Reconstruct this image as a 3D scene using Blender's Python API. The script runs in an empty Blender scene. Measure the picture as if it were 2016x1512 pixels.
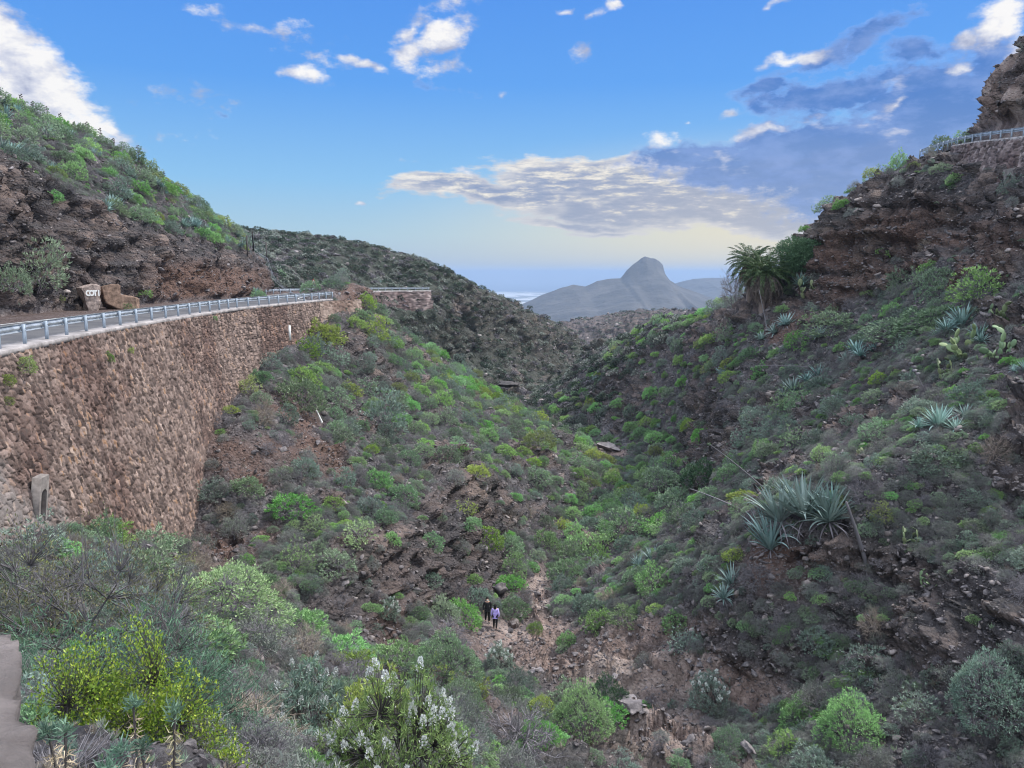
import bpy, math, random
import numpy as np
from mathutils import Vector, Matrix, Euler

SC = bpy.context.scene
COL = SC.collection
R = math.radians
rnd = random.Random(7)
RS = np.random.RandomState(11)

# ------------------------------------------------------------------ camera
FPX = 1514.0            # focal length in pixels of the 2016 px wide photograph
PITCH = math.atan((756 - 538) / FPX)
cam_d = bpy.data.cameras.new('camera')
cam_d.sensor_width = 36.0
cam_d.lens = 36.0 * FPX / 2016.0
cam_d.clip_start = 0.1
cam_d.clip_end = 600000
cam = bpy.data.objects.new('camera', cam_d)
COL.objects.link(cam)
cam.location = (0, 0, 0)
cam.rotation_euler = (math.pi / 2 - PITCH, 0, 0)
SC.camera = cam

SC.view_settings.view_transform = 'Standard'
SC.view_settings.look = 'None'
SC.view_settings.exposure = 0.0
SC.view_settings.gamma = 1.0
SC.cycles.use_denoising = True
SC.cycles.pixel_filter_type = 'BLACKMAN_HARRIS'
SC.cycles.filter_width = 1.1
SC.cycles.max_bounces = 6
SC.cycles.diffuse_bounces = 3
SC.cycles.glossy_bounces = 2
SC.cycles.transmission_bounces = 3
SC.cycles.volume_bounces = 1
SC.cycles.transparent_max_bounces = 8

SINP, COSP = math.sin(PITCH), math.cos(PITCH)

def ray(px, py):
    """direction through a photograph pixel, scaled so that the forward (y) part is 1"""
    cx = (px - 1008) / FPX
    cy = (756 - py) / FPX
    yy = cy * SINP + COSP
    zz = cy * COSP - SINP
    return cx / yy, 1.0, zz / yy

def P(px, py, Y):
    a, _, c = ray(px, py)
    return (a * Y, c * Y)

def project(v):
    """world points (n,3) -> photo pixels and depth"""
    x, y, z = v[:, 0], v[:, 1], v[:, 2]
    d = y * COSP - z * SINP
    u = y * SINP + z * COSP
    d = np.where(d < 0.05, 0.05, d)
    return 1008 + FPX * x / d, 756 - FPX * u / d, d

# ------------------------------------------------------------------ sky and sun
SUN_AZ = R(66)     # clockwise from the view direction (+y)
SUN_EL = R(50)
world = bpy.data.worlds.new('World')
SC.world = world
world.use_nodes = True
wt = world.node_tree
wt.nodes.clear()

def wn(t, **kw):
    n = wt.nodes.new(t)
    for k, v in kw.items():
        setattr(n, k, v)
    return n
def wl(a, b):
    wt.links.new(a, b)
def wmath(op, a, b=None, c=None, clamp=False):
    n = wn('ShaderNodeMath', operation=op, use_clamp=clamp)
    for i, s in enumerate((a, b, c)):
        if s is None:
            continue
        if isinstance(s, (int, float)):
            n.inputs[i].default_value = s
        else:
            wl(s, n.inputs[i])
    return n.outputs[0]
def wmix(f, a, b):
    n = wn('ShaderNodeMix', data_type='RGBA')
    if isinstance(f, (int, float)):
        n.inputs[0].default_value = f
    else:
        wl(f, n.inputs[0])
    for i, s in ((6, a), (7, b)):
        if isinstance(s, tuple):
            n.inputs[i].default_value = (*s, 1)
        else:
            wl(s, n.inputs[i])
    return n.outputs[2]
def wramp(f, stops, interp='LINEAR'):
    n = wn('ShaderNodeValToRGB')
    n.color_ramp.interpolation = interp
    while len(n.color_ramp.elements) < len(stops):
        n.color_ramp.elements.new(0.5)
    for e, (p, c) in zip(n.color_ramp.elements, stops):
        e.position = p
        e.color = (*c, 1) if len(c) == 3 else c
    wl(f, n.inputs[0])
    return n.outputs[0]
def wsmooth(f, a, b):
    n = wn('ShaderNodeMapRange', interpolation_type='SMOOTHSTEP')
    wl(f, n.inputs[0])
    n.inputs[1].default_value = a
    n.inputs[2].default_value = b
    return n.outputs[0]

SKY_STRENGTH = 0.1
HAZE_DENSITY = 1.1e-4
K = 1.0 / SKY_STRENGTH
sky = wn('ShaderNodeTexSky', sky_type='NISHITA')
sky.sun_disc = False
sky.sun_elevation = SUN_EL
sky.sun_rotation = SUN_AZ
sky.altitude = 400
sky.air_density = 1.0
sky.dust_density = 0.6
sky.ozone_density = 3.0

tc = wn('ShaderNodeTexCoord')
sep = wn('ShaderNodeSeparateXYZ')
wl(tc.outputs['Generated'], sep.inputs[0])
az = wmath('MULTIPLY', wmath('ARCTAN2', sep.outputs[0], sep.outputs[1]), 57.29578)
el = wmath('MULTIPLY', wmath('ARCSINE', sep.outputs[2]), 57.29578)
comb = wn('ShaderNodeCombineXYZ')
wl(az, comb.inputs[0]); wl(el, comb.inputs[1])
uv = comb.outputs[0]

def dirdeg(px, py):
    a, b, c = ray(px, py)
    return math.degrees(math.atan2(a, b)), math.degrees(math.atan2(c, math.hypot(a, b)))

def noise(scale, detail, rough=0.55, vec=None, dist=0.0, stretch=(1, 1.8, 1)):
    m = wn('ShaderNodeMapping')
    m.inputs['Scale'].default_value = stretch
    wl(vec or uv, m.inputs['Vector'])
    n = wn('ShaderNodeTexNoise')
    n.inputs['Scale'].default_value = scale
    n.inputs['Detail'].default_value = detail
    n.inputs['Roughness'].default_value = rough
    n.inputs['Distortion'].default_value = dist
    wl(m.outputs[0], n.inputs['Vector'])
    return n.outputs[0]

# the sky's azimuth/elevation field, gently warped so that cloud outlines are not ellipses
w1 = noise(0.16, 3, 0.6)
wc = wn('ShaderNodeTexNoise'); wc.inputs['Scale'].default_value = 0.13; wc.inputs['Detail'].default_value = 4
wl(uv, wc.inputs['Vector'])
wsub = wn('ShaderNodeVectorMath', operation='SUBTRACT'); wl(wc.outputs['Color'], wsub.inputs[0]); wsub.inputs[1].default_value = (0.5, 0.5, 0.5)
wsc = wn('ShaderNodeVectorMath', operation='SCALE'); wl(wsub.outputs[0], wsc.inputs[0]); wsc.inputs['Scale'].default_value = 4.5
wadd = wn('ShaderNodeVectorMath', operation='ADD'); wl(uv, wadd.inputs[0]); wl(wsc.outputs[0], wadd.inputs[1])
uvw = wadd.outputs[0]

def blobs(lst, src):
    """union of soft ellipses in azimuth/elevation; (px, py, half width px, half height px, tilt deg, weight)"""
    cur = None
    for (px, py, a, b, tilt, wgt) in lst:
        u0, v0 = dirdeg(px, py)
        u1, _ = dirdeg(px + a, py)
        _, v1 = dirdeg(px, py - b)
        m = wn('ShaderNodeMapping', vector_type='TEXTURE')
        m.inputs['Location'].default_value = (u0, v0, 0)
        m.inputs['Rotation'].default_value = (0, 0, R(tilt))
        m.inputs['Scale'].default_value = (abs(u1 - u0), abs(v1 - v0), 1)
        wl(src, m.inputs['Vector'])
        s = wn('ShaderNodeSeparateXYZ'); wl(m.outputs[0], s.inputs[0])
        c2 = wn('ShaderNodeCombineXYZ'); wl(s.outputs[0], c2.inputs[0]); wl(s.outputs[1], c2.inputs[1])
        ln = wn('ShaderNodeVectorMath', operation='LENGTH'); wl(c2.outputs[0], ln.inputs[0])
        d = wmath('MULTIPLY', wmath('SUBTRACT', 1.0, ln.outputs['Value']), wgt)
        cur = d if cur is None else wmath('SMOOTH_MAX', cur, d, 0.12)
    return cur

fine = noise(0.55, 8, 0.62)
fine2 = noise(1.4, 6, 0.6)
lit = noise(0.30, 6, 0.6, stretch=(1, 1.6, 1))

white_list = [
    (0, 80, 150, 75, -40, 1.2), (60, 160, 210, 95, -40, 1.35), (150, 215, 190, 62, -36, 1.1), (30, 200, 170, 80, -30, 1.2), (220, 245, 90, 30, -30, .8),
    (10, 20, 60, 26, 0, .6),
    (800, 100, 55, 42, 25, 1.0), (860, 80, 85, 40, 10, 1.05), (815, 50, 60, 30, 40, .75), (870, 125, 60, 25, 10, .6),
    (610, 152, 55, 30, 10, .95), (715, 128, 60, 18, -14, .9), (640, 118, 80, 16, -14, .35),
    (430, 12, 70, 24, -14, .55), (545, 55, 90, 24, -14, .35), (640, 70, 50, 15, 0, .35), (900, 15, 70, 26, 10, .5),
    (1210, 8, 28, 16, 0, .9), (1145, 98, 34, 22, 0, .55), (1160, 22, 45, 14, 8, .4), (1525, 5, 32, 12, 5, .9), (1105, 8, 25, 10, 0, .5),
    (380, 195, 110, 26, -18, .22), (340, 262, 70, 14, 0, .2), (918, 350, 36, 9, -5, .8), (820, 332, 34, 6, -5, .4), (718, 391, 12, 7, 0, .8),
    (990, 178, 14, 10, 0, .4), (1354, 242, 14, 9, 20, .55),
    (1560, 124, 75, 20, 8, .85), (1290, 290, 48, 22, 6, .72), (1500, 258, 95, 17, 4, .75), (1450, 218, 40, 11, 5, .6), (1890, 138, 44, 30, 30, .55), (1770, 218, 50, 14, 15, .45), (1970, 40, 90, 60, 35, 1.2), (1910, 75, 40, 30, 30, .9), (2060, 90, 60, 80, 35, 1.0),
]
dark_list = [
    # big slanting bank on the right
    (1900, 250, 330, 170, 12, 1.5), (1760, 320, 380, 105, 8, 1.5), (1560, 312, 350, 66, 6, 1.4), (1370, 308, 180, 36, 8, 1.15), (1500, 270, 130, 30, 12, .9),
    (1640, 190, 210, 44, 6, 1.1), (1520, 180, 90, 22, 0, .8), (1800, 185, 190, 40, 14, 1.1), (1960, 170, 140, 120, 10, 1.2),
    (1700, 90, 150, 30, 22, .75), (1620, 118, 120, 22, 20, .8), (1800, 110, 120, 36, 0, .7),
    (1960, 90, 80, 60, 20, .9), (440, 238, 34, 8, -30, .35), (860, 172, 60, 12, -8, .32),
]
low_list = [
    # long flat layers above the horizon
    (990, 380, 260, 28, -3, 1.2), (1180, 362, 280, 50, -2, 1.2), (1400, 372, 340, 58, 2, 1.35), (1560, 388, 320, 62, 4, 1.4),
    (1260, 412, 340, 40, -3, 1.25), (1460, 428, 300, 34, 0, 1.2), (1150, 436, 190, 16, -3, .8), (1200, 452, 150, 8, 0, .5), (1640, 345, 260, 50, 8, 1.0),
]
def cover(lst, amp, lo, hi, src=None, n=None):
    f = blobs(lst, src or uvw)
    g = wmath('ADD', f, wmath('MULTIPLY', wmath('SUBTRACT', n or fine, 0.5), amp))
    return g, wsmooth(g, lo, hi)

gW, mW = cover(white_list, 1.8, 0.06, 0.72)
gD, mD = cover(dark_list, 1.5, 0.02, 0.55)
gL, mL = cover(low_list, 1.0, 0.02, 0.34, n=noise(0.45, 8, 0.62, stretch=(1, 3.6, 1)))

up = (0.0, 0.0)
# colours (linear radiance at exposure 0)
def S(c):
    return tuple(x * K for x in c)
# clear sky: Nishita, pulled a little towards the deep blue of the photograph, cream low on the right
elf = wn('ShaderNodeMapRange'); wl(el, elf.inputs[0]); elf.inputs[1].default_value = -1; elf.inputs[2].default_value = 26
grad = wramp(elf.outputs[0], [(0.0, (0.47, 0.56, 0.66)), (0.05, (0.50, 0.60, 0.68)), (0.14, (0.44, 0.65, 0.77)), (0.28, (0.27, 0.57, 0.90)), (0.52, (0.115, 0.38, 0.92)), (1.0, (0.052, 0.23, 0.84))])
gsc = wn('ShaderNodeVectorMath', operation='SCALE'); wl(grad, gsc.inputs[0]); gsc.inputs['Scale'].default_value = K
clear = wmix(0.93, sky.outputs[0], gsc.outputs[0])
# warm glow of the hidden sun, low on the right
u0, v0 = dirdeg(1600, 470)
gm = wn('ShaderNodeMapping', vector_type='TEXTURE'); gm.inputs['Location'].default_value = (u0, v0, 0); gm.inputs['Scale'].default_value = (36, 8.5, 1)
wl(uv, gm.inputs['Vector'])
gl = wn('ShaderNodeVectorMath', operation='LENGTH'); wl(gm.outputs[0], gl.inputs[0])
glow = wsmooth(gl.outputs['Value'], 1.0, 0.0)
clear = wmix(wmath('MULTIPLY', glow, 0.95), clear, S((0.90, 0.80, 0.56)))

# low layers: bright cream breaks among lilac grey
lowb = wmath('ADD', noise(0.36, 8, 0.66, stretch=(1, 4.6, 1)), wmath('MULTIPLY', wmath('SUBTRACT', el, 5.4), 0.035))
lowcol = wramp(lowb, [(0.42, S((0.24, 0.31, 0.50))), (0.52, S((0.34, 0.39, 0.55))), (0.59, S((0.68, 0.66, 0.65))), (0.67, S((1.0, 0.93, 0.82)))])
lowthin = wsmooth(gL, 0.75, 0.18)
lowcol = wmix(wmath('MULTIPLY', lowthin, 0.65), lowcol, S((0.86, 0.82, 0.78)))
lowcol = wmix(wmath('MULTIPLY', glow, 0.28), lowcol, S((0.98, 0.86, 0.64)))
col = wmix(wmath('MULTIPLY', mL, 0.93), clear, lowcol)
# dark bank: blue violet body, bright rim where it is thin
rim = wramp(wmath('ADD', gD, wmath('MULTIPLY', wmath('SUBTRACT', fine2, 0.5), 0.35)), [(0.06, S((0.75, 0.80, 0.95))), (0.24, S((0.24, 0.38, 0.78))), (0.5, S((0.088, 0.225, 0.60))), (1.0, S((0.10, 0.235, 0.59)))])
brk = wsmooth(noise(0.22, 5, 0.55, stretch=(1, 2.6, 1)), 0.60, 0.74)
warmlow = wn('ShaderNodeMapRange'); wl(el, warmlow.inputs[0]); warmlow.inputs[1].default_value = 11; warmlow.inputs[2].default_value = 4
rim = wmix(wmath('MULTIPLY', warmlow.outputs[0], 0.6), rim, S((0.33, 0.42, 0.60)))
tex = wsmooth(noise(0.30, 7, 0.6, stretch=(1, 2.2, 1)), 0.40, 0.66)
rim = wmix(wmath('MULTIPLY', tex, 0.6), rim, S((0.27, 0.40, 0.76)))
rim = wmix(wmath('MULTIPLY', brk, 0.6), rim, S((0.88, 0.86, 0.90)))
col = wmix(wmath('MULTIPLY', mD, 0.96), col, rim)
# white puffs
wcol = wramp(wmath('ADD', wmath('MULTIPLY', lit, 0.95), wmath('MULTIPLY', gW, 0.09)), [(0.40, S((0.44, 0.48, 0.64))), (0.50, S((0.70, 0.72, 0.82))), (0.61, S((1.0, 0.98, 0.96)))])
col = wmix(wmath('MULTIPLY', mW, 0.97), col, wcol)
# the rest of the sky, beside and behind the camera: broken cloud, added unseen as fill light for the ground
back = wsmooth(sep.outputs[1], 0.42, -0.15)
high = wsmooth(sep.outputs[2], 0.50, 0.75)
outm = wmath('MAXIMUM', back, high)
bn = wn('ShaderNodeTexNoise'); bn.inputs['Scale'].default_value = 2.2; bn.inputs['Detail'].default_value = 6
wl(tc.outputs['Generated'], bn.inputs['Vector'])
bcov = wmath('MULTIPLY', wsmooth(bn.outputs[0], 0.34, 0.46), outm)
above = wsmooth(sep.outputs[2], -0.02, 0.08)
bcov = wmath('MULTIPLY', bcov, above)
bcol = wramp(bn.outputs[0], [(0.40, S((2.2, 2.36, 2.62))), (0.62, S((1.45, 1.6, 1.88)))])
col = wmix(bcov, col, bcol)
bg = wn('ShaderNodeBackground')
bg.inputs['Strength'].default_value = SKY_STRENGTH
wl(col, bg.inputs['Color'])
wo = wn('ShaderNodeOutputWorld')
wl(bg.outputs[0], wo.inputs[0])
world.cycles.sampling_method = 'MANUAL'
world.cycles.sample_map_resolution = 512

sun_d = bpy.data.lights.new('sun', 'SUN')
sun_d.energy = 5.0
sun_d.angle = R(7)
sun_d.color = (1.0, 0.94, 0.86)
sun = bpy.data.objects.new('sun', sun_d)
COL.objects.link(sun)
sdir = Vector((math.sin(SUN_AZ) * math.cos(SUN_EL), math.cos(SUN_AZ) * math.cos(SUN_EL), math.sin(SUN_EL)))
sun.rotation_euler = (-sdir).to_track_quat('-Z', 'Y').to_euler()

# ------------------------------------------------------------------ helpers
def tag(o, label=None, cat=None, group=None, kind=None):
    if label: o['label'] = label
    if cat: o['category'] = cat
    if group: o['group'] = group
    if kind: o['kind'] = kind
    return o

def mesh_np(name, V, faces, mat=None, smooth=False, mats=None, midx=None):
    """faces: (n,3) or (n,4) int array, or list of such arrays"""
    V = np.asarray(V, dtype=np.float32)
    if not isinstance(faces, (list, tuple)):
        faces = [faces]
    faces = [np.asarray(f, dtype=np.int32) for f in faces if len(f)]
    loops = np.concatenate([f.ravel() for f in faces])
    sizes = np.concatenate([np.full(len(f), f.shape[1], dtype=np.int32) for f in faces])
    starts = np.concatenate([[0], np.cumsum(sizes)[:-1]]).astype(np.int32)
    me = bpy.data.meshes.new(name)
    me.vertices.add(len(V)); me.vertices.foreach_set('co', V.ravel())
    me.loops.add(len(loops)); me.loops.foreach_set('vertex_index', loops)
    me.polygons.add(len(sizes)); me.polygons.foreach_set('loop_start', starts); me.polygons.foreach_set('loop_total', sizes)
    if smooth:
        me.polygons.foreach_set('use_smooth', np.ones(len(sizes), dtype=bool))
    for m in (mats or ([mat] if mat else [])):
        me.materials.append(m)
    if midx is not None:
        me.polygons.foreach_set('material_index', np.asarray(midx, dtype=np.int32))
    me.update(calc_edges=True)
    return me

def add_attr(me, name, arr, typ='FLOAT', dom='POINT'):
    a = me.attributes.new(name, typ, dom)
    if typ == 'FLOAT':
        a.data.foreach_set('value', np.asarray(arr, dtype=np.float32))
    elif typ == 'INT':
        a.data.foreach_set('value', np.asarray(arr, dtype=np.int32))
    elif typ == 'FLOAT_VECTOR':
        a.data.foreach_set('vector', np.asarray(arr, dtype=np.float32).ravel())
    return a

def obj(name, me, parent=None, loc=None, rot=None, scale=None):
    o = bpy.data.objects.new(name, me)
    COL.objects.link(o)
    if parent: o.parent = parent
    if loc is not None: o.location = loc
    if rot is not None: o.rotation_euler = rot
    if scale is not None: o.scale = scale if hasattr(scale, '__len__') else (scale,) * 3
    return o

# vectorised noise --------------------------------------------------
def hsh(ix, iy, iz, seed=0):
    h = (ix.astype(np.int64) * 374761393 + iy.astype(np.int64) * 668265263 + iz.astype(np.int64) * 2147483647 + seed * 144665) & 0xFFFFFFFF
    h = ((h ^ (h >> 13)) * 1274126177) & 0xFFFFFFFF
    h = ((h ^ (h >> 15)) * 2246822519) & 0xFFFFFFFF
    h = h ^ (h >> 16)
    return (h & 0xFFFFFF).astype(np.float32) / 16777216.0

def vnoise(p, seed=0):
    i = np.floor(p).astype(np.int64)
    f = (p - i).astype(np.float32)
    f = f * f * f * (f * (f * 6 - 15) + 10)
    out = 0
    for dx in (0, 1):
        wx = f[:, 0] if dx else 1 - f[:, 0]
        for dy in (0, 1):
            wy = f[:, 1] if dy else 1 - f[:, 1]
            for dz in (0, 1):
                wz = f[:, 2] if dz else 1 - f[:, 2]
                out = out + wx * wy * wz * hsh(i[:, 0] + dx, i[:, 1] + dy, i[:, 2] + dz, seed)
    return out * 2 - 1

def fbm(p, octv=4, seed=0, gain=0.5, ridged=False):
    a, s, out, tot = 1.0, 1.0, 0, 0
    for k in range(octv):
        n = vnoise(p * s + 17.3 * k, seed + k)
        if ridged:
            n = 1 - 2 * np.abs(n)
        out = out + a * n
        tot += a
        a *= gain
        s *= 2.03
    return out / tot

def worley(p, seed=0, jit=0.95):
    """F1, F2, cell random, offset vector from the nearest cell point"""
    i = np.floor(p).astype(np.int64)
    n = len(p)
    f1 = np.full(n, 9.0, np.float32); f2 = np.full(n, 9.0, np.float32)
    cr = np.zeros(n, np.float32); off = np.zeros((n, 3), np.float32)
    for dx in (-1, 0, 1):
        for dy in (-1, 0, 1):
            for dz in (-1, 0, 1):
                c = i + np.array([dx, dy, dz])
                q = np.stack([c[:, k] + 0.5 + jit * (hsh(c[:, 0], c[:, 1], c[:, 2], seed + 31 * k) - 0.5) for k in range(3)], 1)
                dv = (p - q).astype(np.float32)
                d = np.sqrt((dv ** 2).sum(1))
                m = d < f1
                f2 = np.where(m, f1, np.minimum(f2, d))
                f1 = np.where(m, d, f1)
                r = hsh(c[:, 0], c[:, 1], c[:, 2], seed + 977)
                cr = np.where(m, r, cr)
                off[m] = dv[m]
    return f1, f2, cr, off

def sstep(x, a, b):
    t = np.clip((x - a) / (b - a), 0, 1)
    return t * t * (3 - 2 * t)
TER_NA, TER_NR = 1000, 1500
# ------------------------------------------------------------------ materials
class NT:
    def __init__(self, name):
        self.m = bpy.data.materials.new(name)
        self.m.use_nodes = True
        self.t = self.m.node_tree
        self.t.nodes.clear()
        self.out = self.n('ShaderNodeOutputMaterial')
        self.b = self.n('ShaderNodeBsdfPrincipled')
        self.b.inputs['Roughness'].default_value = 0.9
        self.b.inputs['Specular IOR Level'].default_value = 0.25
        self.l(self.b.outputs[0], self.out.inputs[0])
    def n(self, t, **kw):
        x = self.t.nodes.new(t)
        for k, v in kw.items(): setattr(x, k, v)
        return x
    def l(self, a, b): self.t.links.new(a, b)
    def set(self, sock, v):
        if isinstance(v, (int, float)): sock.default_value = v
        elif isinstance(v, tuple): sock.default_value = (*v, 1) if len(v) == 3 and sock.type == 'RGBA' else v
        else: self.l(v, sock)
    def coord(self, scale=(1, 1, 1), rot=(0, 0, 0), out='Object', src=None):
        if src is None:
            c = self.n('ShaderNodeTexCoord'); src = c.outputs[out]
        m = self.n('ShaderNodeMapping')
        m.inputs['Scale'].default_value = scale; m.inputs['Rotation'].default_value = rot
        self.l(src, m.inputs['Vector'])
        return m.outputs[0]
    def noise(self, scale, detail=4, rough=0.55, vec=None, dist=0.0, col=False):
        x = self.n('ShaderNodeTexNoise')
        x.inputs['Scale'].default_value = scale; x.inputs['Detail'].default_value = detail
        x.inputs['Roughness'].default_value = rough; x.inputs['Distortion'].default_value = dist
        if vec is not None: self.l(vec, x.inputs['Vector'])
        return x.outputs['Color' if col else 0]
    def voro(self, scale, vec=None, feature='F1', out='Color', rand=1.0):
        x = self.n('ShaderNodeTexVoronoi', feature=feature)
        x.inputs['Scale'].default_value = scale; x.inputs['Randomness'].default_value = rand
        if vec is not None: self.l(vec, x.inputs['Vector'])
        return x.outputs[out]
    def attr(self, name, out='Fac'):
        a = self.n('ShaderNodeAttribute'); a.attribute_name = name
        return a.outputs[out]
    def rand(self):
        return self.n('ShaderNodeObjectInfo').outputs['Random']
    def ramp(self, f, stops, interp='LINEAR'):
        r = self.n('ShaderNodeValToRGB'); r.color_ramp.interpolation = interp
        while len(r.color_ramp.elements) < len(stops): r.color_ramp.elements.new(0.5)
        for e, (p, c) in zip(r.color_ramp.elements, stops):
            e.position = p; e.color = (*c, 1)
        self.l(f, r.inputs[0])
        return r.outputs[0]
    def mix(self, f, a, b, blend='MIX'):
        x = self.n('ShaderNodeMix', data_type='RGBA', blend_type=blend)
        self.set(x.inputs[0], f); self.set(x.inputs[6], a); self.set(x.inputs[7], b)
        return x.outputs[2]
    def math(self, op, a, b=None, clamp=False):
        x = self.n('ShaderNodeMath', operation=op, use_clamp=clamp)
        self.set(x.inputs[0], a)
        if b is not None: self.set(x.inputs[1], b)
        return x.outputs[0]
    def smooth(self, f, a, b):
        x = self.n('ShaderNodeMapRange', interpolation_type='SMOOTHSTEP')
        self.l(f, x.inputs[0]); x.inputs[1].default_value = a; x.inputs[2].default_value = b
        return x.outputs[0]
    def bump(self, h, strength=0.5, dist=0.1):
        x = self.n('ShaderNodeBump'); x.inputs['Strength'].default_value = strength; x.inputs['Distance'].default_value = dist
        self.l(h, x.inputs['Height'])
        self.l(x.outputs[0], self.b.inputs['Normal'])
    def base(self, c): self.set(self.b.inputs['Base Color'], c)

def leaf_mat(name, cols, var=0.45, rough=0.6, transl=0.25, dead=None):
    """foliage: per-object tint, per-leaf tint (island), some light through the leaf"""
    t = NT(name)
    g = t.n('ShaderNodeNewGeometry')
    c = t.ramp(g.outputs['Random Per Island'], [(i / max(1, len(cols) - 1), x) for i, x in enumerate(cols)])
    r = t.rand()
    hs = t.n('ShaderNodeHueSaturation')
    t.l(c, hs.inputs['Color'])
    hs.inputs['Saturation'].default_value = 1.0
    t.l(t.math('ADD', 1 - var * .65, t.math('MULTIPLY', r, var * 1.3)), hs.inputs['Value'])
    t.l(t.math('ADD', .72, t.math('MULTIPLY', t.math('FRACT', t.math('MULTIPLY', r, 3.77)), .36)), hs.inputs['Saturation'])
    t.l(t.math('ADD', 0.475, t.math('MULTIPLY', t.math('FRACT', t.math('MULTIPLY', r, 7.31)), 0.05)), hs.inputs['Hue'])
    t.base(hs.outputs[0])
    t.b.inputs['Roughness'].default_value = rough
    if transl:
        tr = t.n('ShaderNodeBsdfTranslucent'); t.l(hs.outputs[0], tr.inputs['Color'])
        mx = t.n('ShaderNodeMixShader'); mx.inputs[0].default_value = transl
        t.l(t.b.outputs[0], mx.inputs[1]); t.l(tr.outputs[0], mx.inputs[2]); t.l(mx.outputs[0], t.out.inputs[0])
    return t.m

def make_terrain_mat():
    t = NT('slope_earth_and_rock')
    pos = t.coord()
    n1 = t.noise(0.12, 5, 0.6, pos)
    n2 = t.noise(0.9, 6, 0.65, pos)
    n3 = t.noise(5.0, 6, 0.7, pos)
    n4 = t.noise(22.0, 4, 0.7, pos)
    cells = t.voro(5.5, pos)
    cellv = t.n('ShaderNodeSeparateColor'); t.l(cells, cellv.inputs[0])
    soil = t.ramp(n1, [(0.38, (0.028, 0.025, 0.028)), (0.5, (0.048, 0.041, 0.043)), (0.62, (0.078, 0.061, 0.057))])
    rock = t.ramp(n2, [(0.36, (0.018, 0.018, 0.023)), (0.5, (0.055, 0.053, 0.060)), (0.64, (0.165, 0.155, 0.16))])
    litter = t.ramp(n3, [(0.4, (0.10, 0.096, 0.10)), (0.6, (0.26, 0.245, 0.25))])
    c = t.mix(t.smooth(n2, 0.42, 0.58), soil, rock)
    c = t.mix(t.math('MULTIPLY', t.smooth(n3, 0.48, 0.66), 0.55), c, litter)
    c = t.mix(t.math('MULTIPLY', t.smooth(cellv.outputs[0], 0.35, 0.8), 0.7), c, t.ramp(cellv.outputs[1], [(0, (0.035, 0.034, 0.038)), (0.6, (0.13, 0.12, 0.125)), (1, (0.30, 0.27, 0.265))]))
    # volcanic rock faces
    cn = t.noise(0.5, 6, 0.65, t.coord((.3, .3, 2.6)))
    cb = t.attr('block')
    cliff = t.ramp(cb, [(0.0, (0.034, 0.031, 0.034)), (0.35, (0.078, 0.065, 0.065)), (0.7, (0.150, 0.115, 0.104)), (1.0, (0.30, 0.225, 0.19))])
    cliffd = t.ramp(n3, [(0.3, (0.020, 0.020, 0.024)), (0.7, (0.10, 0.092, 0.094))])
    cliff = t.mix(t.smooth(cn, 0.42, 0.62), cliff, cliffd)
    cliff = t.mix(t.math('MULTIPLY', t.smooth(n4, 0.45, 0.7), 0.35), cliff, (0.20, 0.175, 0.17))
    c = t.mix(t.attr('cliff'), c, cliff)
    tanc = t.ramp(t.math('ADD', t.math('MULTIPLY', t.noise(1.6, 6, 0.65, pos), .75), t.math('MULTIPLY', t.attr('block'), .25)), [(0.35, (0.14, 0.102, 0.09)), (0.5, (0.28, 0.21, 0.185)), (0.68, (0.42, 0.34, 0.305))])
    c = t.mix(t.attr('tan'), c, tanc)
    redc = t.ramp(t.noise(2.5, 6, 0.7, pos), [(0.35, (0.090, 0.057, 0.047)), (0.6, (0.175, 0.110, 0.088)), (0.75, (0.28, 0.205, 0.17))])
    c = t.mix(t.attr('red'), c, redc)
    grn = t.ramp(n3, [(0.35, (0.026, 0.034, 0.027)), (0.65, (0.058, 0.072, 0.052))])
    c = t.mix(t.attr('green'), c, grn)
    t.base(c)
    vp = t.coord((1, 1, 1.5))
    wv = t.n('ShaderNodeMix', data_type='VECTOR'); wv.inputs[0].default_value = .12
    t.l(vp, wv.inputs[4]); t.l(t.noise(1.2, 3, .6, vp, col=True), wv.inputs[5])
    v1 = t.voro(1.1, wv.outputs[1], 'F1', 'Distance'); v2 = t.voro(3.6, wv.outputs[1], 'F1', 'Distance')
    crk = t.math('ADD', t.math('MULTIPLY', v1, -0.9), t.math('MULTIPLY', v2, -0.45))
    h = t.math('ADD', t.math('MULTIPLY', n3, 0.6), t.math('MULTIPLY', n4, 0.25))
    h = t.math('ADD', h, t.math('MULTIPLY', crk, t.math('MULTIPLY', t.attr('cliff'), 1.2)))
    h = t.math('ADD', h, t.math('MULTIPLY', t.voro(5.5, pos, 'F1', 'Distance'), -0.5))
    t.bump(h, 1.0, 0.32)
    return t.m

# ------------------------------------------------------------------ the ground: cross-sections of the valley
def w(x, z): return (x, z)
XW_T = [(-8, -12.2), (0, -13.0), (10, -14.5), (18, -16.3), (27.3, -17.9), (33.6, -19.2), (40.6, -20.2), (47, -20.7), (55, -21.4), (62, -21.8), (73, -20.9), (85.6, -19.7)]
def xwall(y):
    return float(np.interp(y, [a for a, b in XW_T], [b for a, b in XW_T]))
ZR_T = [(-8, -2.7), (86, -2.9), (120, -3.2), (165, -3.9), (195, -4.4), (260, -5)]
def zroad(y):
    return float(np.interp(y, [a for a, b in ZR_T], [b for a, b in ZR_T]))

def PP(Y, *pts):
    return [p if p[2:] else p for p in pts]

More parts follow.
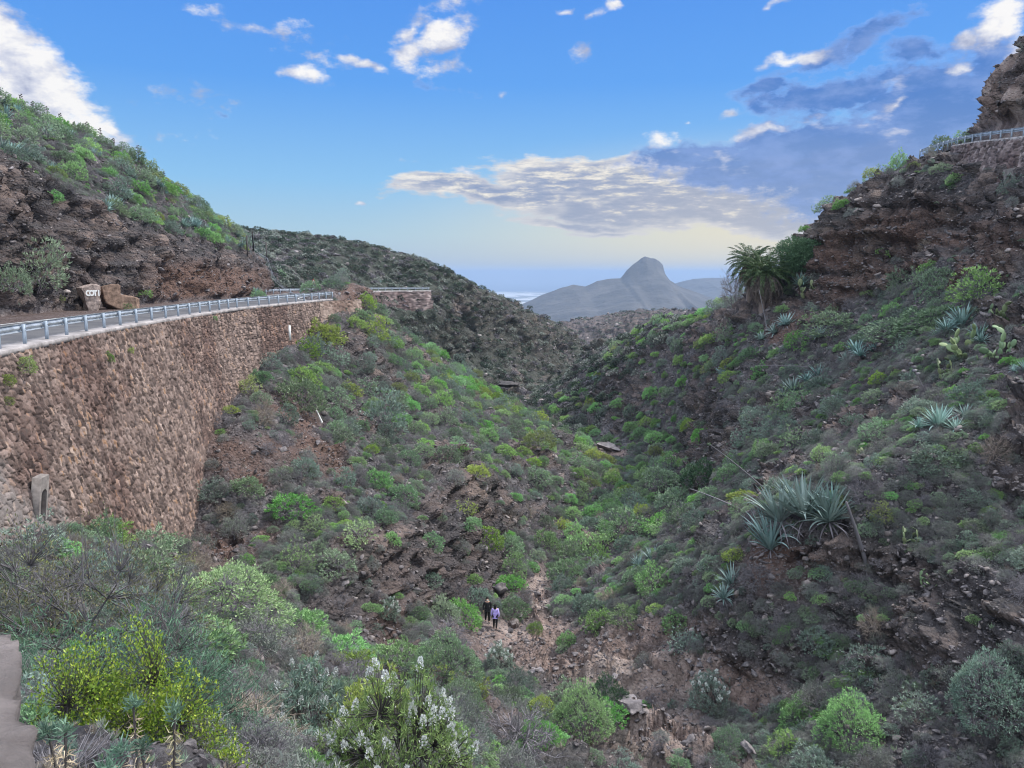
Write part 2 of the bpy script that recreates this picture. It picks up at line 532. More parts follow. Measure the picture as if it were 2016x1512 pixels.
ST = {}
def station(Y, pts):
    out = []
    for p in pts:
        if p[0] == 'p':
            out.append(P(p[1], p[2], Y))
        else:
            out.append((p[1], p[2]))
    assert len(out) == 20, (Y, len(out))
    xs = [a for a, b in out]
    for i in range(1, 20):
        if xs[i] <= xs[i - 1]:
            print('STATION', Y, 'feature', i, 'x not increasing', xs[i - 1], xs[i])
            out[i] = (xs[i - 1] + 0.3, out[i][1]); xs[i] = out[i][0]
    ST[Y] = out
def wl_(Y):   # the drop behind the wall
    x = xwall(Y); z = zroad(Y)
    return ('w', x - 1.6, z)
p = lambda a, b: ('p', a, b)
q = lambda a, b: ('w', a, b)

station(-8, [q(-130, 40), q(-62, 24), q(-46, 12), q(-33, 6), q(-30, -2.7), wl_(-8), q(-13.2, -3), q(-12, -3), q(-8, -2.4), q(-3, -1.8), q(1, -1.8), q(7, -4), q(13, -7), q(19, -8), q(26, -5), q(36, 0), q(40, 8), q(47, 8), q(52, 20), q(130, 40)])
station(0, [q(-130, 40), q(-62, 24), q(-46, 12), q(-34, 6), q(-31, -2.7), wl_(0), q(-14, -4), q(-12, -4.2), q(-7, -3.4), q(-2.6, -1.9), q(0.5, -1.9), q(3, -4.8), q(10, -10), q(17, -11), q(26, -8), q(36, -1), q(40, 9), q(47, 9), q(52, 20), q(130, 40)])
station(3, [q(-130, 40), q(-62, 24), q(-46, 12), q(-34, 6), q(-31, -2.7), wl_(3), q(-14.3, -4.5), q(-12.3, -4.8), q(-7, -4.2), q(-3, -3.0), q(0.2, -4.0), q(3, -8), q(8, -12), q(16, -13), q(25, -9), q(35, -2), q(39, 8.5), q(46, 8.7), q(51, 20), q(130, 40)])
station(6, [q(-130, 39), q(-62, 24), q(-46, 12), q(-34.5, 6), q(-31.5, -2.7), wl_(6), q(-14.9, -5), q(-12.6, -5.2), q(-7, -4.6), q(-3.2, -4.6), q(-1.0, -5.8), q(2.5, -10), q(8, -14.5), q(15, -15), q(23, -11), q(34, -3), q(38.5, 8), q(45.5, 8.2), q(50.5, 19), q(130, 40)])
station(12, [q(-130, 38), q(-62, 24), q(-46, 12), q(-35, 6), q(-32, -2.75), wl_(12), q(-16.2, -6), q(-14.2, -6.4), q(-8.5, -6.8), q(-4, -7.9), q(0, -10.0), q(4, -14.5), q(9, -17.2), q(14.6, -17), q(22, -12.5), q(33.5, -4), q(38, 8), q(45, 8), q(50, 18), q(130, 40)])
station(18, [q(-130, 38), q(-62, 24), q(-46, 12), q(-35, 6), q(-32, -2.8), wl_(18), q(-17.4, -7), q(-15.4, -7.6), q(-10.5, -8.2), q(-6, -9.6), q(-1, -12.4), q(5, -17.6), q(10, -18.4), q(15, -17.8), q(21, -13.6), q(33, -5), q(38, 8), q(45, 8), q(50, 18), q(130, 40)])
station(28, [q(-130, 38), q(-62, 24), q(-46, 12), q(-35, 6), q(-32.2, -2.8), wl_(28), q(-19, -9), p(130, 1040), p(420, 1195), p(610, 1285), p(860, 1420), q(5.5, -19.8), q(11, -19.4), q(16, -17.2), q(20, -12.5), q(33, -5.5), q(38, 8), q(45, 8.2), q(50, 18), q(130, 40)])
station(34, [q(-130, 38), q(-61, 23), q(-46, 13), q(-35.5, 7), q(-32.5, -2.8), wl_(34), q(-20.2, -12), q(-17.4, -12.8), p(440, 1185), p(640, 1260), p(830, 1345), p(1220, 1450), p(1500, 1420), p(1650, 1300), p(1850, 1120), q(34, -4.5), q(38.5, 8.4), q(45.5, 8.6), q(50, 19), q(130, 40)])
station(38, [q(-130, 38), q(-61, 23), q(-46, 13), q(-36, 7.5), q(-33, -2.8), wl_(38), q(-20.8, -13.5), q(-18.2, -14.2), p(480, 1150), p(660, 1180), p(760, 1300), p(1190, 1400), p(1340, 1320), p(1470, 1130), p(1620, 975), q(35, -3.5), q(39, 8.7), q(46, 8.9), q(50, 19), q(130, 40)])
station(42, [q(-130, 38), q(-61, 22.5), q(-46, 13.5), q(-36.5, 8), q(-33.2, -2.8), wl_(42), q(-21.3, -15), q(-18.0, -15.8), p(500, 1080), p(690, 1100), p(745, 1225), p(1110, 1345), p(1280, 1250), p(1440, 1080), p(1620, 935), q(36, -2), q(39.6, 9), q(46.5, 9.2), q(50, 20), q(130, 40)])
station(50, [q(-130, 38), q(-60, 22), q(-46, 14), q(-37, 8.5), q(-33.5, -2.8), wl_(50), q(-22, -10), p(465, 860), p(590, 960), p(820, 1045), p(880, 1185), p(1050, 1262), p(1230, 1180), p(1400, 1060), p(1560, 930), q(36.5, 0.3), q(39.6, 5.4), q(41.6, 9.55), q(45.6, 9.6), q(50, 22)])
station(60, [q(-130, 36), q(-56, 20), q(-44, 12.5), q(-36.5, 8), q(-34, -2.8), wl_(60), q(-23, -8), p(512, 765), p(640, 860), p(890, 965), p(950, 1095), p(1070, 1165), p(1270, 1090), p(1430, 960), p(1620, 810), q(37.6, 1.2), q(39.8, 4.6), q(42.2, 10.5), q(46.2, 10.55), q(50, 21)])
station(66, [q(-130, 35), q(-54, 19), q(-42.5, 12), q(-36, 6.5), q(-33.6, -2.8), wl_(66), q(-23, -6.5), p(545, 715), p(690, 840), p(920, 940), p(990, 1050), p(1090, 1110), p(1300, 1060), p(1440, 920), p(1640, 760), q(38.0, 1.2), q(40.4, 4.6), q(43.0, 11.05), q(44.3, 11.1), q(46.0, 21)])
station(75, [q(-130, 34), q(-52, 17.5), q(-41, 10.8), q(-35.5, 4), q(-33.2, -2.8), wl_(75), q(-22, -4.5), p(585, 655), p(720, 790), p(950, 905), p(1050, 990), p(1130, 1050), p(1380, 975), p(1430, 830), p(1610, 705), q(37.5, -2.2), q(41.8, 5.6), q(44.7, 12.15), q(45.7, 12.2), q(47.4, 21.5)])
station(82, [q(-130, 33), q(-53, 17), q(-41.5, 11.2), q(-35.2, 3.6), q(-33.2, -2.85), wl_(82), q(-21, -3.8), p(640, 625), p(790, 760), p(950, 865), p(1100, 945), p(1170, 1010), p(1400, 935), p(1430, 780), p(1560, 665), q(34.2, -3.3), q(38.6, 9.6), q(46.3, 12.9), q(47.9, 13.0), q(50.4, 18.0)])
station(88, [q(-130, 33), q(-54, 17.5), q(-42, 12), q(-35, 3.2), q(-33.4, -2.9), q(-24, -2.95), q(-21, -2.6), q(-19.6, -3.0), p(780, 725), p(950, 850), p(1110, 930), p(1190, 985), p(1395, 915), p(1420, 760), p(1530, 615), q(34.6, -3.0), q(35.9, 6.6), q(47, 13.1), q(50.0, 13.5), q(54, 15.4)])
station(95, [q(-130, 32), q(-53, 16), q(-42.5, 11), q(-36, 2.8), q(-34.4, -3.0), q(-25.5, -3.0), q(-22.5, -1.5), q(-19.2, -2.2), p(770, 690), p(960, 830), p(1110, 905), p(1215, 955), p(1370, 900), p(1400, 740), p(1480, 572), q(34.0, -1.6), q(36.5, 3.5), q(46.6, 12.2), q(49.6, 13), q(54, 14)])
station(105, [q(-130, 30), q(-52, 14.0), q(-43.5, 10), q(-37.5, 2.5), q(-36, -3.1), q(-27, -3.1), q(-24, -1.2), q(-20, -2.0), p(760, 660), p(960, 800), p(1110, 880), p(1235, 925), p(1340, 860), p(1390, 720), p(1470, 585), q(35, -2.6), q(38, -0.5), q(44, -0.5), q(50, -2), q(130, -10)])
station(120, [q(-130, 22), q(-52, 9.4), q(-45, 7.5), q(-40.5, 4), q(-38.5, -3.2), q(-29, -3.2), q(-26.5, -2.4), q(-24.6, -3.2), p(745, 630), p(960, 780), p(1070, 845), p(1185, 888), p(1270, 820), p(1340, 700), p(1408, 608), q(36, -6), q(42, -7), q(48, -9), q(60, -12), q(150, -25)])
station(135, [q(-140, 14), q(-62, 7), q(-52, 5), q(-44, 2), q(-42, -3.4), q(-32, -3.4), q(-30, -3.6), q(-27, -5.0), p(735, 625), p(930, 750), p(1030, 820), p(1120, 850), p(1190, 790), p(1250, 700), p(1320, 628), q(36, -10), q(44, -12), q(55, -14), q(70, -18), q(160, -30)])
station(150, [q(-150, 12), q(-66, 5), q(-56, 3), q(-46, 0), q(-43, -3.6), q(-33.5, -3.6), q(-32.8, -5.5), q(-30.5, -7.0), p(745, 640), p(850, 715), p(975, 790), p(1055, 815), p(1130, 770), p(1190, 710), p(1258, 652), q(33, -13), q(42, -16), q(55, -18), q(75, -22), q(170, -34)])
station(162, [q(-155, 12), q(-70, 6), q(-58, 4), q(-46, 1), q(-41, -3.8), q(-33, -3.9), q(-32.4, -7), q(-30, -8.6), p(765, 655), p(830, 710), p(950, 785), p(1030, 800), p(1100, 768), p(1150, 715), p(1215, 668), q(31, -16), q(42, -19), q(56, -22), q(80, -26), q(180, -38)])
station(175, [q(-160, 14), q(-72, 8), q(-58, 5.5), q(-44, 2), q(-36, -4), q(-28.6, -4.05), q(-27.8, -7.5), q(-25.5, -9), p(800, 690), p(880, 745), p(940, 785), p(1000, 792), p(1070, 775), p(1120, 740), p(1188, 688), q(30, -20), q(42, -23), q(56, -26), q(80, -30), q(190, -42)])
station(190, [q(-165, 15), q(-72, 10), q(-56, 7.8), q(-40, 4.5), q(-28, -4.0), q(-20.8, -4.3), q(-19.6, -8), q(-17.5, -9.5), p(880, 665), p(930, 715), p(970, 745), p(1010, 772), p(1060, 768), q(12, -30), q(20, -28), q(30, -26), q(42, -28), q(56, -31), q(80, -35), q(200, -46)])
station(205, [q(-170, 14), q(-74, 11.5), q(-54, 9.4), q(-41, 7.9), q(-28, 4.2), q(-21, 2.0), q(-16.2, -1.2), q(-12.2, -3.2), p(940, 600), p(965, 665), p(1000, 700), p(1030, 745), q(9, -32), q(15, -32), q(22, -31), q(32, -31), q(45, -32), q(60, -34), q(85, -38), q(210, -50)])
station(220, [q(-175, 8), q(-76, 6), q(-54, 5), q(-41, 4), q(-28, 1.0), q(-20, -1.6), q(-12, -4.6), p(965, 585), p(1000, 605), p(1035, 660), p(1055, 700), p(1080, 735), q(14, -33), q(19, -34), q(26, -34), q(35, -34), q(48, -35), q(62, -37), q(90, -40), q(220, -52)])
station(238, [q(-180, 2), q(-78, 0), q(-54, -2), q(-40, -4), q(-26, -5), q(-16, -6), q(-6, -8.5), p(1020, 618), p(1062, 642), p(1095, 680), p(1115, 705), p(1130, 730), q(24, -36), q(28, -37), q(34, -37), q(42, -37), q(52, -38), q(66, -40), q(95, -44), q(230, -55)])
station(262, [q(-190, -4), q(-80, -8), q(-54, -12), q(-38, -14), q(-24, -15), q(-12, -15), q(2, -16), q(14, -19), p(1120, 668), p(1155, 690), p(1175, 715), q(36, -37), q(41, -39), q(46, -40), q(52, -40), q(58, -40), q(66, -41), q(78, -43), q(110, -48), q(250, -60)])
station(300, [q(-200, -15), q(-90, -22), q(-60, -28), q(-42, -30), q(-26, -32), q(-12, -34), q(2, -36), q(14, -38), q(24, -40), q(34, -42), q(42, -45), q(50, -46), q(58, -46), q(66, -46), q(74, -46), q(84, -46), q(95, -47), q(110, -48), q(140, -52), q(300, -64)])
station(420, [q(-300, -30), q(-200, -38), q(-120, -44), q(-80, -48), q(-50, -52), q(-25, -55), q(0, -58), q(20, -60), q(34, -60), q(46, -60), q(58, -60), q(70, -60), q(84, -58), q(100, -56), q(116, -54), q(135, -52), q(155, -52), q(180, -52), q(230, -54), q(420, -64)])
station(540, [q(-400, -40), q(-250, -48), q(-150, -54), q(-100, -58), q(-60, -62), q(-30, -64), q(0, -66), q(15, -66), q(25, -64), q(35, -60), q(48, -57), q(64, -55), q(82, -53), q(100, -50), q(120, -47), q(140, -46), q(160, -46), q(190, -48), q(260, -52), q(500, -64)])
station(590, [q(-420, -46), q(-260, -54), q(-160, -60), q(-105, -66), q(-64, -70), q(-30, -72), q(0, -72), q(15, -66), p(1085, 640), p(1120, 632), p(1160, 626), p(1200, 618), p(1230, 613), p(1270, 611), p(1310, 610), p(1350, 608), p(1400, 606), q(190, -28), q(260, -34), q(520, -60)])
station(680, [q(-480, -60), q(-300, -68), q(-180, -76), q(-120, -80), q(-70, -84), q(-30, -86), q(0, -86), q(20, -80), q(34, -74), q(50, -70), q(70, -66), q(90, -62), q(110, -60), q(130, -60), q(150, -60), q(170, -60), q(190, -60), q(220, -62), q(300, -66), q(600, -84)])

YS = np.array(sorted(ST))
FX = np.array([[a for a, b in ST[y]] for y in YS])
FZ = np.array([[b for a, b in ST[y]] for y in YS])

def pchip_slopes(x, y):
    h = np.diff(x); d = np.diff(y, axis=0) / h[:, None]
    m = np.zeros_like(y)
    for k in range(1, len(x) - 1):
        s = d[k - 1] * d[k] > 0
        w1 = 2 * h[k] + h[k - 1]; w2 = h[k] + 2 * h[k - 1]
        with np.errstate(divide='ignore', invalid='ignore'):
            hm = (w1 + w2) / (w1 / d[k - 1] + w2 / d[k])
        m[k] = np.where(s, hm, 0)
    m[0] = d[0]; m[-1] = d[-1]
    return m
MX, MZ = pchip_slopes(YS.astype(float), FX), pchip_slopes(YS.astype(float), FZ)
def hermite(T, M, yq):
    k = np.clip(np.searchsorted(YS, yq, side='right') - 1, 0, len(YS) - 2)
    h = (YS[k + 1] - YS[k]).astype(float)
    t = ((yq - YS[k]) / h)[:, None]
    h = h[:, None]
    return ((1 + 2 * t) * (1 - t) ** 2) * T[k] + t * (1 - t) ** 2 * h * M[k] + t * t * (3 - 2 * t) * T[k + 1] + t * t * (t - 1) * h * M[k + 1]

# regular-ish grids
GY = np.concatenate([np.arange(-8, 100, 0.5), np.arange(100, 300, 1.0), np.arange(300, 681, 5.0)])
GX = np.concatenate([np.arange(-480, -120, 10.0), np.arange(-120, -60, 1.0), np.arange(-60, 60, 0.35), np.arange(60, 130, 1.0), np.arange(130, 601, 10.0)])
FXg = hermite(FX, MX, np.clip(GY, -8, 679.9)); FZg = hermite(FZ, MZ, np.clip(GY, -8, 679.9))
for j in range(len(GY)):     # straight features of the wall line inside the wall's stretch
    if GY[j] < 84:
        FXg[j, 5] = xwall(GY[j]) - 1.6; FXg[j, 6] = FXg[j, 5] + 0.5; FXg[j, 7] = max(FXg[j, 7], FXg[j, 6] + 0.3)
        FZg[j, 5] = zroad(GY[j]) - 0.05
HZ = np.zeros((len(GY), len(GX)))
HF = np.zeros((len(GY), len(GX)))          # fractional feature index across the valley
for j in range(len(GY)):
    xs = np.maximum.accumulate(FXg[j] + np.arange(20) * 1e-4)
    HZ[j] = np.interp(GX, xs, FZg[j])
    HF[j] = np.interp(GX, xs, np.arange(20))
# soften the creases between the cross-section points, except on the road shelf and its drop
def blur(A, n):
    for _ in range(n):
        B = A.copy()
        B[:, 1:-1] = 0.25 * A[:, :-2] + 0.5 * A[:, 1:-1] + 0.25 * A[:, 2:]
        C = B.copy()
        C[1:-1] = 0.25 * B[:-2] + 0.5 * B[1:-1] + 0.25 * B[2:]
        A = C
    return A
soft = blur(HZ, 14)
keep = sstep(HF, 3.6, 4.0) * (1 - sstep(HF, 7.0, 7.6))
HZ = HZ * keep + soft * (1 - keep)

def lookup(A, x, y):
    x = np.clip(np.asarray(x, float), GX[0], GX[-1] - 1e-6); y = np.clip(np.asarray(y, float), GY[0], GY[-1] - 1e-6)
    i = np.clip(np.searchsorted(GX, x, side='right') - 1, 0, len(GX) - 2)
    j = np.clip(np.searchsorted(GY, y, side='right') - 1, 0, len(GY) - 2)
    tx = (x - GX[i]) / (GX[i + 1] - GX[i]); ty = (y - GY[j]) / (GY[j + 1] - GY[j])
    return (A[j, i] * (1 - tx) + A[j, i + 1] * tx) * (1 - ty) + (A[j + 1, i] * (1 - tx) + A[j + 1, i + 1] * tx) * ty

# ground mesh: rays fan out from behind the camera, denser towards the middle; rows follow the slope's own length
ORX, ORY = 0.0, -2.5
NA, NR = TER_NA, TER_NR
tt = np.linspace(-1, 1, NA)
ANG = R(52) * (0.80 * tt + 0.20 * tt ** 3)
rr = np.geomspace(0.9, 676, 5200)
VX = np.zeros((NR, NA)); VY = np.zeros((NR, NA)); VZ = np.zeros((NR, NA))
prev = None
SM = []
for a in range(NA):
    sx, sy = math.sin(ANG[a]), math.cos(ANG[a])
    x = ORX + rr * sx; y = ORY + rr * sy
    z = lookup(HZ, x, y)
    dz = np.abs(np.diff(z)); dr = np.diff(rr)
    ds = np.sqrt(dr ** 2 * 0.55 + dz ** 2) / (rr[:-1] + 3) + 0.12 * dr / (rr[:-1] + 3)
    s = np.concatenate([[0], np.cumsum(ds)]); s /= s[-1]
    SM.append(s)
SM = np.array(SM)
ker = np.array([1, 2, 3, 4, 3, 2, 1], float); ker /= ker.sum()
pad = np.vstack([SM[:1]] * 3 + [SM] + [SM[-1:]] * 3)
SM = sum(ker[k] * pad[k:k + NA] for k in range(7))
uq = np.linspace(0, 1, NR)
for a in range(NA):
    r_ = np.interp(uq, SM[a], rr)
    VX[:, a] = ORX + r_ * math.sin(ANG[a]); VY[:, a] = ORY + r_ * math.cos(ANG[a])
VZ = lookup(HZ, VX, VY)
TF = lookup(HF, VX, VY).ravel()
T0 = np.stack([VX.ravel(), VY.ravel(), VZ.ravel()], 1).astype(np.float32)
PXp, PYp, PD = project(T0)

# surface normal of the smooth ground
def grid_normals(V, nr, na):
    G = V.reshape(nr, na, 3)
    du = np.gradient(G, axis=0); dv = np.gradient(G, axis=1)
    n = np.cross(dv, du)
    n /= np.linalg.norm(n, axis=2, keepdims=True) + 1e-9
    n[n[:, :, 2] < 0] *= -1
    return n.reshape(-1, 3)
N0 = grid_normals(T0, NR, NA)
steep = sstep(1 - N0[:, 2], 0.22, 0.55)

def ell(px, py, a, b, soft=0.5, tilt=0.0, dmin=0, dmax=1e9):
    """soft mask of the ground that lies at an ellipse in the photograph (used once, to choose where bare earth, rock faces and paths are)"""
    c, s = math.cos(R(tilt)), math.sin(R(tilt))
    dx, dy = PXp - px, PYp - py
    u = (dx * c - dy * s) / a; v = (dx * s + dy * c) / b
    m = 1 - sstep(np.sqrt(u * u + v * v), 1 - soft, 1 + soft)
    return m * (PD > dmin) * (PD < dmax)
wob = fbm(T0 * 0.22, 3, 5)
cliff = np.zeros(len(T0))
def put(arr, m, k=1.0): np.maximum(arr, m * k, out=arr)
# rock faces: the cut beside the road, the bluff over the stream, the foot of the right slope, the crag under the upper road
put(cliff, sstep(TF, 2.75, 3.05) * (1 - sstep(TF, 3.9, 4.02)) * (T0[:, 1] < 128))
put(cliff, sstep(TF, 14.9, 15.1) * (1 - sstep(TF, 16.0, 16.4)) * (T0[:, 1] < 104))
put(cliff, sstep(TF, 18.0, 18.15) * (T0[:, 1] < 100))
put(cliff, sstep(TF, 8.7, 9.0) * (1 - sstep(TF, 9.95, 10.2)) * sstep(T0[:, 1], 33, 37) * (1 - sstep(T0[:, 1], 68, 76)))
put(cliff, sstep(TF, 12.0, 12.3) * (1 - sstep(TF, 12.8, 13.1)) * sstep(T0[:, 1], 72, 76) * (1 - sstep(T0[:, 1], 96, 102)))
put(cliff, steep * sstep(T0[:, 1], 180, 200))
for e in [(980, 640, 150, 60, .5, 20, 150), (1100, 660, 60, 40, .5, 0, 150), (1290, 650, 160, 40, .6, 0, 400), (1000, 760, 60, 35, .5, 0, 165), (750, 588, 60, 20, .5, 0, 80, 120), (820, 1120, 190, 90, .4, 0, 30, 72), (1380, 850, 90, 90, .4, 10, 70, 100)]:
    put(cliff, ell(*e))
outc = sstep(fbm(T0 * np.array([.16, .16, .3]), 4, 9) + 0.35 * steep, 0.16, 0.34)
put(cliff, outc * (TF > 7.2) * sstep(T0[:, 1], 17, 24), 0.85)
shelf = sstep(TF, 3.95, 4.05) * (1 - sstep(TF, 5.9, 6.1)) * (T0[:, 1] < 187) * np.where(T0[:, 1] > 84, (1 - sstep(TF, 5.0, 5.2)), 1)
shelf_r = sstep(TF, 16.6, 16.9) * (1 - sstep(TF, 17.95, 18.05)) * (T0[:, 1] < 93) * (T0[:, 1] > 45)
shelf = np.maximum(shelf, shelf_r)
cliff *= (1 - shelf)
tan = np.zeros(len(T0)); red = np.zeros(len(T0)); green = np.zeros(len(T0))
for e in [(1150, 1300, 260, 64, .5, -10, 30), (1985, 180, 60, 120, .5, 0, 60), (1060, 1262, 70, 26, .6, 0, 32), (1400, 1345, 150, 52, .5, -12, 25), (1290, 1240, 90, 26, .7, 10, 32), (1060, 1180, 26, 60, .7, 0, 32), (1310, 1460, 70, 60, .6, 20, 20), (1010, 790, 55, 9, .5, 4, 140), (1200, 895, 40, 10, .5, 0, 90)]:
    put(tan, ell(*e) * sstep(wob, -0.9, -0.2))
for e in [(470, 960, 60, 150, .5, 16, 28), (560, 850, 80, 70, .6, -30, 40), (430, 1060, 40, 70, .5, 0, 28), (700, 590, 40, 30, .7, 0, 70), (560, 1300, 60, 90, .7, 0, 6, 24), (590, 1420, 90, 70, .6, 0, 6, 24), (760, 1250, 60, 40, .6, -35, 20), (620, 890, 80, 40, .7, -30, 45), (1540, 1120, 70, 60, .6, 0, 20), (1560, 650, 60, 30, .5, 20, 50)]:
    put(red, ell(*e) * sstep(wob, -0.5, 0.1), 0.9)
put(red, sstep(TF, 3.2, 3.6) * (1 - sstep(TF, 3.95, 4.0)) * ell(400, 560, 120, 60, .4), 0.9)
put(red, ell(1760, 510, 280, 100, .6) * (cliff > .3) * sstep(fbm(T0 * np.array([.12, .12, .7]), 3, 44), -.35, .2), 0.9)
put(red, shelf * (TF < 4.6) * (TF > 3.9), 0.5)
put(green, sstep(T0[:, 1], 150, 172) * (T0[:, 1] < 330) * 0.9 * sstep(fbm(T0 * 0.12, 4, 3), -0.6, 0.0) * (1 - cliff * .35))  # far side's darkness put into the ground colour, in place of shade
put(green, sstep(wob, 0.1, 0.5) * 0.25 * (TF > 7.5))

# relief --------------------------------------------------------------
dist = np.sqrt((T0 ** 2).sum(1))
fade = lambda d0, d1: 1 - sstep(dist, d0, d1)
WALKM = ell(975, 1248, 62, 34, .4, 0, 40, 75)
amp = (1 - shelf) * (1 - .75 * WALKM)
cliff *= (1 - WALKM)
nearw = np.exp(-np.clip(np.abs(TF - 6.2) - 0.5, 0, 9) * 3.0) * (T0[:, 1] < 86)      # stay calm next to the wall foot
disp = 0.75 * fbm(T0 * 0.13, 3, 21) * (1 - nearw) + 0.42 * fbm(T0 * 0.42, 4, 31, ridged=True) * (1 - nearw)
disp += 0.16 * fbm(T0 * 1.4, 3, 41, ridged=True) + 0.07 * fbm(T0 * 4.5, 2, 51) * fade(40, 90)
disp += 0.03 * fbm(T0 * 12, 2, 55) * fade(14, 30)
disp *= 1 + 0.0035 * np.clip(dist - 80, 0, 500)
block = np.zeros(len(T0), np.float32) + 0.4
D3 = N0 * (disp * amp)[:, None]
ci = np.where(cliff > 0.03)[0]
big = np.clip(dist[ci] / 60, 0.55, 4.0)
pc = T0[ci] + 0.35 * np.stack([fbm(T0[ci] * 0.6, 3, 61), fbm(T0[ci] * 0.6, 3, 62), fbm(T0[ci] * 0.6, 3, 63)], 1)
def blocky(pp, s, seed):
    f1, f2, cr, off = worley(pp * s, seed)
    h1 = hsh((cr * 65535).astype(np.int64), (cr * 0).astype(np.int64), (cr * 0).astype(np.int64), 5) - .5
    h2 = hsh((cr * 65535).astype(np.int64), (cr * 0).astype(np.int64), (cr * 0).astype(np.int64), 6) - .5
    tiltv = h1 * off[:, 0] + h2 * off[:, 1] + (h1 - h2) * off[:, 2]
    edge = f2 - f1
    return (cr - .5) + 1.9 * tiltv - 0.30 * (1 - sstep(edge, 0, 0.07)), cr
farm = dist[ci] > 140
b1, c1 = blocky(pc * np.array([1, 1, 0.62]), 0.42, 71)
b2, c2 = blocky(pc * np.array([1, 1, 0.8]), 1.15, 72)
bf, cf = blocky(pc * np.array([1, 1, 0.4]), 0.13, 74)
mid = np.where(dist[ci] < 70)[0]
bb3 = np.zeros(len(ci)); c3 = np.zeros(len(ci))
b3_, c3_ = blocky(pc[mid], 3.0, 73)
bb3[mid] = b3_; c3[mid] = c3_
rg = fbm(T0[ci] * np.array([.5, .5, .8]), 5, 91, gain=0.62, ridged=True)
bd = np.where(farm, 1.5 * bf + 0.9 * b1 + 1.3 * rg, 0.85 * b1 + 0.50 * b2 + 0.20 * bb3 + 0.45 * rg)
cm = cliff[ci]
nh = N0[ci].copy()
nh[:, 2] *= 0.5
nh /= np.linalg.norm(nh, axis=1, keepdims=True)
zst = T0[ci, 2] / 1.7 + .06 * T0[ci, 0] + .55 * fbm(T0[ci] * .15, 3, 83)
zfr = zst - np.floor(zst)
beds = (sstep(zfr, 0, .18) * (1 - .55 * zfr) - .45) * (.35 + .9 * hsh(np.floor(zst).astype(np.int64), np.zeros(len(ci), np.int64), np.zeros(len(ci), np.int64), 8)) * np.where(TF[ci] > 14.5, 1.5, .8)
strat = beds + 0.35 * fbm(T0[ci] * np.array([.12, .12, 1.1]), 3, 81, ridged=True)
bd = bd * np.where((TF[ci] > 14.5) & (T0[ci, 1] < 110), 1.45, 1.0)
D3[ci] += nh * ((bd * 0.9 + strat) * cm * (1 - nearw[ci]))[:, None]
block[ci] = np.clip(0.45 * c1 + 0.35 * c2 + 0.2 * np.where(bb3 != 0, c3, c2), 0, 1)
# bedrock ledges in the stream bed: stepped, tilted plates
tr_ = np.where((tan > .05) & (T0[:, 1] < 75) & (T0[:, 1] > 20))[0]
bt_, ct_ = blocky(T0[tr_] * np.array([1, 1, 1.6]), .38, 97)
bu_, cu_ = blocky(T0[tr_], 1.3, 98)
D3[tr_, 2] += (tan[tr_] * (1 - shelf[tr_]) * (1 - .9 * WALKM[tr_])) * (.55 * bt_ + .22 * bu_ + .20 * fbm(T0[tr_] * .9, 4, 96, ridged=True) + .05)
block[tr_] = ct_
TV = (T0 + D3).astype(np.float32)
del D3
ii = np.arange(NR * NA, dtype=np.int32).reshape(NR, NA)
TFACES = np.stack([ii[:-1, :-1].ravel(), ii[:-1, 1:].ravel(), ii[1:, 1:].ravel(), ii[1:, :-1].ravel()], 1)
TN = grid_normals(TV, NR, NA)
M_TERR = make_terrain_mat()
tm = mesh_np('terrain', TV, TFACES, M_TERR, smooth=False)
for k_, v_ in (('cliff', cliff), ('tan', tan), ('red', red), ('green', green), ('block', block)):
    add_attr(tm, k_, v_)
terrain = obj('terrain', tm)
tag(terrain, 'steep rocky valley slopes of dark volcanic soil, scree and outcrops', 'ground', kind='structure')
TPX, TPY, TPD = project(TV)
# which ground points the photograph can see: z-buffer of the ground on a coarse pixel grid
zb = np.full((378 + 2, 504 + 2), 1e9)
zi = np.clip((TPY / 4).astype(int), 0, 378); zj = np.clip((TPX / 4).astype(int), 0, 504)
inside = (TPX > -20) & (TPX < 2036) & (TPY > -20) & (TPY < 1532)
np.minimum.at(zb, (zi[inside], zj[inside]), TPD[inside])
zb2 = zb.copy()
for dy_ in (-1, 0, 1):
    for dx_ in (-1, 0, 1):
        zb2 = np.minimum(zb2, np.roll(np.roll(zb, dy_, 0), dx_, 1))
SEEN = inside & (TPD < zb[zi, zj] * 1.03 + 0.6)

def ground_at(px, py, dmin=0.0, dmax=1e9, tol=7):
    """the visible ground point at a photograph pixel"""
    m = (np.abs(TPX - px) < tol) & (np.abs(TPY - py) < tol) & (TPD > dmin) & (TPD < dmax)
    k = np.where(m)[0]
    if len(k) == 0:
        m = (TPD > dmin) & (TPD < dmax)
        k = np.where(m)[0]
        d = (TPX[k] - px) ** 2 + (TPY[k] - py) ** 2
        return Vector(TV[k[np.argmin(d)]]), Vector(TN[k[np.argmin(d)]])
    dm = TPD[k].min()
    k = k[TPD[k] < dm * 1.05 + 0.4]
    d = (TPX[k] - px) ** 2 + (TPY[k] - py) ** 2
    j = k[np.argmin(d)]
    return Vector(TV[j]), Vector(TN[j])
def ground_xy(x, y):
    return float(lookup(HZ, np.array([x]), np.array([y]))[0])
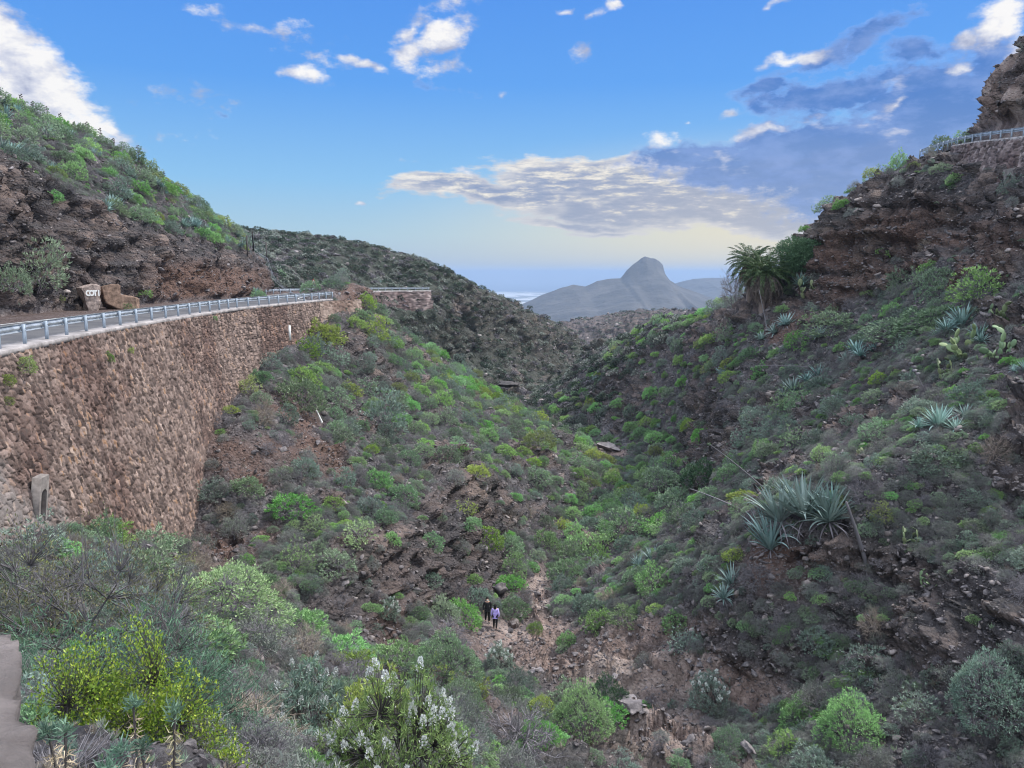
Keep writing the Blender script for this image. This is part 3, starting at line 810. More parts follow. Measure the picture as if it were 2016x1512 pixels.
# ------------------------------------------------------------------ far country: plain, sea, mountains, air
def far_mat(name, stops, scale, bump=0.4, bd=5.0):
    t = NT(name)
    pos = t.coord()
    c = t.ramp(t.noise(scale, 7, 0.62, pos), stops)
    t.base(c)
    t.bump(t.noise(scale * 2.2, 6, 0.6, pos), bump, bd)
    return t
def grid_mesh(name, X, Y, Z, mat, smooth=True):
    ny, nx = X.shape
    V = np.stack([X.ravel(), Y.ravel(), Z.ravel()], 1)
    i = np.arange(nx * ny).reshape(ny, nx)
    F = np.stack([i[:-1, :-1].ravel(), i[:-1, 1:].ravel(), i[1:, 1:].ravel(), i[1:, :-1].ravel()], 1)
    return mesh_np(name, V, F, mat, smooth=smooth)

def zplain(y):
    return np.interp(y, [600, 900, 2500, 5000, 9000, 16500, 17500], [-92, -130, -285, -345, -385, -399.2, -402])
yy = np.geomspace(620, 17500, 160); xx = np.linspace(-1.25, 1.25, 200)
Yg, Ug = np.meshgrid(yy, xx, indexing='ij')
Xg = Ug * (Yg + 500)
Zg = zplain(Yg)
pv = np.stack([Xg.ravel(), Yg.ravel(), Yg.ravel() * 0], 1)
Zg = Zg + (fbm(pv * 0.0012, 5, 4, ridged=True) * np.clip((9000 - Yg.ravel()) / 9000, 0, 1) * 22 * sstep(Yg.ravel(), 700, 1500)).reshape(Zg.shape)
t = far_mat('coastal_plain_soil', [(0.35, (0.10, 0.095, 0.07)), (0.55, (0.19, 0.17, 0.13)), (0.7, (0.30, 0.27, 0.22))], 0.002)
pos = t.coord((1, 1, 1))
# sheets of pale greenhouses and fields far out on the coast
cellc = t.voro(0.0016, pos)
sc_ = t.n('ShaderNodeSeparateColor'); t.l(cellc, sc_.inputs[0])
sepp = t.n('ShaderNodeSeparateXYZ'); t.l(pos, sepp.inputs[0])
farm_ = t.math('MULTIPLY', t.smooth(sepp.outputs[1], 8500, 10500), t.smooth(sc_.outputs[0], 0.5, 0.6))
old = t.b.inputs['Base Color'].links[0].from_socket
t.base(t.mix(farm_, old, (0.62, 0.62, 0.60)))
o = obj('coastal_plain', grid_mesh('coastal_plain', Xg, Yg, Zg, t.m)); tag(o, 'hazy pale plain running down to the sea', 'plain', kind='structure')

t = NT('sea_water')
t.base((0.016, 0.032, 0.06)); t.b.inputs['Roughness'].default_value = 0.35
t.b.inputs['Specular IOR Level'].default_value = 0.5
t.bump(t.noise(0.02, 4, 0.6, t.coord()), 0.6, 3.0)
ys = np.geomspace(14000, 300000, 60); xs = np.linspace(-1.2, 1.2, 60)
Ys, Us = np.meshgrid(ys, xs, indexing='ij')
o = obj('sea', grid_mesh('sea', Us * Ys, Ys, Ys * 0 - 400.5, t.m)); tag(o, 'blue grey ocean reaching to the horizon', 'sea', kind='structure')

def mountain(name, prof, Y0, near, far, label, x_pad=900, base_shift=0, rough=1.0):
    """ridge with a measured crest line; its flanks run down to the plain in gullied spurs"""
    pr = [(P(a, b, Y0)) for a, b in prof]
    px_ = np.array([a for a, b in pr]); pz_ = np.array([b for a, b in pr])
    nx, ny = 360, 200
    X1 = np.linspace(px_[0] - x_pad, px_[-1] + x_pad, nx)
    T = np.linspace(-1, 1, ny)
    Tg, Xm = np.meshgrid(T, X1, indexing='ij')
    zc = np.interp(X1, px_, pz_, left=pz_[0] - 200, right=pz_[-1] - 200)
    e0 = sstep(X1, X1[0], px_[0]); e1 = 1 - sstep(X1, px_[-1], X1[-1])
    Yw = Y0 + np.where(Tg < 0, Tg * near, Tg * far)
    basez = zplain(np.maximum(Yw, 620)) - 25
    zc2 = np.interp(X1, px_, pz_) ; zc2 = basez * (1 - e0 * e1) + zc2 * e0 * e1
    v = np.stack([Xm.ravel(), Yw.ravel(), 0 * Xm.ravel()], 1)
    gul = fbm(v * 0.0028, 5, 13, ridged=True).reshape(Xm.shape)
    fall = np.abs(Tg) ** 0.72
    H = zc2 - basez
    steepk = np.clip(zc2 / 60, 0, 1)          # the butte drops faster than its skirts
    prof_ = (1 - fall) ** (1 + 0.6 * steepk)
    Z = basez + H * prof_ + gul * 26 * rough * np.minimum(1, np.abs(Tg) * 7) * (1 - np.abs(Tg)) * (1 + .3 * steepk)
    Z += (fbm(v * 0.02, 4, 17).reshape(Xm.shape)) * 4
    Z += sstep(Z, -40, 40) * (fbm(v * np.array([.011, .007, 1]), 4, 19, ridged=True).reshape(Xm.shape)) * 16 * rough
    m = far_mat(name + '_rock', [(0.35, (0.035, 0.035, 0.035)), (0.55, (0.06, 0.058, 0.055)), (0.72, (0.10, 0.092, 0.085))], 0.006, 1.0, 18).m
    o = obj(name, grid_mesh(name, Xm, Yw, Z, m))
    tag(o, label, 'mountain', kind='structure')
    return o
mountain('mountain', [(960, 640), (1020, 601), (1060, 582), (1100, 566), (1130, 558), (1152, 561), (1175, 551), (1200, 547), (1222, 546), (1230, 536), (1236, 526), (1246, 514), (1262, 504), (1276, 501), (1288, 502), (1298, 510), (1304, 520), (1308, 536), (1318, 548), (1335, 560), (1360, 570), (1400, 584), (1460, 600), (1520, 620)],
         4000, 2300, 1500, 'blue hazy mountain crowned by a steep round butte', x_pad=500)
mountain('mountain', [(1290, 575), (1330, 556), (1365, 547), (1400, 545), (1450, 547), (1520, 552), (1600, 556), (1700, 566)],
         6500, 2600, 1500, 'long low hazy ridge behind the butte', x_pad=900, rough=1.2)

hz = bpy.data.materials.new('haze_air'); hz.use_nodes = True
hz.node_tree.nodes.clear()
pvn = hz.node_tree.nodes.new('ShaderNodeVolumePrincipled'); ho = hz.node_tree.nodes.new('ShaderNodeOutputMaterial')
pvn.inputs['Color'].default_value = (0.34, 0.46, 0.64, 1)
pvn.inputs['Density'].default_value = HAZE_DENSITY
pvn.inputs['Anisotropy'].default_value = 0.2
hz.node_tree.links.new(pvn.outputs[0], ho.inputs['Volume'])
v = [(x, y, z) for x in (-400000, 400000) for y in (-400, 310000) for z in (-404.5, 112)]
hm = mesh_np('haze', v, np.array([(0, 1, 3, 2), (4, 6, 7, 5), (0, 4, 5, 1), (2, 3, 7, 6), (0, 2, 6, 4), (1, 5, 7, 3)]), hz)
haze = obj('haze', hm); tag(haze, 'bluish sea haze in the distance', 'haze', kind='stuff')

# ------------------------------------------------------------------ mesh building
class MB:
    def __init__(s): s.v = []; s.f3 = []; s.f4 = []; s.n = 0; s.m3 = []; s.m4 = []
    def add(s, V, F, mi=0):
        V = np.asarray(V, float).reshape(-1, 3); F = np.asarray(F, int)
        s.v.append(V)
        if len(F):
            (s.f3 if F.shape[1] == 3 else s.f4).append(F + s.n)
            (s.m3 if F.shape[1] == 3 else s.m4).append(np.full(len(F), mi))
        s.n += len(V)
    def box(s, c, size, rot=None, mi=0, taper=1.0):
        x, y, z = [a / 2 for a in size]
        V = np.array([(-x, -y, -z), (x, -y, -z), (x, y, -z), (-x, y, -z), (-x * taper, -y * taper, z), (x * taper, -y * taper, z), (x * taper, y * taper, z), (-x * taper, y * taper, z)])
        if rot is not None: V = V @ np.array(rot.to_3x3()).T
        s.add(V + np.array(c), [(3, 2, 1, 0), (4, 5, 6, 7), (0, 1, 5, 4), (1, 2, 6, 5), (2, 3, 7, 6), (3, 0, 4, 7)], mi)
    def tube(s, pts, rad, n=6, mi=0, cap=True):
        pts = np.asarray(pts, float)
        if not hasattr(rad, '__len__'): rad = [rad] * len(pts)
        tg = np.gradient(pts, axis=0); tg /= np.linalg.norm(tg, axis=1, keepdims=True) + 1e-9
        ref = np.array([0, 0, 1.0]) if abs(tg[0][2]) < 0.9 else np.array([1.0, 0, 0])
        V = []
        for p_, t_, r_ in zip(pts, tg, rad):
            a = np.cross(t_, ref); a /= np.linalg.norm(a) + 1e-9; b = np.cross(t_, a); ref = np.cross(a, t_)
            for k in range(n):
                an = 2 * math.pi * k / n
                V.append(p_ + r_ * (math.cos(an) * a + math.sin(an) * b))
        F = []
        for i in range(len(pts) - 1):
            for k in range(n):
                F.append((i * n + k, i * n + (k + 1) % n, (i + 1) * n + (k + 1) % n, (i + 1) * n + k))
        s.add(V, F, mi)
        if cap:
            c0 = s.n; s.v.append(np.array([pts[-1]])); s.n += 1
            b0 = c0 - n
            s.f3.append(np.array([(b0 + k, b0 + (k + 1) % n, c0) for k in range(n)])); s.m3.append(np.full(n, mi))
    def strip(s, L, Rr, mi=0):
        """ribbon between two point rows"""
        L = np.asarray(L, float); Rr = np.asarray(Rr, float); n = len(L)
        F = [(i, i + 1, n + i + 1, n + i) for i in range(n - 1)]
        s.add(np.vstack([L, Rr]), F, mi)
    def mesh(s, name, mats, smooth=False):
        fs = []; mi = []
        if s.f3: fs.append(np.vstack(s.f3)); mi.append(np.concatenate(s.m3))
        if s.f4: fs.append(np.vstack(s.f4)); mi.append(np.concatenate(s.m4))
        mats = mats if isinstance(mats, (list, tuple)) else [mats]
        return mesh_np(name, np.vstack(s.v), fs, mats=mats, midx=np.concatenate(mi), smooth=smooth)

def empty(name, loc=(0, 0, 0), rot=None):
    o = bpy.data.objects.new(name, None); COL.objects.link(o); o.location = loc
    if rot is not None: o.rotation_euler = rot
    return o

def simple_mat(name, colr, rough=0.7, metal=0.0, nscale=6, var=0.25, spec=0.3, bumpd=0.0):
    t = NT(name)
    n_ = t.noise(nscale, 5, 0.6, t.coord())
    a = tuple(c * (1 - var) for c in colr); b = tuple(min(1, c * (1 + var)) for c in colr)
    t.base(t.ramp(n_, [(0.35, a), (0.65, b)]))
    t.b.inputs['Roughness'].default_value = rough; t.b.inputs['Metallic'].default_value = metal
    t.b.inputs['Specular IOR Level'].default_value = spec
    if bumpd: t.bump(n_, 0.6, bumpd)
    return t.m

M_GALV = simple_mat('galvanised_steel', (0.34, 0.375, 0.41), 0.5, 0.35, 2.2, 0.32, 0.5)
M_POST = simple_mat('galvanised_post', (0.26, 0.31, 0.37), 0.5, 0.3, 3, 0.2, 0.5)
M_CONC = simple_mat('pale_concrete', (0.27, 0.25, 0.245), 0.9, 0, 1.7, 0.38, bumpd=0.02)
M_CONCD = simple_mat('stained_concrete', (0.24, 0.215, 0.20), 0.9, 0, 2.5, 0.35, bumpd=0.02)
M_WHITE = simple_mat('white_paint', (0.72, 0.72, 0.70), 0.6, 0, 8, 0.12)
M_DARK = simple_mat('near_black', (0.02, 0.02, 0.02), 0.95)
ta = NT('asphalt')
na_ = ta.noise(14, 6, 0.7, ta.coord())
ta.base(ta.mix(ta.smooth(ta.noise(0.4, 4, 0.6, ta.coord()), 0.4, 0.62), ta.ramp(na_, [(0.3, (0.055, 0.055, 0.060)), (0.7, (0.085, 0.085, 0.09))]), (0.10, 0.098, 0.10)))
ta.bump(na_, 0.5, 0.01)
M_ASPH = ta.m

# stone wall --------------------------------------------------------
def stone_mat(name, ramp_stops, mort=(0.085, 0.07, 0.066)):
    t = NT(name)
    c = t.ramp(t.attr('stone'), ramp_stops)
    pos = t.coord()
    n_ = t.noise(9, 5, 0.65, pos)
    c = t.mix(0.55, c, t.ramp(n_, [(0.3, (0.14, 0.105, 0.09)), (0.7, (0.40, 0.31, 0.26))]), 'OVERLAY')
    c = t.mix(t.smooth(t.noise(0.16, 4, 0.6, pos), 0.46, 0.62), c, (0.30, 0.27, 0.27), 'SOFT_LIGHT')
    c = t.mix(t.math('MULTIPLY', t.attr('pale'), 0.6), c, (0.30, 0.28, 0.27))
    c = t.mix(t.attr('joint'), c, mort)
    t.base(c)
    t.bump(t.noise(18, 5, 0.7, pos), 0.7, 0.04)
    return t.m
ST_BROWN = [(0.0, (0.085, 0.070, 0.066)), (0.3, (0.17, 0.138, 0.127)), (0.6, (0.265, 0.215, 0.195)), (0.88, (0.38, 0.32, 0.295)), (0.95, (0.40, 0.27, 0.175)), (1.0, (0.55, 0.50, 0.47))]
ST_GREY = [(0.0, (0.10, 0.085, 0.085)), (0.35, (0.19, 0.16, 0.165)), (0.7, (0.29, 0.25, 0.25)), (1.0, (0.46, 0.42, 0.42))]
M_STONE = stone_mat('brown_wall_stone', ST_BROWN)
M_STONEG = stone_mat('grey_wall_stone', ST_GREY, (0.13, 0.11, 0.105))

def stone_wall_mesh(name, line, hfun, mat, batter=0.13, res0=0.05, cell=(0.185, 0.34), side=1, depth=0.10, lean=0.28, seed=0, pale=None):
    """line: (x, y, ztop) along the top; stones are real lumps standing proud of their joints"""
    L = np.array(line, float)
    seg = np.concatenate([[0], np.cumsum(np.linalg.norm(np.diff(L[:, :2], axis=0), axis=1))])
    s = [0.0]
    while s[-1] < seg[-1]:
        x = np.interp(s[-1], seg, L[:, 0]); y = np.interp(s[-1], seg, L[:, 1])
        s.append(s[-1] + max(res0, math.hypot(x, y) * 0.0019 * res0 / 0.05))
    s = np.array(s); s[-1] = seg[-1]
    X = np.interp(s, seg, L[:, 0]); Y = np.interp(s, seg, L[:, 1]); Zt = np.interp(s, seg, L[:, 2])
    tx = np.gradient(X); ty = np.gradient(Y); ln = np.hypot(tx, ty); tx /= ln; ty /= ln
    nx_, ny_ = ty * side, -tx * side
    H = np.array([hfun(a, b, c, d, e) for a, b, c, d, e in zip(X, Y, Zt, nx_, ny_)])
    nt = int(max(H) / (res0 * 1.25)) + 2
    tt_ = np.linspace(0, 1, nt)[:, None]
    D = tt_ * H[None, :]
    PX_ = X + nx_ * (0.05 + batter * D); PY_ = Y + ny_ * (0.05 + batter * D); PZ_ = Zt[None, :] - D
    S_ = np.repeat(s[None, :], nt, 0)
    wz = 0.25 * fbm(np.stack([S_.ravel() * 0.8, PZ_.ravel() * 0.8, 0 * S_.ravel()], 1), 3, 3 + seed)
    q_ = np.stack([(S_.ravel() + lean * PZ_.ravel() + wz) / cell[0], (PZ_.ravel() + 0.5 * wz) / cell[1], np.zeros(S_.size) + 0.37], 1)
    # 2-D cells: keep the cell points on one plane
    i = np.floor(q_[:, :2]).astype(np.int64); n = len(q_)
    f1 = np.full(n, 9.0); f2 = np.full(n, 9.0); cr = np.zeros(n); ox = np.zeros(n); oy = np.zeros(n)
    z0 = np.zeros(n, np.int64)
    for dx in (-1, 0, 1):
        for dy in (-1, 0, 1):
            a = i[:, 0] + dx; b = i[:, 1] + dy
            cx = a + 0.5 + 0.95 * (hsh(a, b, z0, seed + 1) - .5); cy = b + 0.5 + 0.95 * (hsh(a, b, z0, seed + 2) - .5)
            ddx = q_[:, 0] - cx; ddy = q_[:, 1] - cy
            d = np.hypot(ddx, ddy) * (0.8 + 0.4 * hsh(a, b, z0, seed + 9))
            m = d < f1
            f2 = np.where(m, f1, np.minimum(f2, d)); f1 = np.where(m, d, f1)
            cr = np.where(m, hsh(a, b, z0, seed + 3), cr); ox = np.where(m, ddx, ox); oy = np.where(m, ddy, oy)
    edge = f2 - f1
    k1 = hsh((cr * 1e6).astype(np.int64), z0, z0, 4) - .5; k2 = hsh((cr * 1e6).astype(np.int64), z0, z0, 5) - .5
    pillow = sstep(edge, 0.02, 0.20)
    pv_ = np.stack([S_.ravel(), PZ_.ravel(), 0 * cr], 1)
    dd = depth * (pillow * (0.55 + 0.9 * (cr - 0.3)) + pillow * 1.1 * (k1 * ox + k2 * oy)) + 0.022 * fbm(pv_ * 6, 2, 7) + 0.12 * fbm(pv_ * 0.25, 2, 8)
    dd = dd.reshape(PX_.shape)
    PX_ = PX_ + nx_ * dd; PY_ = PY_ + ny_ * dd
    me = grid_mesh(name, PX_, PY_, PZ_, mat)
    if side > 0: me.flip_normals()
    add_attr(me, 'stone', hsh((cr * 1e6).astype(np.int64), z0, z0, 6))
    add_attr(me, 'joint', 1 - sstep(edge, 0.015, 0.07))
    pl = np.zeros(n) if pale is None else pale(PX_.ravel(), PY_.ravel(), PZ_.ravel())
    add_attr(me, 'pale', pl)
    return me

def profile_sweep(mb, path, prof, mi=0, closed=False):
    """sweep an (offset, height) section along a path of (x, y, z); offset is to the right of travel"""
    Pth = np.array(path, float)
    t_ = np.gradient(Pth[:, :2], axis=0); t_ /= np.linalg.norm(t_, axis=1, keepdims=True)
    nr_ = np.stack([t_[:, 1], -t_[:, 0]], 1)
    V = []
    for (o_, h_) in prof:
        V.append(np.column_stack([Pth[:, :2] + nr_ * o_, Pth[:, 2] + h_]))
    n = len(Pth); k = len(prof)
    F = []
    for a in range(k if closed else k - 1):
        b = (a + 1) % k
        F += [(a * n + i, a * n + i + 1, b * n + i + 1, b * n + i) for i in range(n - 1)]
    mb.add(np.vstack(V), F, mi)

def resample(path, step):
    A = np.array(path, float)
    d = np.concatenate([[0], np.cumsum(np.linalg.norm(np.diff(A[:, :2], axis=0), axis=1))])
    n = max(2, int(d[-1] / step) + 1)
    s = np.linspace(0, d[-1], n)
    return np.column_stack([np.interp(s, d, A[:, k]) for k in range(3)])

WBEAM = [(-0.0, 0.44), (0.075, 0.475), (0.075, 0.525), (0.01, 0.575), (0.01, 0.625), (0.075, 0.675), (0.075, 0.725), (0.0, 0.76), (-0.006, 0.755), (0.066, 0.72), (0.066, 0.68), (0.0, 0.628), (0.0, 0.572), (0.066, 0.52), (0.066, 0.48), (-0.006, 0.445)]
POST_ME = None
def guardrail(path, label, post_side=1, spacing=2.15, group=None, post_h=0.74):
    """W-beam on channel posts; post_side: which side of the beam the posts stand on (+1 right of travel)"""
    global POST_ME
    path = resample(path, 1.0)
    g = empty('guardrail', tuple(path[0]))
    tag(g, label, 'guardrail', group)
    mb = MB()
    loc = path - path[0]
    prof = [(-post_side * o_, h_) for o_, h_ in WBEAM]
    profile_sweep(mb, loc, prof, closed=True)
    bm_ = obj('beam', mb.mesh('beam', M_GALV), g)
    if POST_ME is None:
        pb = MB()
        pb.box((0, 0.055, post_h / 2 - 0.15), (0.13, 0.012, post_h + 0.30)); pb.box((-0.061, 0.003, post_h / 2 - 0.15), (0.01, 0.09, post_h + 0.30)); pb.box((0.061, 0.003, post_h / 2 - 0.15), (0.01, 0.09, post_h + 0.30))
        pb.box((0, -0.06, 0.60), (0.09, 0.03, 0.24)); pb.box((0, 0.07, 0.60), (0.03, 0.02, 0.03)); pb.box((0, 0.07, 0.50), (0.03, 0.02, 0.03))
        POST_ME = pb.mesh('post', M_POST)
    pts = resample(path, spacing)
    tg = np.gradient(pts, axis=0)
    for a, b in zip(pts, tg):
        h = math.atan2(b[1], b[0])
        po = obj('post', POST_ME, g)
        nx_, ny_ = math.sin(h) * post_side, -math.cos(h) * post_side
        po.location = (a[0] - path[0][0] + nx_ * 0.10, a[1] - path[0][1] + ny_ * 0.10, a[2] - path[0][2])
        po.rotation_euler = (0, 0, h + (math.pi if post_side > 0 else 0))
    return g

# --- the big wall under the road
main_line = [(xwall(y), y, zroad(y) - 0.02) for y in np.arange(8, 84.2, 1.0)]
def h_main(x, y, zt, nx_, ny_):
    z = zt; d = 1.0
    while d < 16:
        if zt - d < ground_xy(x + nx_ * (0.13 * d + 0.1), y + ny_ * (0.13 * d + 0.1)) - 1.1: break
        d += 0.25
    return d
HC = {}
ysm = np.arange(6, 88, 1.0)
hs_ = np.array([h_main(xwall(y), y, zroad(y), 0.99, 0.05) for y in ysm])
hs_ = np.maximum(hs_, 2.0); hs_ = np.convolve(np.pad(hs_, 2, mode='edge'), np.ones(5) / 5, 'valid') + 0.4
hfun_main = lambda x, y, zt, a, b: float(np.interp(y, ysm, hs_))
wallg = empty('stone_retaining_wall', (0, 0, 0))
tag(wallg, 'tall brown dry stone wall holding up the near stretch of road', 'retaining wall')
def pale_main(x, y, z):
    return sstep(z * -1 + (y - 25) * -0.9 + fbm(np.stack([x, y, z], 1) * 0.5, 2, 2) * 2, 5.5, 7.5) * 0.8
obj('masonry', stone_wall_mesh('masonry', main_line, hfun_main, M_STONE, pale=pale_main), wallg)
mb = MB()
kl = resample([(xwall(y), y, zroad(y)) for y in np.arange(5, 85.8, 1.0)], 0.5)
kerb_w = 0.02 * vnoise(kl * 1.3, 8)
profile_sweep(mb, kl, [(-0.95, 0.02), (-0.93, 0.13), (0.06, 0.12), (0.11, 0.09), (0.10, -0.10), (-0.2, -0.12)])
obj('concrete_coping', mb.mesh('concrete_coping', M_CONC), wallg)
# arched drain outlet low in the wall
dl, _n = P(88, 978, 26.5), None
def drain(parent, x, y, z, h, wdt, yaw, lean, sink=0.0):
    mb = MB()
    # frame as an outline with an arched opening, extruded
    n = 9; hw = wdt / 2; ih = hw * 0.60
    outer = [(-hw, 0), (-hw * 0.92, h), (hw * 0.92, h), (hw, 0)]
    arch = [(-ih, 0)] + [(-ih * math.cos(math.pi * k / n), h * 0.62 + ih * math.sin(math.pi * k / n)) for k in range(n + 1)] + [(ih, 0)]
    rotm = Matrix.Rotation(yaw, 4, 'Z') @ Matrix.Rotation(lean, 4, 'X')
    dep = 0.2
    def tr(pts, d):
        return [tuple(rotm @ Vector((a, d, b))) for a, b in pts]
    o2 = [(-hw, 0)] + [(-hw + 0.08 * hw * k / n * 2 if k < n / 2 else hw - 0.08 * hw, h) if False else (np.interp(k / n, [0, .5, 1], [-hw * .95, 0, hw * .95]), h if 0 < k < n else h) for k in range(n + 1)] + [(hw, 0)]
    F = [(i, i + 1, len(arch) + i + 1, len(arch) + i) for i in range(len(arch) - 1)]
    mb.add(tr(arch, -dep) + tr(o2, -dep), F)                    # face
    mb.add(tr(arch, -dep) + tr(arch, 0.25), F)                  # reveal
    mb.add(tr(o2, -dep) + tr(o2, 0.1), F)                       # sides
    me = mb.mesh('drain_surround', M_CONCD)
    f = obj('drain_surround', me, parent, loc=(x, y, z))
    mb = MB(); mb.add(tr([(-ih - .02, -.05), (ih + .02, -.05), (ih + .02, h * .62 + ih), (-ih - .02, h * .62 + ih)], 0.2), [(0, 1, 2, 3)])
    obj('drain_dark_sheet', mb.mesh('drain_dark_sheet', M_DARK), f)  # flat near-black sheet paints the shade inside the outlet
    return f
dx_, dz_ = P(95, 1020, 26.4)
zb_ = dz_; xb_ = xwall(26.4) + 0.13 * (zroad(26) - zb_) + 0.05
drain(wallg, xb_ + 0.02, 26.4, zb_ - 0.15, 1.7, 0.60, R(90 + 4), R(7.5))

# --- short pale end wall, where the road turns behind the outcrop
endw = empty('stone_retaining_wall', (0, 0, 0)); tag(endw, 'short pale stone wall at the far end of the guardrail', 'retaining wall')
ex, ez = P(640, 592, 84.5); fx, fz = P(672, 592, 90)
obj('masonry', stone_wall_mesh('masonry', [(-20.2, 80.5, -2.95), (-19.3, 84.5, -2.95), (-18.2, 87.6, -2.98), (-17.9, 91, -3.0)], lambda *a: 3.6, stone_mat('pale_wall_stone', [(0, (0.28, 0.23, 0.20)), (0.5, (0.38, 0.32, 0.28)), (1, (0.5, 0.44, 0.4))]), res0=0.07, cell=(0.4, 0.4), seed=5), endw)

# --- far wall round the head of the side valley
fl = [(float(np.interp(y, GY, FXg[:, 5])) + 1.0, y, zroad(y) - 0.02) for y in np.arange(158, 199.1, 1.0)]
farw = empty('stone_retaining_wall', (0, 0, 0)); tag(farw, 'distant grey stone wall under the road across the side valley', 'retaining wall')
obj('masonry', stone_wall_mesh('masonry', fl, lambda x, y, zt, a, b: float(np.interp(y, [158, 164, 178, 192, 199], [2.2, 3.6, 6.4, 5.2, 2.0])), M_STONEG, res0=0.12, cell=(0.7, 0.7), depth=0.25, seed=9), farw)
mb = MB(); profile_sweep(mb, fl, [(-0.9, 0.02), (-0.9, 0.2), (0.12, 0.2), (0.14, -0.15)])
obj('concrete_coping', mb.mesh('concrete_coping', M_CONC), farw)

# --- upper road on the right
UL = [(41.0, 50, 9.6), (41.6, 56, 10.15), (42.1, 62, 10.75), (42.6, 66, 11.1), (44.35, 75, 12.2), (46.0, 82, 12.95)]
upw = empty('stone_retaining_wall', (0, 0, 0)); tag(upw, 'rubble stone wall below the high road at the right edge', 'retaining wall')
UWL = [(a - 0.5, b, c) for a, b, c in resample(UL, 1.0)]
obj('masonry', stone_wall_mesh('masonry', UWL, lambda x, y, zt, a, b: float(np.interp(y, [50, 60, 66, 72, 80, 82], [6.5, 7, 7.5, 7.5, 6, 4.5])), M_STONEG, side=-1, res0=0.06, cell=(0.42, 0.5), depth=0.22, seed=15, batter=0.16), upw)
mb = MB(); profile_sweep(mb, UWL, [(0.9, 0.02), (0.9, 0.13), (-0.1, 0.13), (-0.12, -0.1)])
obj('concrete_coping', mb.mesh('concrete_coping', M_CONC), upw)
drain(upw, 41.55, 65.4, 6.3, 2.3, 1.4, R(-90), R(9))

# --- road surfaces
rdy = np.concatenate([np.arange(-7, 86, 1.0), np.arange(86, 200, 1.0)])
def road_edge(y):
    if y < 84: return xwall(y) - 0.9
    return float(np.interp(y, GY, FXg[:, 5])) + (0.3 if y > 150 else 0.0)
re_ = np.array([road_edge(y) for y in rdy]); re_ = np.convolve(np.pad(re_, 3, mode='edge'), np.ones(7) / 7, 'valid')
Lp = [(x - 7.0, y, zroad(y) + 0.03) for x, y in zip(re_, rdy)]; Rp = [(x, y, zroad(y) + 0.03) for x, y in zip(re_, rdy)]
mb = MB(); mb.strip(Rp, Lp)
o = obj('road', mb.mesh('road', M_ASPH)); tag(o, 'grey asphalt mountain road above the brown stone wall', 'road', kind='structure')
mb = MB()
for off in (0.35, 6.6):
    mb.strip([(x - off, y, zroad(y) + 0.036) for x, y in zip(re_, rdy)], [(x - off - 0.12, y, zroad(y) + 0.036) for x, y in zip(re_, rdy)])
o = obj('road_markings', mb.mesh('road_markings', M_WHITE)); tag(o, 'white edge lines on the road', 'road marking', kind='structure')
mb = MB(); URL = resample(UL + [(48.5, 90, 13.5)], 1.0)
mb.strip([(a + 0.2, b, c + 0.03) for a, b, c in URL], [(a + 1.5, b, c + 0.03) for a, b, c in URL])
o = obj('road', mb.mesh('road', M_ASPH)); tag(o, 'high road on its ledge at the right edge', 'road', kind='structure')

guardrail([(xwall(y) - 0.38, y, zroad(y) + 0.12) for y in np.arange(12, 86.1, 1.0)], 'long galvanised guardrail on the coping of the brown stone wall', 1)
guardrail([(a - 0.4, b, c + 0.15) for a, b, c in fl], 'distant guardrail on top of the grey wall across the side valley', 1, 2.6)
guardrail([(-37.6, 118, -3.2), (-37.0, 124, -3.2), (-34.5, 130, -3.25), (-31.5, 134.5, -3.3), (-28.6, 137, -3.3)], 'short guardrail on the far bend where the road turns away', 1, 2.6)
guardrail([(a - 0.1, b, c + 0.13) for a, b, c in resample([(x - 0.2, y, z) for x, y, z in UL] + [(47.2, 86, 13.35), (48.3, 90, 13.7), (48.5, 94, 13.6)], 1.0)], 'guardrail of the high road against the sky at the right edge', -1)
# ------------------------------------------------------------------ plants: prototypes (kept out of the scene until copied or scattered)
G_BRIGHT = [(0.13, 0.27, 0.085), (0.21, 0.41, 0.12), (0.33, 0.54, 0.19)]
G_YELL = [(0.16, 0.24, 0.06), (0.25, 0.36, 0.08), (0.37, 0.47, 0.12)]
G_MID = [(0.12, 0.20, 0.11), (0.195, 0.30, 0.165), (0.30, 0.42, 0.25)]
G_TEAL = [(0.12, 0.185, 0.14), (0.18, 0.255, 0.20), (0.26, 0.345, 0.275)]
G_GREY = [(0.14, 0.165, 0.14), (0.21, 0.235, 0.20), (0.31, 0.335, 0.29)]
G_AGAVE = [(0.12, 0.20, 0.18), (0.20, 0.32, 0.29), (0.32, 0.44, 0.40)]
G_DARK = [(0.030, 0.070, 0.032), (0.048, 0.105, 0.046), (0.07, 0.14, 0.06)]
M_LB = leaf_mat('leaf_bright_green', G_BRIGHT); M_LY = leaf_mat('leaf_yellow_green', G_YELL); M_LM = leaf_mat('leaf_green', G_MID)
M_LT = leaf_mat('leaf_blue_green', G_TEAL); M_LG = leaf_mat('leaf_grey_green', G_GREY); M_LD = leaf_mat('leaf_dark_green', G_DARK)
M_AG = leaf_mat('agave_leaf', G_AGAVE, rough=0.5, transl=0.08)
M_CACT = leaf_mat('cactus_pad', [(0.10, 0.17, 0.07), (0.16, 0.24, 0.09), (0.24, 0.31, 0.12)], rough=0.5, transl=0.0)
M_TWIG = leaf_mat('grey_twig', [(0.085, 0.080, 0.090), (0.15, 0.14, 0.155), (0.26, 0.24, 0.26)], transl=0.0, rough=0.9)
M_TWIGB = leaf_mat('straw_twig', [(0.16, 0.13, 0.10), (0.25, 0.21, 0.17), (0.36, 0.31, 0.27)], transl=0.0, rough=0.9)
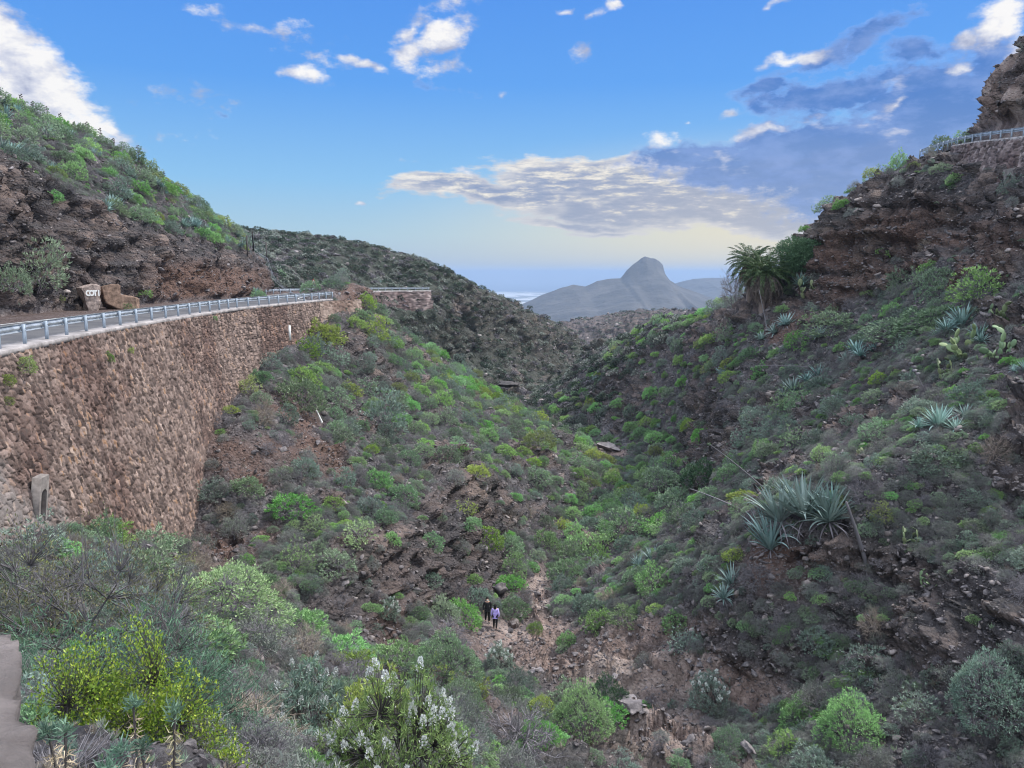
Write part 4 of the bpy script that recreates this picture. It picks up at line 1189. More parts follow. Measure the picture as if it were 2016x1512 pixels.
M_STEM = leaf_mat('dark_stem', [(0.040, 0.036, 0.036), (0.075, 0.066, 0.064), (0.12, 0.105, 0.10)], transl=0.0, rough=0.9)
M_PALMG = leaf_mat('palm_frond_green', [(0.055, 0.09, 0.038), (0.09, 0.14, 0.06), (0.14, 0.20, 0.09)], rough=0.45)
M_PALMB = leaf_mat('palm_frond_dry', [(0.15, 0.115, 0.09), (0.24, 0.185, 0.145), (0.34, 0.27, 0.22)], transl=0.1)
M_FLOW = leaf_mat('white_flower', [(0.55, 0.60, 0.55), (0.70, 0.74, 0.70), (0.82, 0.85, 0.82)], transl=0.2)
M_STRAW = leaf_mat('dead_leaf_tan', [(0.30, 0.22, 0.13), (0.42, 0.33, 0.20), (0.52, 0.43, 0.29)], transl=0.15)

def unit(v): return v / (np.linalg.norm(v, axis=-1, keepdims=True) + 1e-9)

def leaf_quads(base, dirn, length, width, rs, fold=0.0, curl=0.0):
    """one diamond leaf per row"""
    n = len(base)
    length = np.broadcast_to(length, (n,))[:, None]; width = np.broadcast_to(width, (n,))[:, None]
    side = unit(np.cross(dirn, unit(rs.normal(size=(n, 3)))))
    nrm = np.cross(side, dirn)
    b = base; t_ = base + dirn * length + nrm * length * curl
    m_ = base + dirn * length * 0.52 + nrm * length * 0.12
    V = np.stack([b, m_ + side * width * 0.5, t_, m_ - side * width * 0.5], 1).reshape(-1, 3)
    F = np.arange(4 * n).reshape(n, 4)
    return V, F

def twig_ribbons(p0, p1, w0, w1, rs, sag=0.06):
    """thin three-sided sticks between point pairs"""
    n = len(p0)
    d = unit(p1 - p0); a = unit(np.cross(d, rs.normal(size=(n, 3)))); b = np.cross(d, a)
    w0 = np.broadcast_to(w0, (n,))[:, None]; w1 = np.broadcast_to(w1, (n,))[:, None]
    V = []
    for (pt, w_) in ((p0, w0), (p1, w1)):
        for k in range(3):
            an = 2 * math.pi * k / 3
            V.append(pt + w_ * (math.cos(an) * a + math.sin(an) * b))
    V = np.stack(V, 1).reshape(-1, 3)
    base = np.arange(n)[:, None] * 6
    F = np.vstack([base + np.array([k, (k + 1) % 3, 3 + (k + 1) % 3, 3 + k]) for k in range(3)])
    return V, F

def dome_tips(n, rx, h, rs, lump=0.22, fill=0.25, lowest=0.12, flat=1.0):
    """points on (and a little inside) an uneven dome sitting on z = 0"""
    ph = rs.uniform(0, 2 * math.pi, n)
    cz = rs.uniform(lowest, 1, n) ** flat
    s = np.sqrt(1 - cz ** 2)
    d = np.stack([np.cos(ph) * s, np.sin(ph) * s, cz], 1)
    seed = rs.randint(1000)
    lumpn = 1 + lump * fbm(d * 2.2 + seed, 2, seed)
    r = lumpn * (1 - fill * rs.uniform(0, 1, n) ** 2)
    return d * r[:, None] * np.array([rx, rx, h]), d

def branch_net(tips, rs, base_r=0.06, levels=2, k1=9, w=(0.018, 0.007, 0.003), low=0.0):
    """stems from a root through a few forks to the tips"""
    n = len(tips)
    c1 = tips[rs.choice(n, k1, replace=False)] * np.array([0.45, 0.45, 0.42]) + np.array([0, 0, low])
    k2 = min(n, k1 * 5)
    c2 = tips[rs.choice(n, k2, replace=False)] * 0.74
    i1 = np.argmin(((c2[:, None] - c1[None]) ** 2).sum(2), 1)
    i2 = np.argmin(((tips[:, None] - c2[None]) ** 2).sum(2), 1)
    root = rs.normal(size=(k1, 3)) * base_r; root[:, 2] = -0.12
    P0 = np.vstack([root, c1[i1], c2[i2]]); P1 = np.vstack([c1, c2, tips])
    W0 = np.concatenate([np.full(k1, w[0]), np.full(k2, w[1]), np.full(n, w[2])])
    W1 = np.concatenate([np.full(k1, w[1]), np.full(k2, w[2]), np.full(n, w[2] * 0.6)])
    jm = rs.normal(size=(k1 + k2 + n, 3)) * 0.04 * np.linalg.norm(P1 - P0, axis=1, keepdims=True)
    mid = (P0 + P1) / 2 + jm + np.array([0, 0, 0.0])
    V1, F1 = twig_ribbons(P0, mid, W0, (W0 + W1) / 2, rs); V2, F2 = twig_ribbons(mid, P1, (W0 + W1) / 2, W1, rs)
    return np.vstack([V1, V2]), np.vstack([F1, F2 + len(V1)])

class Proto:
    """foliage and stems kept both apart (near things with parts) and joined (small copies)"""
    def __init__(s, name, parts, mats):
        s.name = name; s.parts = {}
        Vs = []; Fs = []; mi = []; n0 = 0
        for k, ((pn, V, F), m) in enumerate(zip(parts, mats)):
            s.parts[pn] = (V, F, m, mesh_np(pn, V, F, m))
            Vs.append(V); Fs.append(F + n0); n0 += len(V); mi.append(np.full(len(F), k))
        s.joined = mesh_np(name, np.vstack(Vs), np.vstack(Fs), mats=list(mats), midx=np.concatenate(mi))
    def recolour(s, leafmat, name=None):
        c = Proto.__new__(Proto); c.name = name or s.name; c.parts = {}
        ks = list(s.parts)
        for k in ks:
            V, F, m, me = s.parts[k]
            if k == ks[0]:
                me = me.copy(); me.materials[0] = leafmat; m = leafmat
            c.parts[k] = (V, F, m, me)
        c.joined = s.joined.copy(); c.joined.materials[0] = leafmat
        return c

def make_spurge(seed, n=330, leafs=6, h=0.62, ll=0.075, lw=0.022, mat=None, lump=0.22, stem=M_TWIG, fill=0.22, lowest=0.10):
    rs = np.random.RandomState(seed)
    tips, d = dome_tips(n, 0.5, h, rs, lump=lump, fill=fill, lowest=lowest)
    b = np.repeat(tips, leafs, 0) + rs.normal(size=(n * leafs, 3)) * 0.012
    dd = unit(np.repeat(d * np.array([1, 1, .8]) + np.array([0, 0, .35]), leafs, 0) + rs.normal(size=(n * leafs, 3)) * 0.55)
    V, F = leaf_quads(b, dd, ll * rs.uniform(.7, 1.3, n * leafs), lw * rs.uniform(.7, 1.3, n * leafs), rs, curl=0.1)
    SV, SF = branch_net(tips, rs, k1=8, w=(0.014, 0.006, 0.0028))
    return Proto('spurge_shrub', [('foliage', V, F), ('stems', SV, SF)], [mat or M_LB, stem])

def make_dry(seed, n=300, h=0.75, mat=None, spread=1.0):
    rs = np.random.RandomState(seed)
    tips, d = dome_tips(n, 0.5 * spread, h, rs, lump=0.35, fill=0.5, lowest=0.05)
    SV, SF = branch_net(tips, rs, k1=10, w=(0.016, 0.007, 0.0035))
    # fine side twigs
    k = n * 2
    i = rs.randint(0, n, k)
    p0 = tips[i] * rs.uniform(.6, .98, (k, 1)); p1 = p0 + unit(d[i] + rs.normal(size=(k, 3)) * 0.7) * rs.uniform(.05, .14, (k, 1))
    V2, F2 = twig_ribbons(p0, p1, 0.003, 0.0018, rs)
    return Proto('dry_shrub', [('twigs', V2, F2), ('stems', SV, SF)], [mat or M_TWIG, mat or M_TWIG])

def make_greybush(seed, n=420, mat=None, h=0.6):
    rs = np.random.RandomState(seed)
    tips, d = dome_tips(n, 0.5, h, rs, lump=0.4, fill=0.45, lowest=0.05)
    leafs = 5
    b = np.repeat(tips, leafs, 0) + rs.normal(size=(n * leafs, 3)) * 0.03
    dd = unit(np.repeat(d, leafs, 0) * .6 + np.array([0, 0, .5]) + rs.normal(size=(n * leafs, 3)) * 0.6)
    V, F = leaf_quads(b, dd, 0.055 * rs.uniform(.6, 1.4, n * leafs), 0.011, rs)
    SV, SF = branch_net(tips, rs, k1=9, w=(0.013, 0.006, 0.003))
    return Proto('wormwood_shrub', [('foliage', V, F), ('stems', SV, SF)], [mat or M_LG, M_TWIG])

def make_agave(seed, n=34, L=0.62, wid=0.085, dead=7, upright=0.0):
    rs = np.random.RandomState(seed)
    Vs = []; Fs = []; c = 0; DV = []; DF = []; dc = 0
    for k in range(n + dead):
        isd = k >= n
        fr = (k + .5) / n
        an = k * 2.39996 + rs.uniform(-.2, .2)
        elv = R(86 - 74 * (fr ** 0.9)) if not isd else R(rs.uniform(-25, 5))
        elv = elv * (1 - upright) + R(62) * upright if not isd else elv
        elv += rs.uniform(-.1, .1)
        ln = L * (0.72 + 0.28 * math.sin(math.pi * min(1, fr + .2))) * rs.uniform(.85, 1.12)
        h = np.array([math.cos(an), math.sin(an), 0.0]); up_ = np.array([0, 0, 1.0]); sd = np.array([-math.sin(an), math.cos(an), 0])
        bend = rs.uniform(-0.1, 0.35) if not isd else rs.uniform(.2, .9)
        if rs.rand() < .12: bend += .9
        rows = 7
        P_ = []; cur = h * 0.03 + up_ * 0.03; e = elv
        pts = [cur]
        for j in range(rows - 1):
            cur = cur + (h * math.cos(e) + up_ * math.sin(e)) * ln / (rows - 1)
            e -= bend / (rows - 1) * (1 + j * .3)
            pts.append(cur)
        wprof = [0.62, 0.85, 1.0, 0.92, 0.72, 0.42, 0.03]
        if isd: wprof = [x * .45 for x in wprof]
        V = []
        for j, (pt, wp) in enumerate(zip(pts, wprof)):
            ew = wid * wp * .5
            nn = -h * math.sin(elv) + up_ * math.cos(elv)
            V += [pt + sd * ew + nn * ew * .55, pt - nn * ew * .10, pt - sd * ew + nn * ew * .55]
        F = []
        for j in range(rows - 1):
            a = j * 3; F += [(a, a + 1, a + 4, a + 3), (a + 1, a + 2, a + 5, a + 4)]
        if isd: DV.append(np.array(V)); DF.append(np.array(F) + dc); dc += len(V)
        else: Vs.append(np.array(V)); Fs.append(np.array(F) + c); c += len(V)
    return Proto('agave', [('leaves', np.vstack(Vs), np.vstack(Fs)), ('dead_leaves', np.vstack(DV), np.vstack(DF))], [M_AG, M_TWIG])

def make_pear(seed, n=26):
    rs = np.random.RandomState(seed)
    nu, nv = 9, 5
    def pad(c, up_, nrm, L, W):
        side = np.cross(up_, nrm)
        V = []
        for i in range(nv + 1):
            th = math.pi * i / nv
            for j in range(nu):
                a = 2 * math.pi * j / nu
                x = math.sin(th) * math.cos(a) * W / 2; y = math.sin(th) * math.sin(a) * 0.018; z = (1 - math.cos(th)) / 2 * L
                V.append(c + side * x + nrm * y + up_ * z)
        F = [(i * nu + j, i * nu + (j + 1) % nu, (i + 1) * nu + (j + 1) % nu, (i + 1) * nu + j) for i in range(nv) for j in range(nu)]
        return np.array(V), np.array(F)
    pads = []; Vs = []; Fs = []; c = 0
    for k in range(n):
        if k < 6:
            base = np.append(rs.normal(size=2) * .16, -.02); up_ = unit(np.append(rs.normal(size=2) * .5, 1.0))
        else:
            pb, pu, pl = pads[rs.randint(0, len(pads))]
            base = pb + pu * pl * .9; up_ = unit(pu * .6 + rs.normal(size=3) * .55 + np.array([0, 0, .45]))
            if base[2] > .8: continue
        nrm = unit(np.cross(up_, rs.normal(size=3)))
        L = rs.uniform(.17, .26)
        V, F = pad(base, up_, nrm, L, L * rs.uniform(.55, .75))
        Vs.append(V); Fs.append(F + c); c += len(V); pads.append((base, up_, L))
    return Proto('prickly_pear', [('pads', np.vstack(Vs), np.vstack(Fs))], [M_CACT])

def make_tuft(seed, n=46, mat=None, L=0.5):
    rs = np.random.RandomState(seed)
    b = rs.normal(size=(n, 3)) * 0.06; b[:, 2] = 0
    d = unit(rs.normal(size=(n, 3)) * .45 + np.array([0, 0, 1.0]))
    V, F = leaf_quads(b, d, L * rs.uniform(.5, 1.1, n), 0.02, rs, curl=.15)
    return Proto('tuft', [('blades', V, F)], [mat or M_LG])

def rock_mesh(seed, mat, sub=2, rough=0.28, flat=0.75):
    rs = np.random.RandomState(seed)
    import bmesh
    bm = bmesh.new(); bmesh.ops.create_icosphere(bm, subdivisions=sub, radius=0.5)
    V = np.array([v.co[:] for v in bm.verts]); F = np.array([[v.index for v in f.verts] for f in bm.faces]); bm.free()
    # cut by random planes for flat faces, then roughen
    for k in range(11):
        nn = unit(rs.normal(size=3)); dd = rs.uniform(.16, .34)
        s = V @ nn - dd
        V = V - np.where(s > 0, s, 0)[:, None] * nn
    V = V * np.array([1, rs.uniform(.65, 1), rs.uniform(.5, .8) * flat / .75])
    V += unit(V) * (fbm(V * 4 + seed, 3, seed)[:, None] * rough * .18)
    return mesh_np('rock', V, F, mat)

def rock_mat(name, stops, sc=3):
    t = NT(name)
    pos = t.coord(); n_ = t.noise(sc, 6, 0.65, pos)
    c = t.ramp(n_, stops)
    hs = t.n('ShaderNodeHueSaturation'); t.l(c, hs.inputs['Color'])
    t.l(t.math('ADD', 0.62, t.math('MULTIPLY', t.rand(), 0.8)), hs.inputs['Value'])
    t.base(hs.outputs[0]); t.bump(t.noise(sc * 4, 5, .7, pos), 0.8, 0.05)
    return t.m
M_ROCK = rock_mat('loose_rock', [(0.33, (0.065, 0.060, 0.064)), (0.52, (0.135, 0.122, 0.125)), (0.7, (0.25, 0.22, 0.215))])
M_ROCKP = rock_mat('pale_rock', [(0.33, (0.13, 0.115, 0.11)), (0.52, (0.22, 0.19, 0.18)), (0.7, (0.34, 0.30, 0.29))])

SPURGE = [make_spurge(100 + i, n=[300, 380, 240, 340, 200][i], h=[.60, .5, .72, .55, .6][i], lump=[.3, .42, .38, .6, .7][i], fill=[.25, .3, .4, .35, .55][i]) for i in range(5)]
SPF = make_spurge(150, n=1300, leafs=6, h=.62, ll=.034, lw=.012, lump=.3)
SPF_Y = SPF.recolour(M_LY); SPF_M = SPF.recolour(M_LM); SPF_T = SPF.recolour(M_LT); SPF_D = SPF.recolour(M_LD)
SP_Y = [x.recolour(M_LY) for x in SPURGE]; SP_M = [x.recolour(M_LM) for x in SPURGE]; SP_T = [x.recolour(M_LT) for x in SPURGE]; SP_D = [x.recolour(M_LD) for x in SPURGE]
DRY = [make_dry(200 + i) for i in range(3)]
DRYB = [make_dry(210 + i, mat=M_TWIGB) for i in range(2)]
GREYB = [make_greybush(220 + i) for i in range(3)]
AGV = [make_agave(300, n=42, wid=.062, dead=14), make_agave(301, n=34, L=.58, wid=.058, dead=12), make_agave(302, n=44, L=.7, wid=.050, upright=.45, dead=14)]
def clump(src, tr, seed):
    parts = []; mats = []
    rs = np.random.RandomState(seed)
    for pn in src[0].parts:
        Vs = []; Fs = []; c = 0
        for i, (x, y, s_, a) in enumerate(tr):
            V, F, m, me = src[i % len(src)].parts[pn]
            ca, sa = math.cos(a), math.sin(a)
            W = V * s_; W = np.stack([W[:, 0] * ca - W[:, 1] * sa + x, W[:, 0] * sa + W[:, 1] * ca + y, W[:, 2]], 1)
            Vs.append(W); Fs.append(F + c); c += len(V)
        parts.append((pn, np.vstack(Vs), np.vstack(Fs))); mats.append(m)
    return Proto('agave', parts, mats)
AGV += [clump(AGV, [(0, 0, .8, 0), (.38, .1, .55, 1), (-.3, .25, .5, 2), (-.15, -.32, .42, 3)], 1), clump(AGV[::-1], [(-.2, 0, .7, 0), (.25, -.1, .6, 2), (.05, .35, .45, 4)], 2), clump([AGV[2], AGV[2], AGV[0]], [(0, 0, .9, 0), (.3, .1, .8, 1), (-.3, .12, .75, 2), (.1, -.3, .6, 3), (-.2, -.25, .5, 5)], 3)]
PEAR = [make_pear(310), make_pear(311, 34), make_pear(312, 20)]
TUFT = [make_tuft(320), make_tuft(321, mat=M_TWIGB), make_tuft(322, mat=M_LM)]
BOULD = [rock_mesh(360 + i, M_ROCK if i < 5 else M_ROCKP, sub=4, rough=.8, flat=.9) for i in range(7)]
ROCKS = [rock_mesh(330 + i, M_ROCK, sub=2) for i in range(5)] + [rock_mesh(340 + i, M_ROCKP, sub=2) for i in range(2)]

def lowpoly_shrub(seed, mat, n=70, leafs=2, dry=False):
    rs = np.random.RandomState(seed)
    tips, d = dome_tips(n, 0.5, 0.55, rs, lump=.3, fill=.3)
    b = np.repeat(tips, leafs, 0) + rs.normal(size=(n * leafs, 3)) * 0.03
    dd = unit(np.repeat(d, leafs, 0) + rs.normal(size=(n * leafs, 3)) * 0.7)
    V, F = leaf_quads(b, dd, 0.16, 0.11 if not dry else .035, rs)
    SV, SF = twig_ribbons(np.zeros((16, 3)) - np.array([0, 0, .1]), tips[:16] * .8, 0.02, 0.012, rs)
    return Proto('far_shrub', [('foliage', V, F), ('stems', SV, SF)], [mat, M_STEM])
M_F1 = leaf_mat('far_leaf_dark', [(0.034, 0.055, 0.040), (0.055, 0.085, 0.060), (0.085, 0.125, 0.085)]); M_F2 = leaf_mat('far_leaf_blue', [(0.042, 0.062, 0.052), (0.068, 0.095, 0.078), (0.10, 0.135, 0.11)])
LOW = [lowpoly_shrub(400 + i, m) for i, m in enumerate([M_F1, M_LG, M_F2, M_LM, M_TWIG, M_F1])]

# ------------------------------------------------------------------ placing
def rot_to(nrm, yaw, k=0.35):
    z = Vector((0, 0, 1)).lerp(nrm, k).normalized()
    return (z.to_track_quat('Z', 'Y') @ Euler((0, 0, yaw)).to_quaternion()).to_euler()

def put_thing(kind, proto, loc, nrm, width, label, cat, group=None, parts=True, yaw=None, squash=1.0, sink=0.04, lean=0.35):
    """a plant of its own: an Empty at its foot with foliage and stems under it, or one mesh when it is only a few pixels"""
    yaw = rnd.uniform(0, 6.28) if yaw is None else yaw
    sc = (width * rnd.uniform(.95, 1.05), width * rnd.uniform(.88, 1.05), width * squash)
    loc = Vector(loc) - Vector((0, 0, sink * width))
    if parts and len(proto.parts) > 1:
        e = empty(kind, loc, rot_to(nrm, yaw, lean)); e.scale = sc
        for pn, (V, F, m, me) in proto.parts.items():
            obj(pn, me, e)
    else:
        e = obj(kind, proto.joined, None, loc, rot_to(nrm, yaw, lean), sc)
    tag(e, label, cat, group)
    return e

def scatter_gn(name, protos, pts, rots, scl, idx, label):
    """many small copies nobody could count: one object"""
    me = bpy.data.meshes.new(name)
    me.vertices.add(len(pts)); me.vertices.foreach_set('co', np.asarray(pts, np.float32).ravel())
    add_attr(me, 'rot', rots, 'FLOAT_VECTOR'); add_attr(me, 'scl', scl, 'FLOAT_VECTOR'); add_attr(me, 'idx', idx, 'INT')
    c = bpy.data.collections.new(name + '_sources')
    for i, p_ in enumerate(protos):
        m_ = p_ if isinstance(p_, bpy.types.Mesh) else p_.joined
        so = bpy.data.objects.new('%s_source_%02d' % (name, i), m_)
        c.objects.link(so)
    ng = bpy.data.node_groups.new(name, 'GeometryNodeTree')
    ng.interface.new_socket('Geometry', in_out='INPUT', socket_type='NodeSocketGeometry')
    ng.interface.new_socket('Geometry', in_out='OUTPUT', socket_type='NodeSocketGeometry')
    N = ng.nodes.new; Lk = ng.links.new
    gi = N('NodeGroupInput'); go = N('NodeGroupOutput')
    ci_ = N('GeometryNodeCollectionInfo'); ci_.inputs['Collection'].default_value = c; ci_.inputs['Separate Children'].default_value = True; ci_.inputs['Reset Children'].default_value = True
    ip = N('GeometryNodeInstanceOnPoints'); ip.inputs['Pick Instance'].default_value = True
    def at(nm, ty):
        a = N('GeometryNodeInputNamedAttribute'); a.data_type = ty; a.inputs['Name'].default_value = nm
        return a.outputs[0]
    Lk(gi.outputs[0], ip.inputs['Points']); Lk(ci_.outputs[0], ip.inputs['Instance'])
    Lk(at('idx', 'INT'), ip.inputs['Instance Index'])
    er = N('FunctionNodeEulerToRotation'); Lk(at('rot', 'FLOAT_VECTOR'), er.inputs[0]); Lk(er.outputs[0], ip.inputs['Rotation'])
    Lk(at('scl', 'FLOAT_VECTOR'), ip.inputs['Scale']); Lk(ip.outputs[0], go.inputs[0])
    o = obj(name, me)
    md = o.modifiers.new('scatter', 'NODES'); md.node_group = ng
    tag(o, label, None, kind='stuff')
    return o

# sampling weights: true ground area per vertex
G_ = TV.reshape(NR, NA, 3)
e1 = np.gradient(T0.reshape(NR, NA, 3), axis=0); e2 = np.gradient(T0.reshape(NR, NA, 3), axis=1)
AREA = np.linalg.norm(np.cross(e1, e2), axis=2).ravel()
DIST = np.linalg.norm(TV, axis=1)
XWV = np.interp(T0[:, 1], [a for a, b in XW_T], [b for a, b in XW_T]); ZRV = np.interp(T0[:, 1], [a for a, b in ZR_T], [b for a, b in ZR_T])
OKG = (shelf < 0.1) & ~((T0[:, 1] < 86) & (TF > 5) & (T0[:, 0] < XWV + .13 * (ZRV - T0[:, 2]) + .5)) & (TV[:, 1] > 2)
near_zone = inside & OKG
def sample(n, weight, rmin=0.0, seed=0, occupied=None):
    rs = np.random.RandomState(seed)
    wgt = AREA * weight
    wgt = wgt / wgt.sum()
    k = rs.choice(len(TV), size=min(n, int((wgt > 0).sum())), replace=False, p=wgt)
    if rmin is None: return k
    rmin = np.broadcast_to(rmin, (len(TV),)) if not np.isscalar(rmin) else np.full(len(TV), rmin)
    cell = {}; out = []
    cs = 4.0
    occ = occupied if occupied is not None else []
    for x, y, r_ in occ:
        cell.setdefault((int(x // cs), int(y // cs)), []).append((x, y, r_))
    for j in k:
        x, y = TV[j, 0], TV[j, 1]; r_ = rmin[j]
        cx, cy = int(x // cs), int(y // cs); ok = True
        for a in (-1, 0, 1):
            for b in (-1, 0, 1):
                for (u, v, q_) in cell.get((cx + a, cy + b), ()):
                    if (u - x) ** 2 + (v - y) ** 2 < (0.5 * (r_ + q_)) ** 2: ok = False; break
                if not ok: break
            if not ok: break
        if ok:
            cell.setdefault((cx, cy), []).append((x, y, r_)); out.append(j)
    return np.array(out, int)
# ------------------------------------------------------------------ plants that stand out in the photograph, each with its own label
OCC = []
def place(kind, proto, px, py, wpx, label, cat, group=None, squash=1.0, dmin=0, dmax=1e9, parts=True, lean=0.3, occ=0.8, yaw=None):
    g, n_ = ground_at(px, py, dmin, dmax)
    d = g.y * COSP - g.z * SINP
    wd = wpx * d / FPX
    OCC.append((g.x, g.y, wd * occ))
    return put_thing(kind, proto, g, n_, wd, label, cat, group, parts=parts, squash=squash, lean=lean, yaw=yaw)
S0, S1, S2 = 0, 1, 2
shr = 'spurge_shrub'
HAND = [
    (shr, SP_M[0], 590, 800, 100, 'broad green shrub just right of the stone wall, above the bare scree', 1.0),
    (shr, SP_Y[1], 634, 672, 85, 'yellow green shrub below the far end of the guardrail', 1.0),
    (shr, SPURGE[1], 745, 952, 58, 'small bright green dome alone on the grey left slope', 1.0),
    (shr, SP_Y[0], 1062, 872, 72, 'bright yellow green dome above the bend of the stream bed', .8),
    (shr, SPURGE[0], 572, 1012, 95, 'green shrub on the red bare earth beside the stone wall', .8),
    (shr, SP_T[2], 752, 848, 85, 'tall blue green shrub in the middle of the left slope', 1.3),
    (shr, SP_T[0], 726, 1010, 58, 'blue green shrub below the small bright green dome', 1.1),
    (shr, SP_M[2], 668, 1128, 78, 'olive green shrub at the top of the rock bluff', .9),
    (shr, SP_Y[2], 735, 600 + 66, 60, 'yellow green shrub below the outcrop where the road turns', 1.0),
    (shr, SPF, 445, 1222, 235, 'wide bright green dome shrub at the foot of the stone wall', .72),
    (shr, SPF, 1148, 1436, 118, 'dense bright green round shrub on the edge of the rocky stream bed', 1.15),
    (shr, SPF_Y, 1064, 1418, 78, 'lighter green shrub left of the dense round one', 1.0),
    (shr, SPF_D, 1204, 1398, 84, 'dark green shrub behind the dense round one', 1.25),
    (shr, SPF, 1060, 1470, 100, 'green shrub in front of the pale dry twigs at the bottom edge', .9),
    (shr, SPF, 1680, 1460, 128, 'large bright green shrub at the foot of the right slope', 1.1),
    (shr, SPF_T, 1962, 1400, 150, 'large blue green shrub against the right edge of the photo', 1.2),
    (shr, SPF_T, 2000, 1330, 90, 'blue green shrub just above the large one at the right edge', 1.1),
    (shr, SPF_M, 1428, 1486, 84, 'green shrub among stones near the bottom edge, right of the path', .95),
    (shr, SPURGE[0], 906, 1222, 76, 'bright green shrub just left of the two walkers', .9),
    (shr, SP_M[0], 1008, 1212, 64, 'green shrub just right of the walkers, behind the boulder', 1.0),
    (shr, SPURGE[1], 1004, 1158, 62, 'bright green shrub up the path behind the leaning boulder', .9),
    (shr, SP_Y[1], 1051, 1244, 32, 'small yellow green bush on the path right of the walkers', 1.2),
    (shr, SP_Y[1], 1464, 978, 66, 'flat topped yellow green shrub left of the big agaves', .6),
    (shr, SP_Y[1], 1646, 985, 62, 'flat topped yellow green shrub right of the big agaves', .6),
    (shr, SP_Y[1], 1452, 1094, 52, 'flat topped yellow green shrub below the big agaves', .7),
    (shr, SP_Y[2], 1732, 1022, 46, 'sparse yellow green shrub right of the leaning dead trunk', 1.1),
    (shr, SP_D[1], 1385, 950, 90, 'dark green shrub under the red bank by the stream', .9),
    (shr, SP_M[0], 1330, 1000, 75, 'green shrub in the stream bed below the red bank', 1.0),
    (shr, SP_M[1], 1300, 945, 70, 'dull green shrub at the foot of the red bank', .9),
    (shr, SPURGE[2], 1180, 1090, 80, 'bright green shrub in the stream bed beyond the walkers', .8),
    (shr, SP_M[2], 1230, 1060, 95, 'broad green shrub at the middle of the stream bed', .8),
    (shr, SP_M[0], 1120, 1140, 80, 'green shrub right of the path behind the walkers', 1.0),
    (shr, SPURGE[2], 1225, 1230, 60, 'pale green shrub at the upper edge of the tan rock floor', .9),
    (shr, SPURGE[0], 1330, 1230, 55, 'green shrub right of the tan rock floor', .9),
    (shr, SPF_M, 880, 1330, 135, 'large dull green shrub below the walkers', .95),
    (shr, SPF_M, 905, 1410, 120, 'green shrub right of the white flowering bush', .95),
    (shr, SP_Y[0], 1890, 660, 0, '', 0),
    (shr, SP_M[1], 1830, 640, 130, 'broad green shrub under the right end of the crag', .6),
    (shr, SPURGE[2], 1925, 590, 95, 'vivid green shrub against the foot of the crag at the right edge', .9),
    (shr, SP_M[0], 1760, 665, 120, 'dull green shrub below the middle of the crag', .6),
    (shr, SP_M[2], 1640, 655, 90, 'dull green shrub below the left end of the crag', .6),
    (shr, SP_T[1], 1700, 950, 0, '', 0),
    (shr, SPURGE[0], 1505, 890, 50, 'green shrub on the stony slope above the big agaves', .9),
    (shr, SPURGE[0], 1620, 905, 44, 'leggy green shrub on the stony slope right above the big agaves', 1.2),
    (shr, SPURGE[0], 1570, 1480 - 60, 70, 'green shrub left of the large bright one at the bottom right', 1.0),
    (shr, SPURGE[1], 1148, 890, 60, 'low bright green dome at the bend of the stream bed', .6),
    (shr, SP_Y[1], 1190, 905, 46, 'yellow green dome beside the flat slab at the bend', .6),
    (shr, SP_M[0], 20, 575, 70, 'dark green bush at the foot of the road cut at the left edge', 1.3),
    (shr, SP_M[2], 75, 560, 90, 'green bush against the road cut, second from the left edge', 1.3),
    (shr, SP_Y[2], 105, 598, 46, 'straw coloured low bush on the verge of the road', .7),
    (shr, SPURGE[0], 278, 586, 32, 'small pale green bush right of the orange rock face', 1.1),
    (shr, SPURGE[0], 252, 606, 26, 'small bright green bush at the road edge under the orange rock', 1.0),
    (shr, SP_M[0], 510, 630 - 45, 34, 'green bush on the road verge near the far bend', 1.0),
]
for kind, pr, px, py, wpx, lab, sq in HAND:
    if wpx: place(kind, pr, px, py, wpx, lab, 'shrub', squash=sq)
place('dry_shrub', DRYB[0], 515, 838, 66, 'brown dry bush leaning against the stone wall', 'shrub', squash=1.1)
place('wormwood_shrub', GREYB[0], 463, 1052, 58, 'thin grey green bush on red earth next to the stone wall', 'shrub', squash=1.1)
place('wormwood_shrub', GREYB[1], 500, 1290, 150, 'grey green bush below the wide bright dome at the wall foot', 'shrub', squash=.85)
place('dry_shrub', DRYB[1], 600, 1285, 90, 'straw coloured dry bush right of the grey green bush', 'shrub', squash=.9)
place('dry_shrub', DRY[0], 880, 1270, 110, 'grey twiggy bush in front of the walkers', 'shrub', squash=.7)
place('dry_shrub', DRY[1], 1015, 1500, 190, 'pale grey mass of dry twigs at the bottom centre edge', 'shrub', squash=.9)
place('dry_shrub', DRY[2], 1560, 1030, 110, 'grey tangle of dead agave leaves under the big agaves', 'shrub', squash=.5)
place('dry_shrub', DRY[2], 1700, 985, 85, 'pale grey dry bush right of the big agaves', 'shrub', squash=.7)
place('dry_shrub', DRY[0], 1495, 1150, 100, 'grey dry twigs spreading right of the blue agave', 'shrub', squash=.6)
place('dry_shrub', DRY[1], 1700, 1150, 70, 'dead shaggy clump at the foot of the leaning dead trunk', 'shrub', squash=.6)
place('wormwood_shrub', GREYB[2], 1610, 1390, 95, 'silver grey bush above the large bright green shrub', 'shrub', squash=.8)
place('wormwood_shrub', GREYB[0], 1430, 1420, 75, 'silver grey bush below the flowering bush on the stream bed', 'shrub', squash=.6)
place('wormwood_shrub', GREYB[1], 1270, 1310, 50, 'small grey green bush on the tan rock floor', 'shrub', squash=.8)
place('dry_shrub', DRY[0], 1442, 590, 60, 'bare twiggy bush on the skyline left of the palms', 'shrub', squash=1.5, dmin=80)
place('wormwood_shrub', GREYB[2], 1605, 560, 40, 'grey bush between the round tree and the crag', 'shrub', squash=1.3, dmin=70)

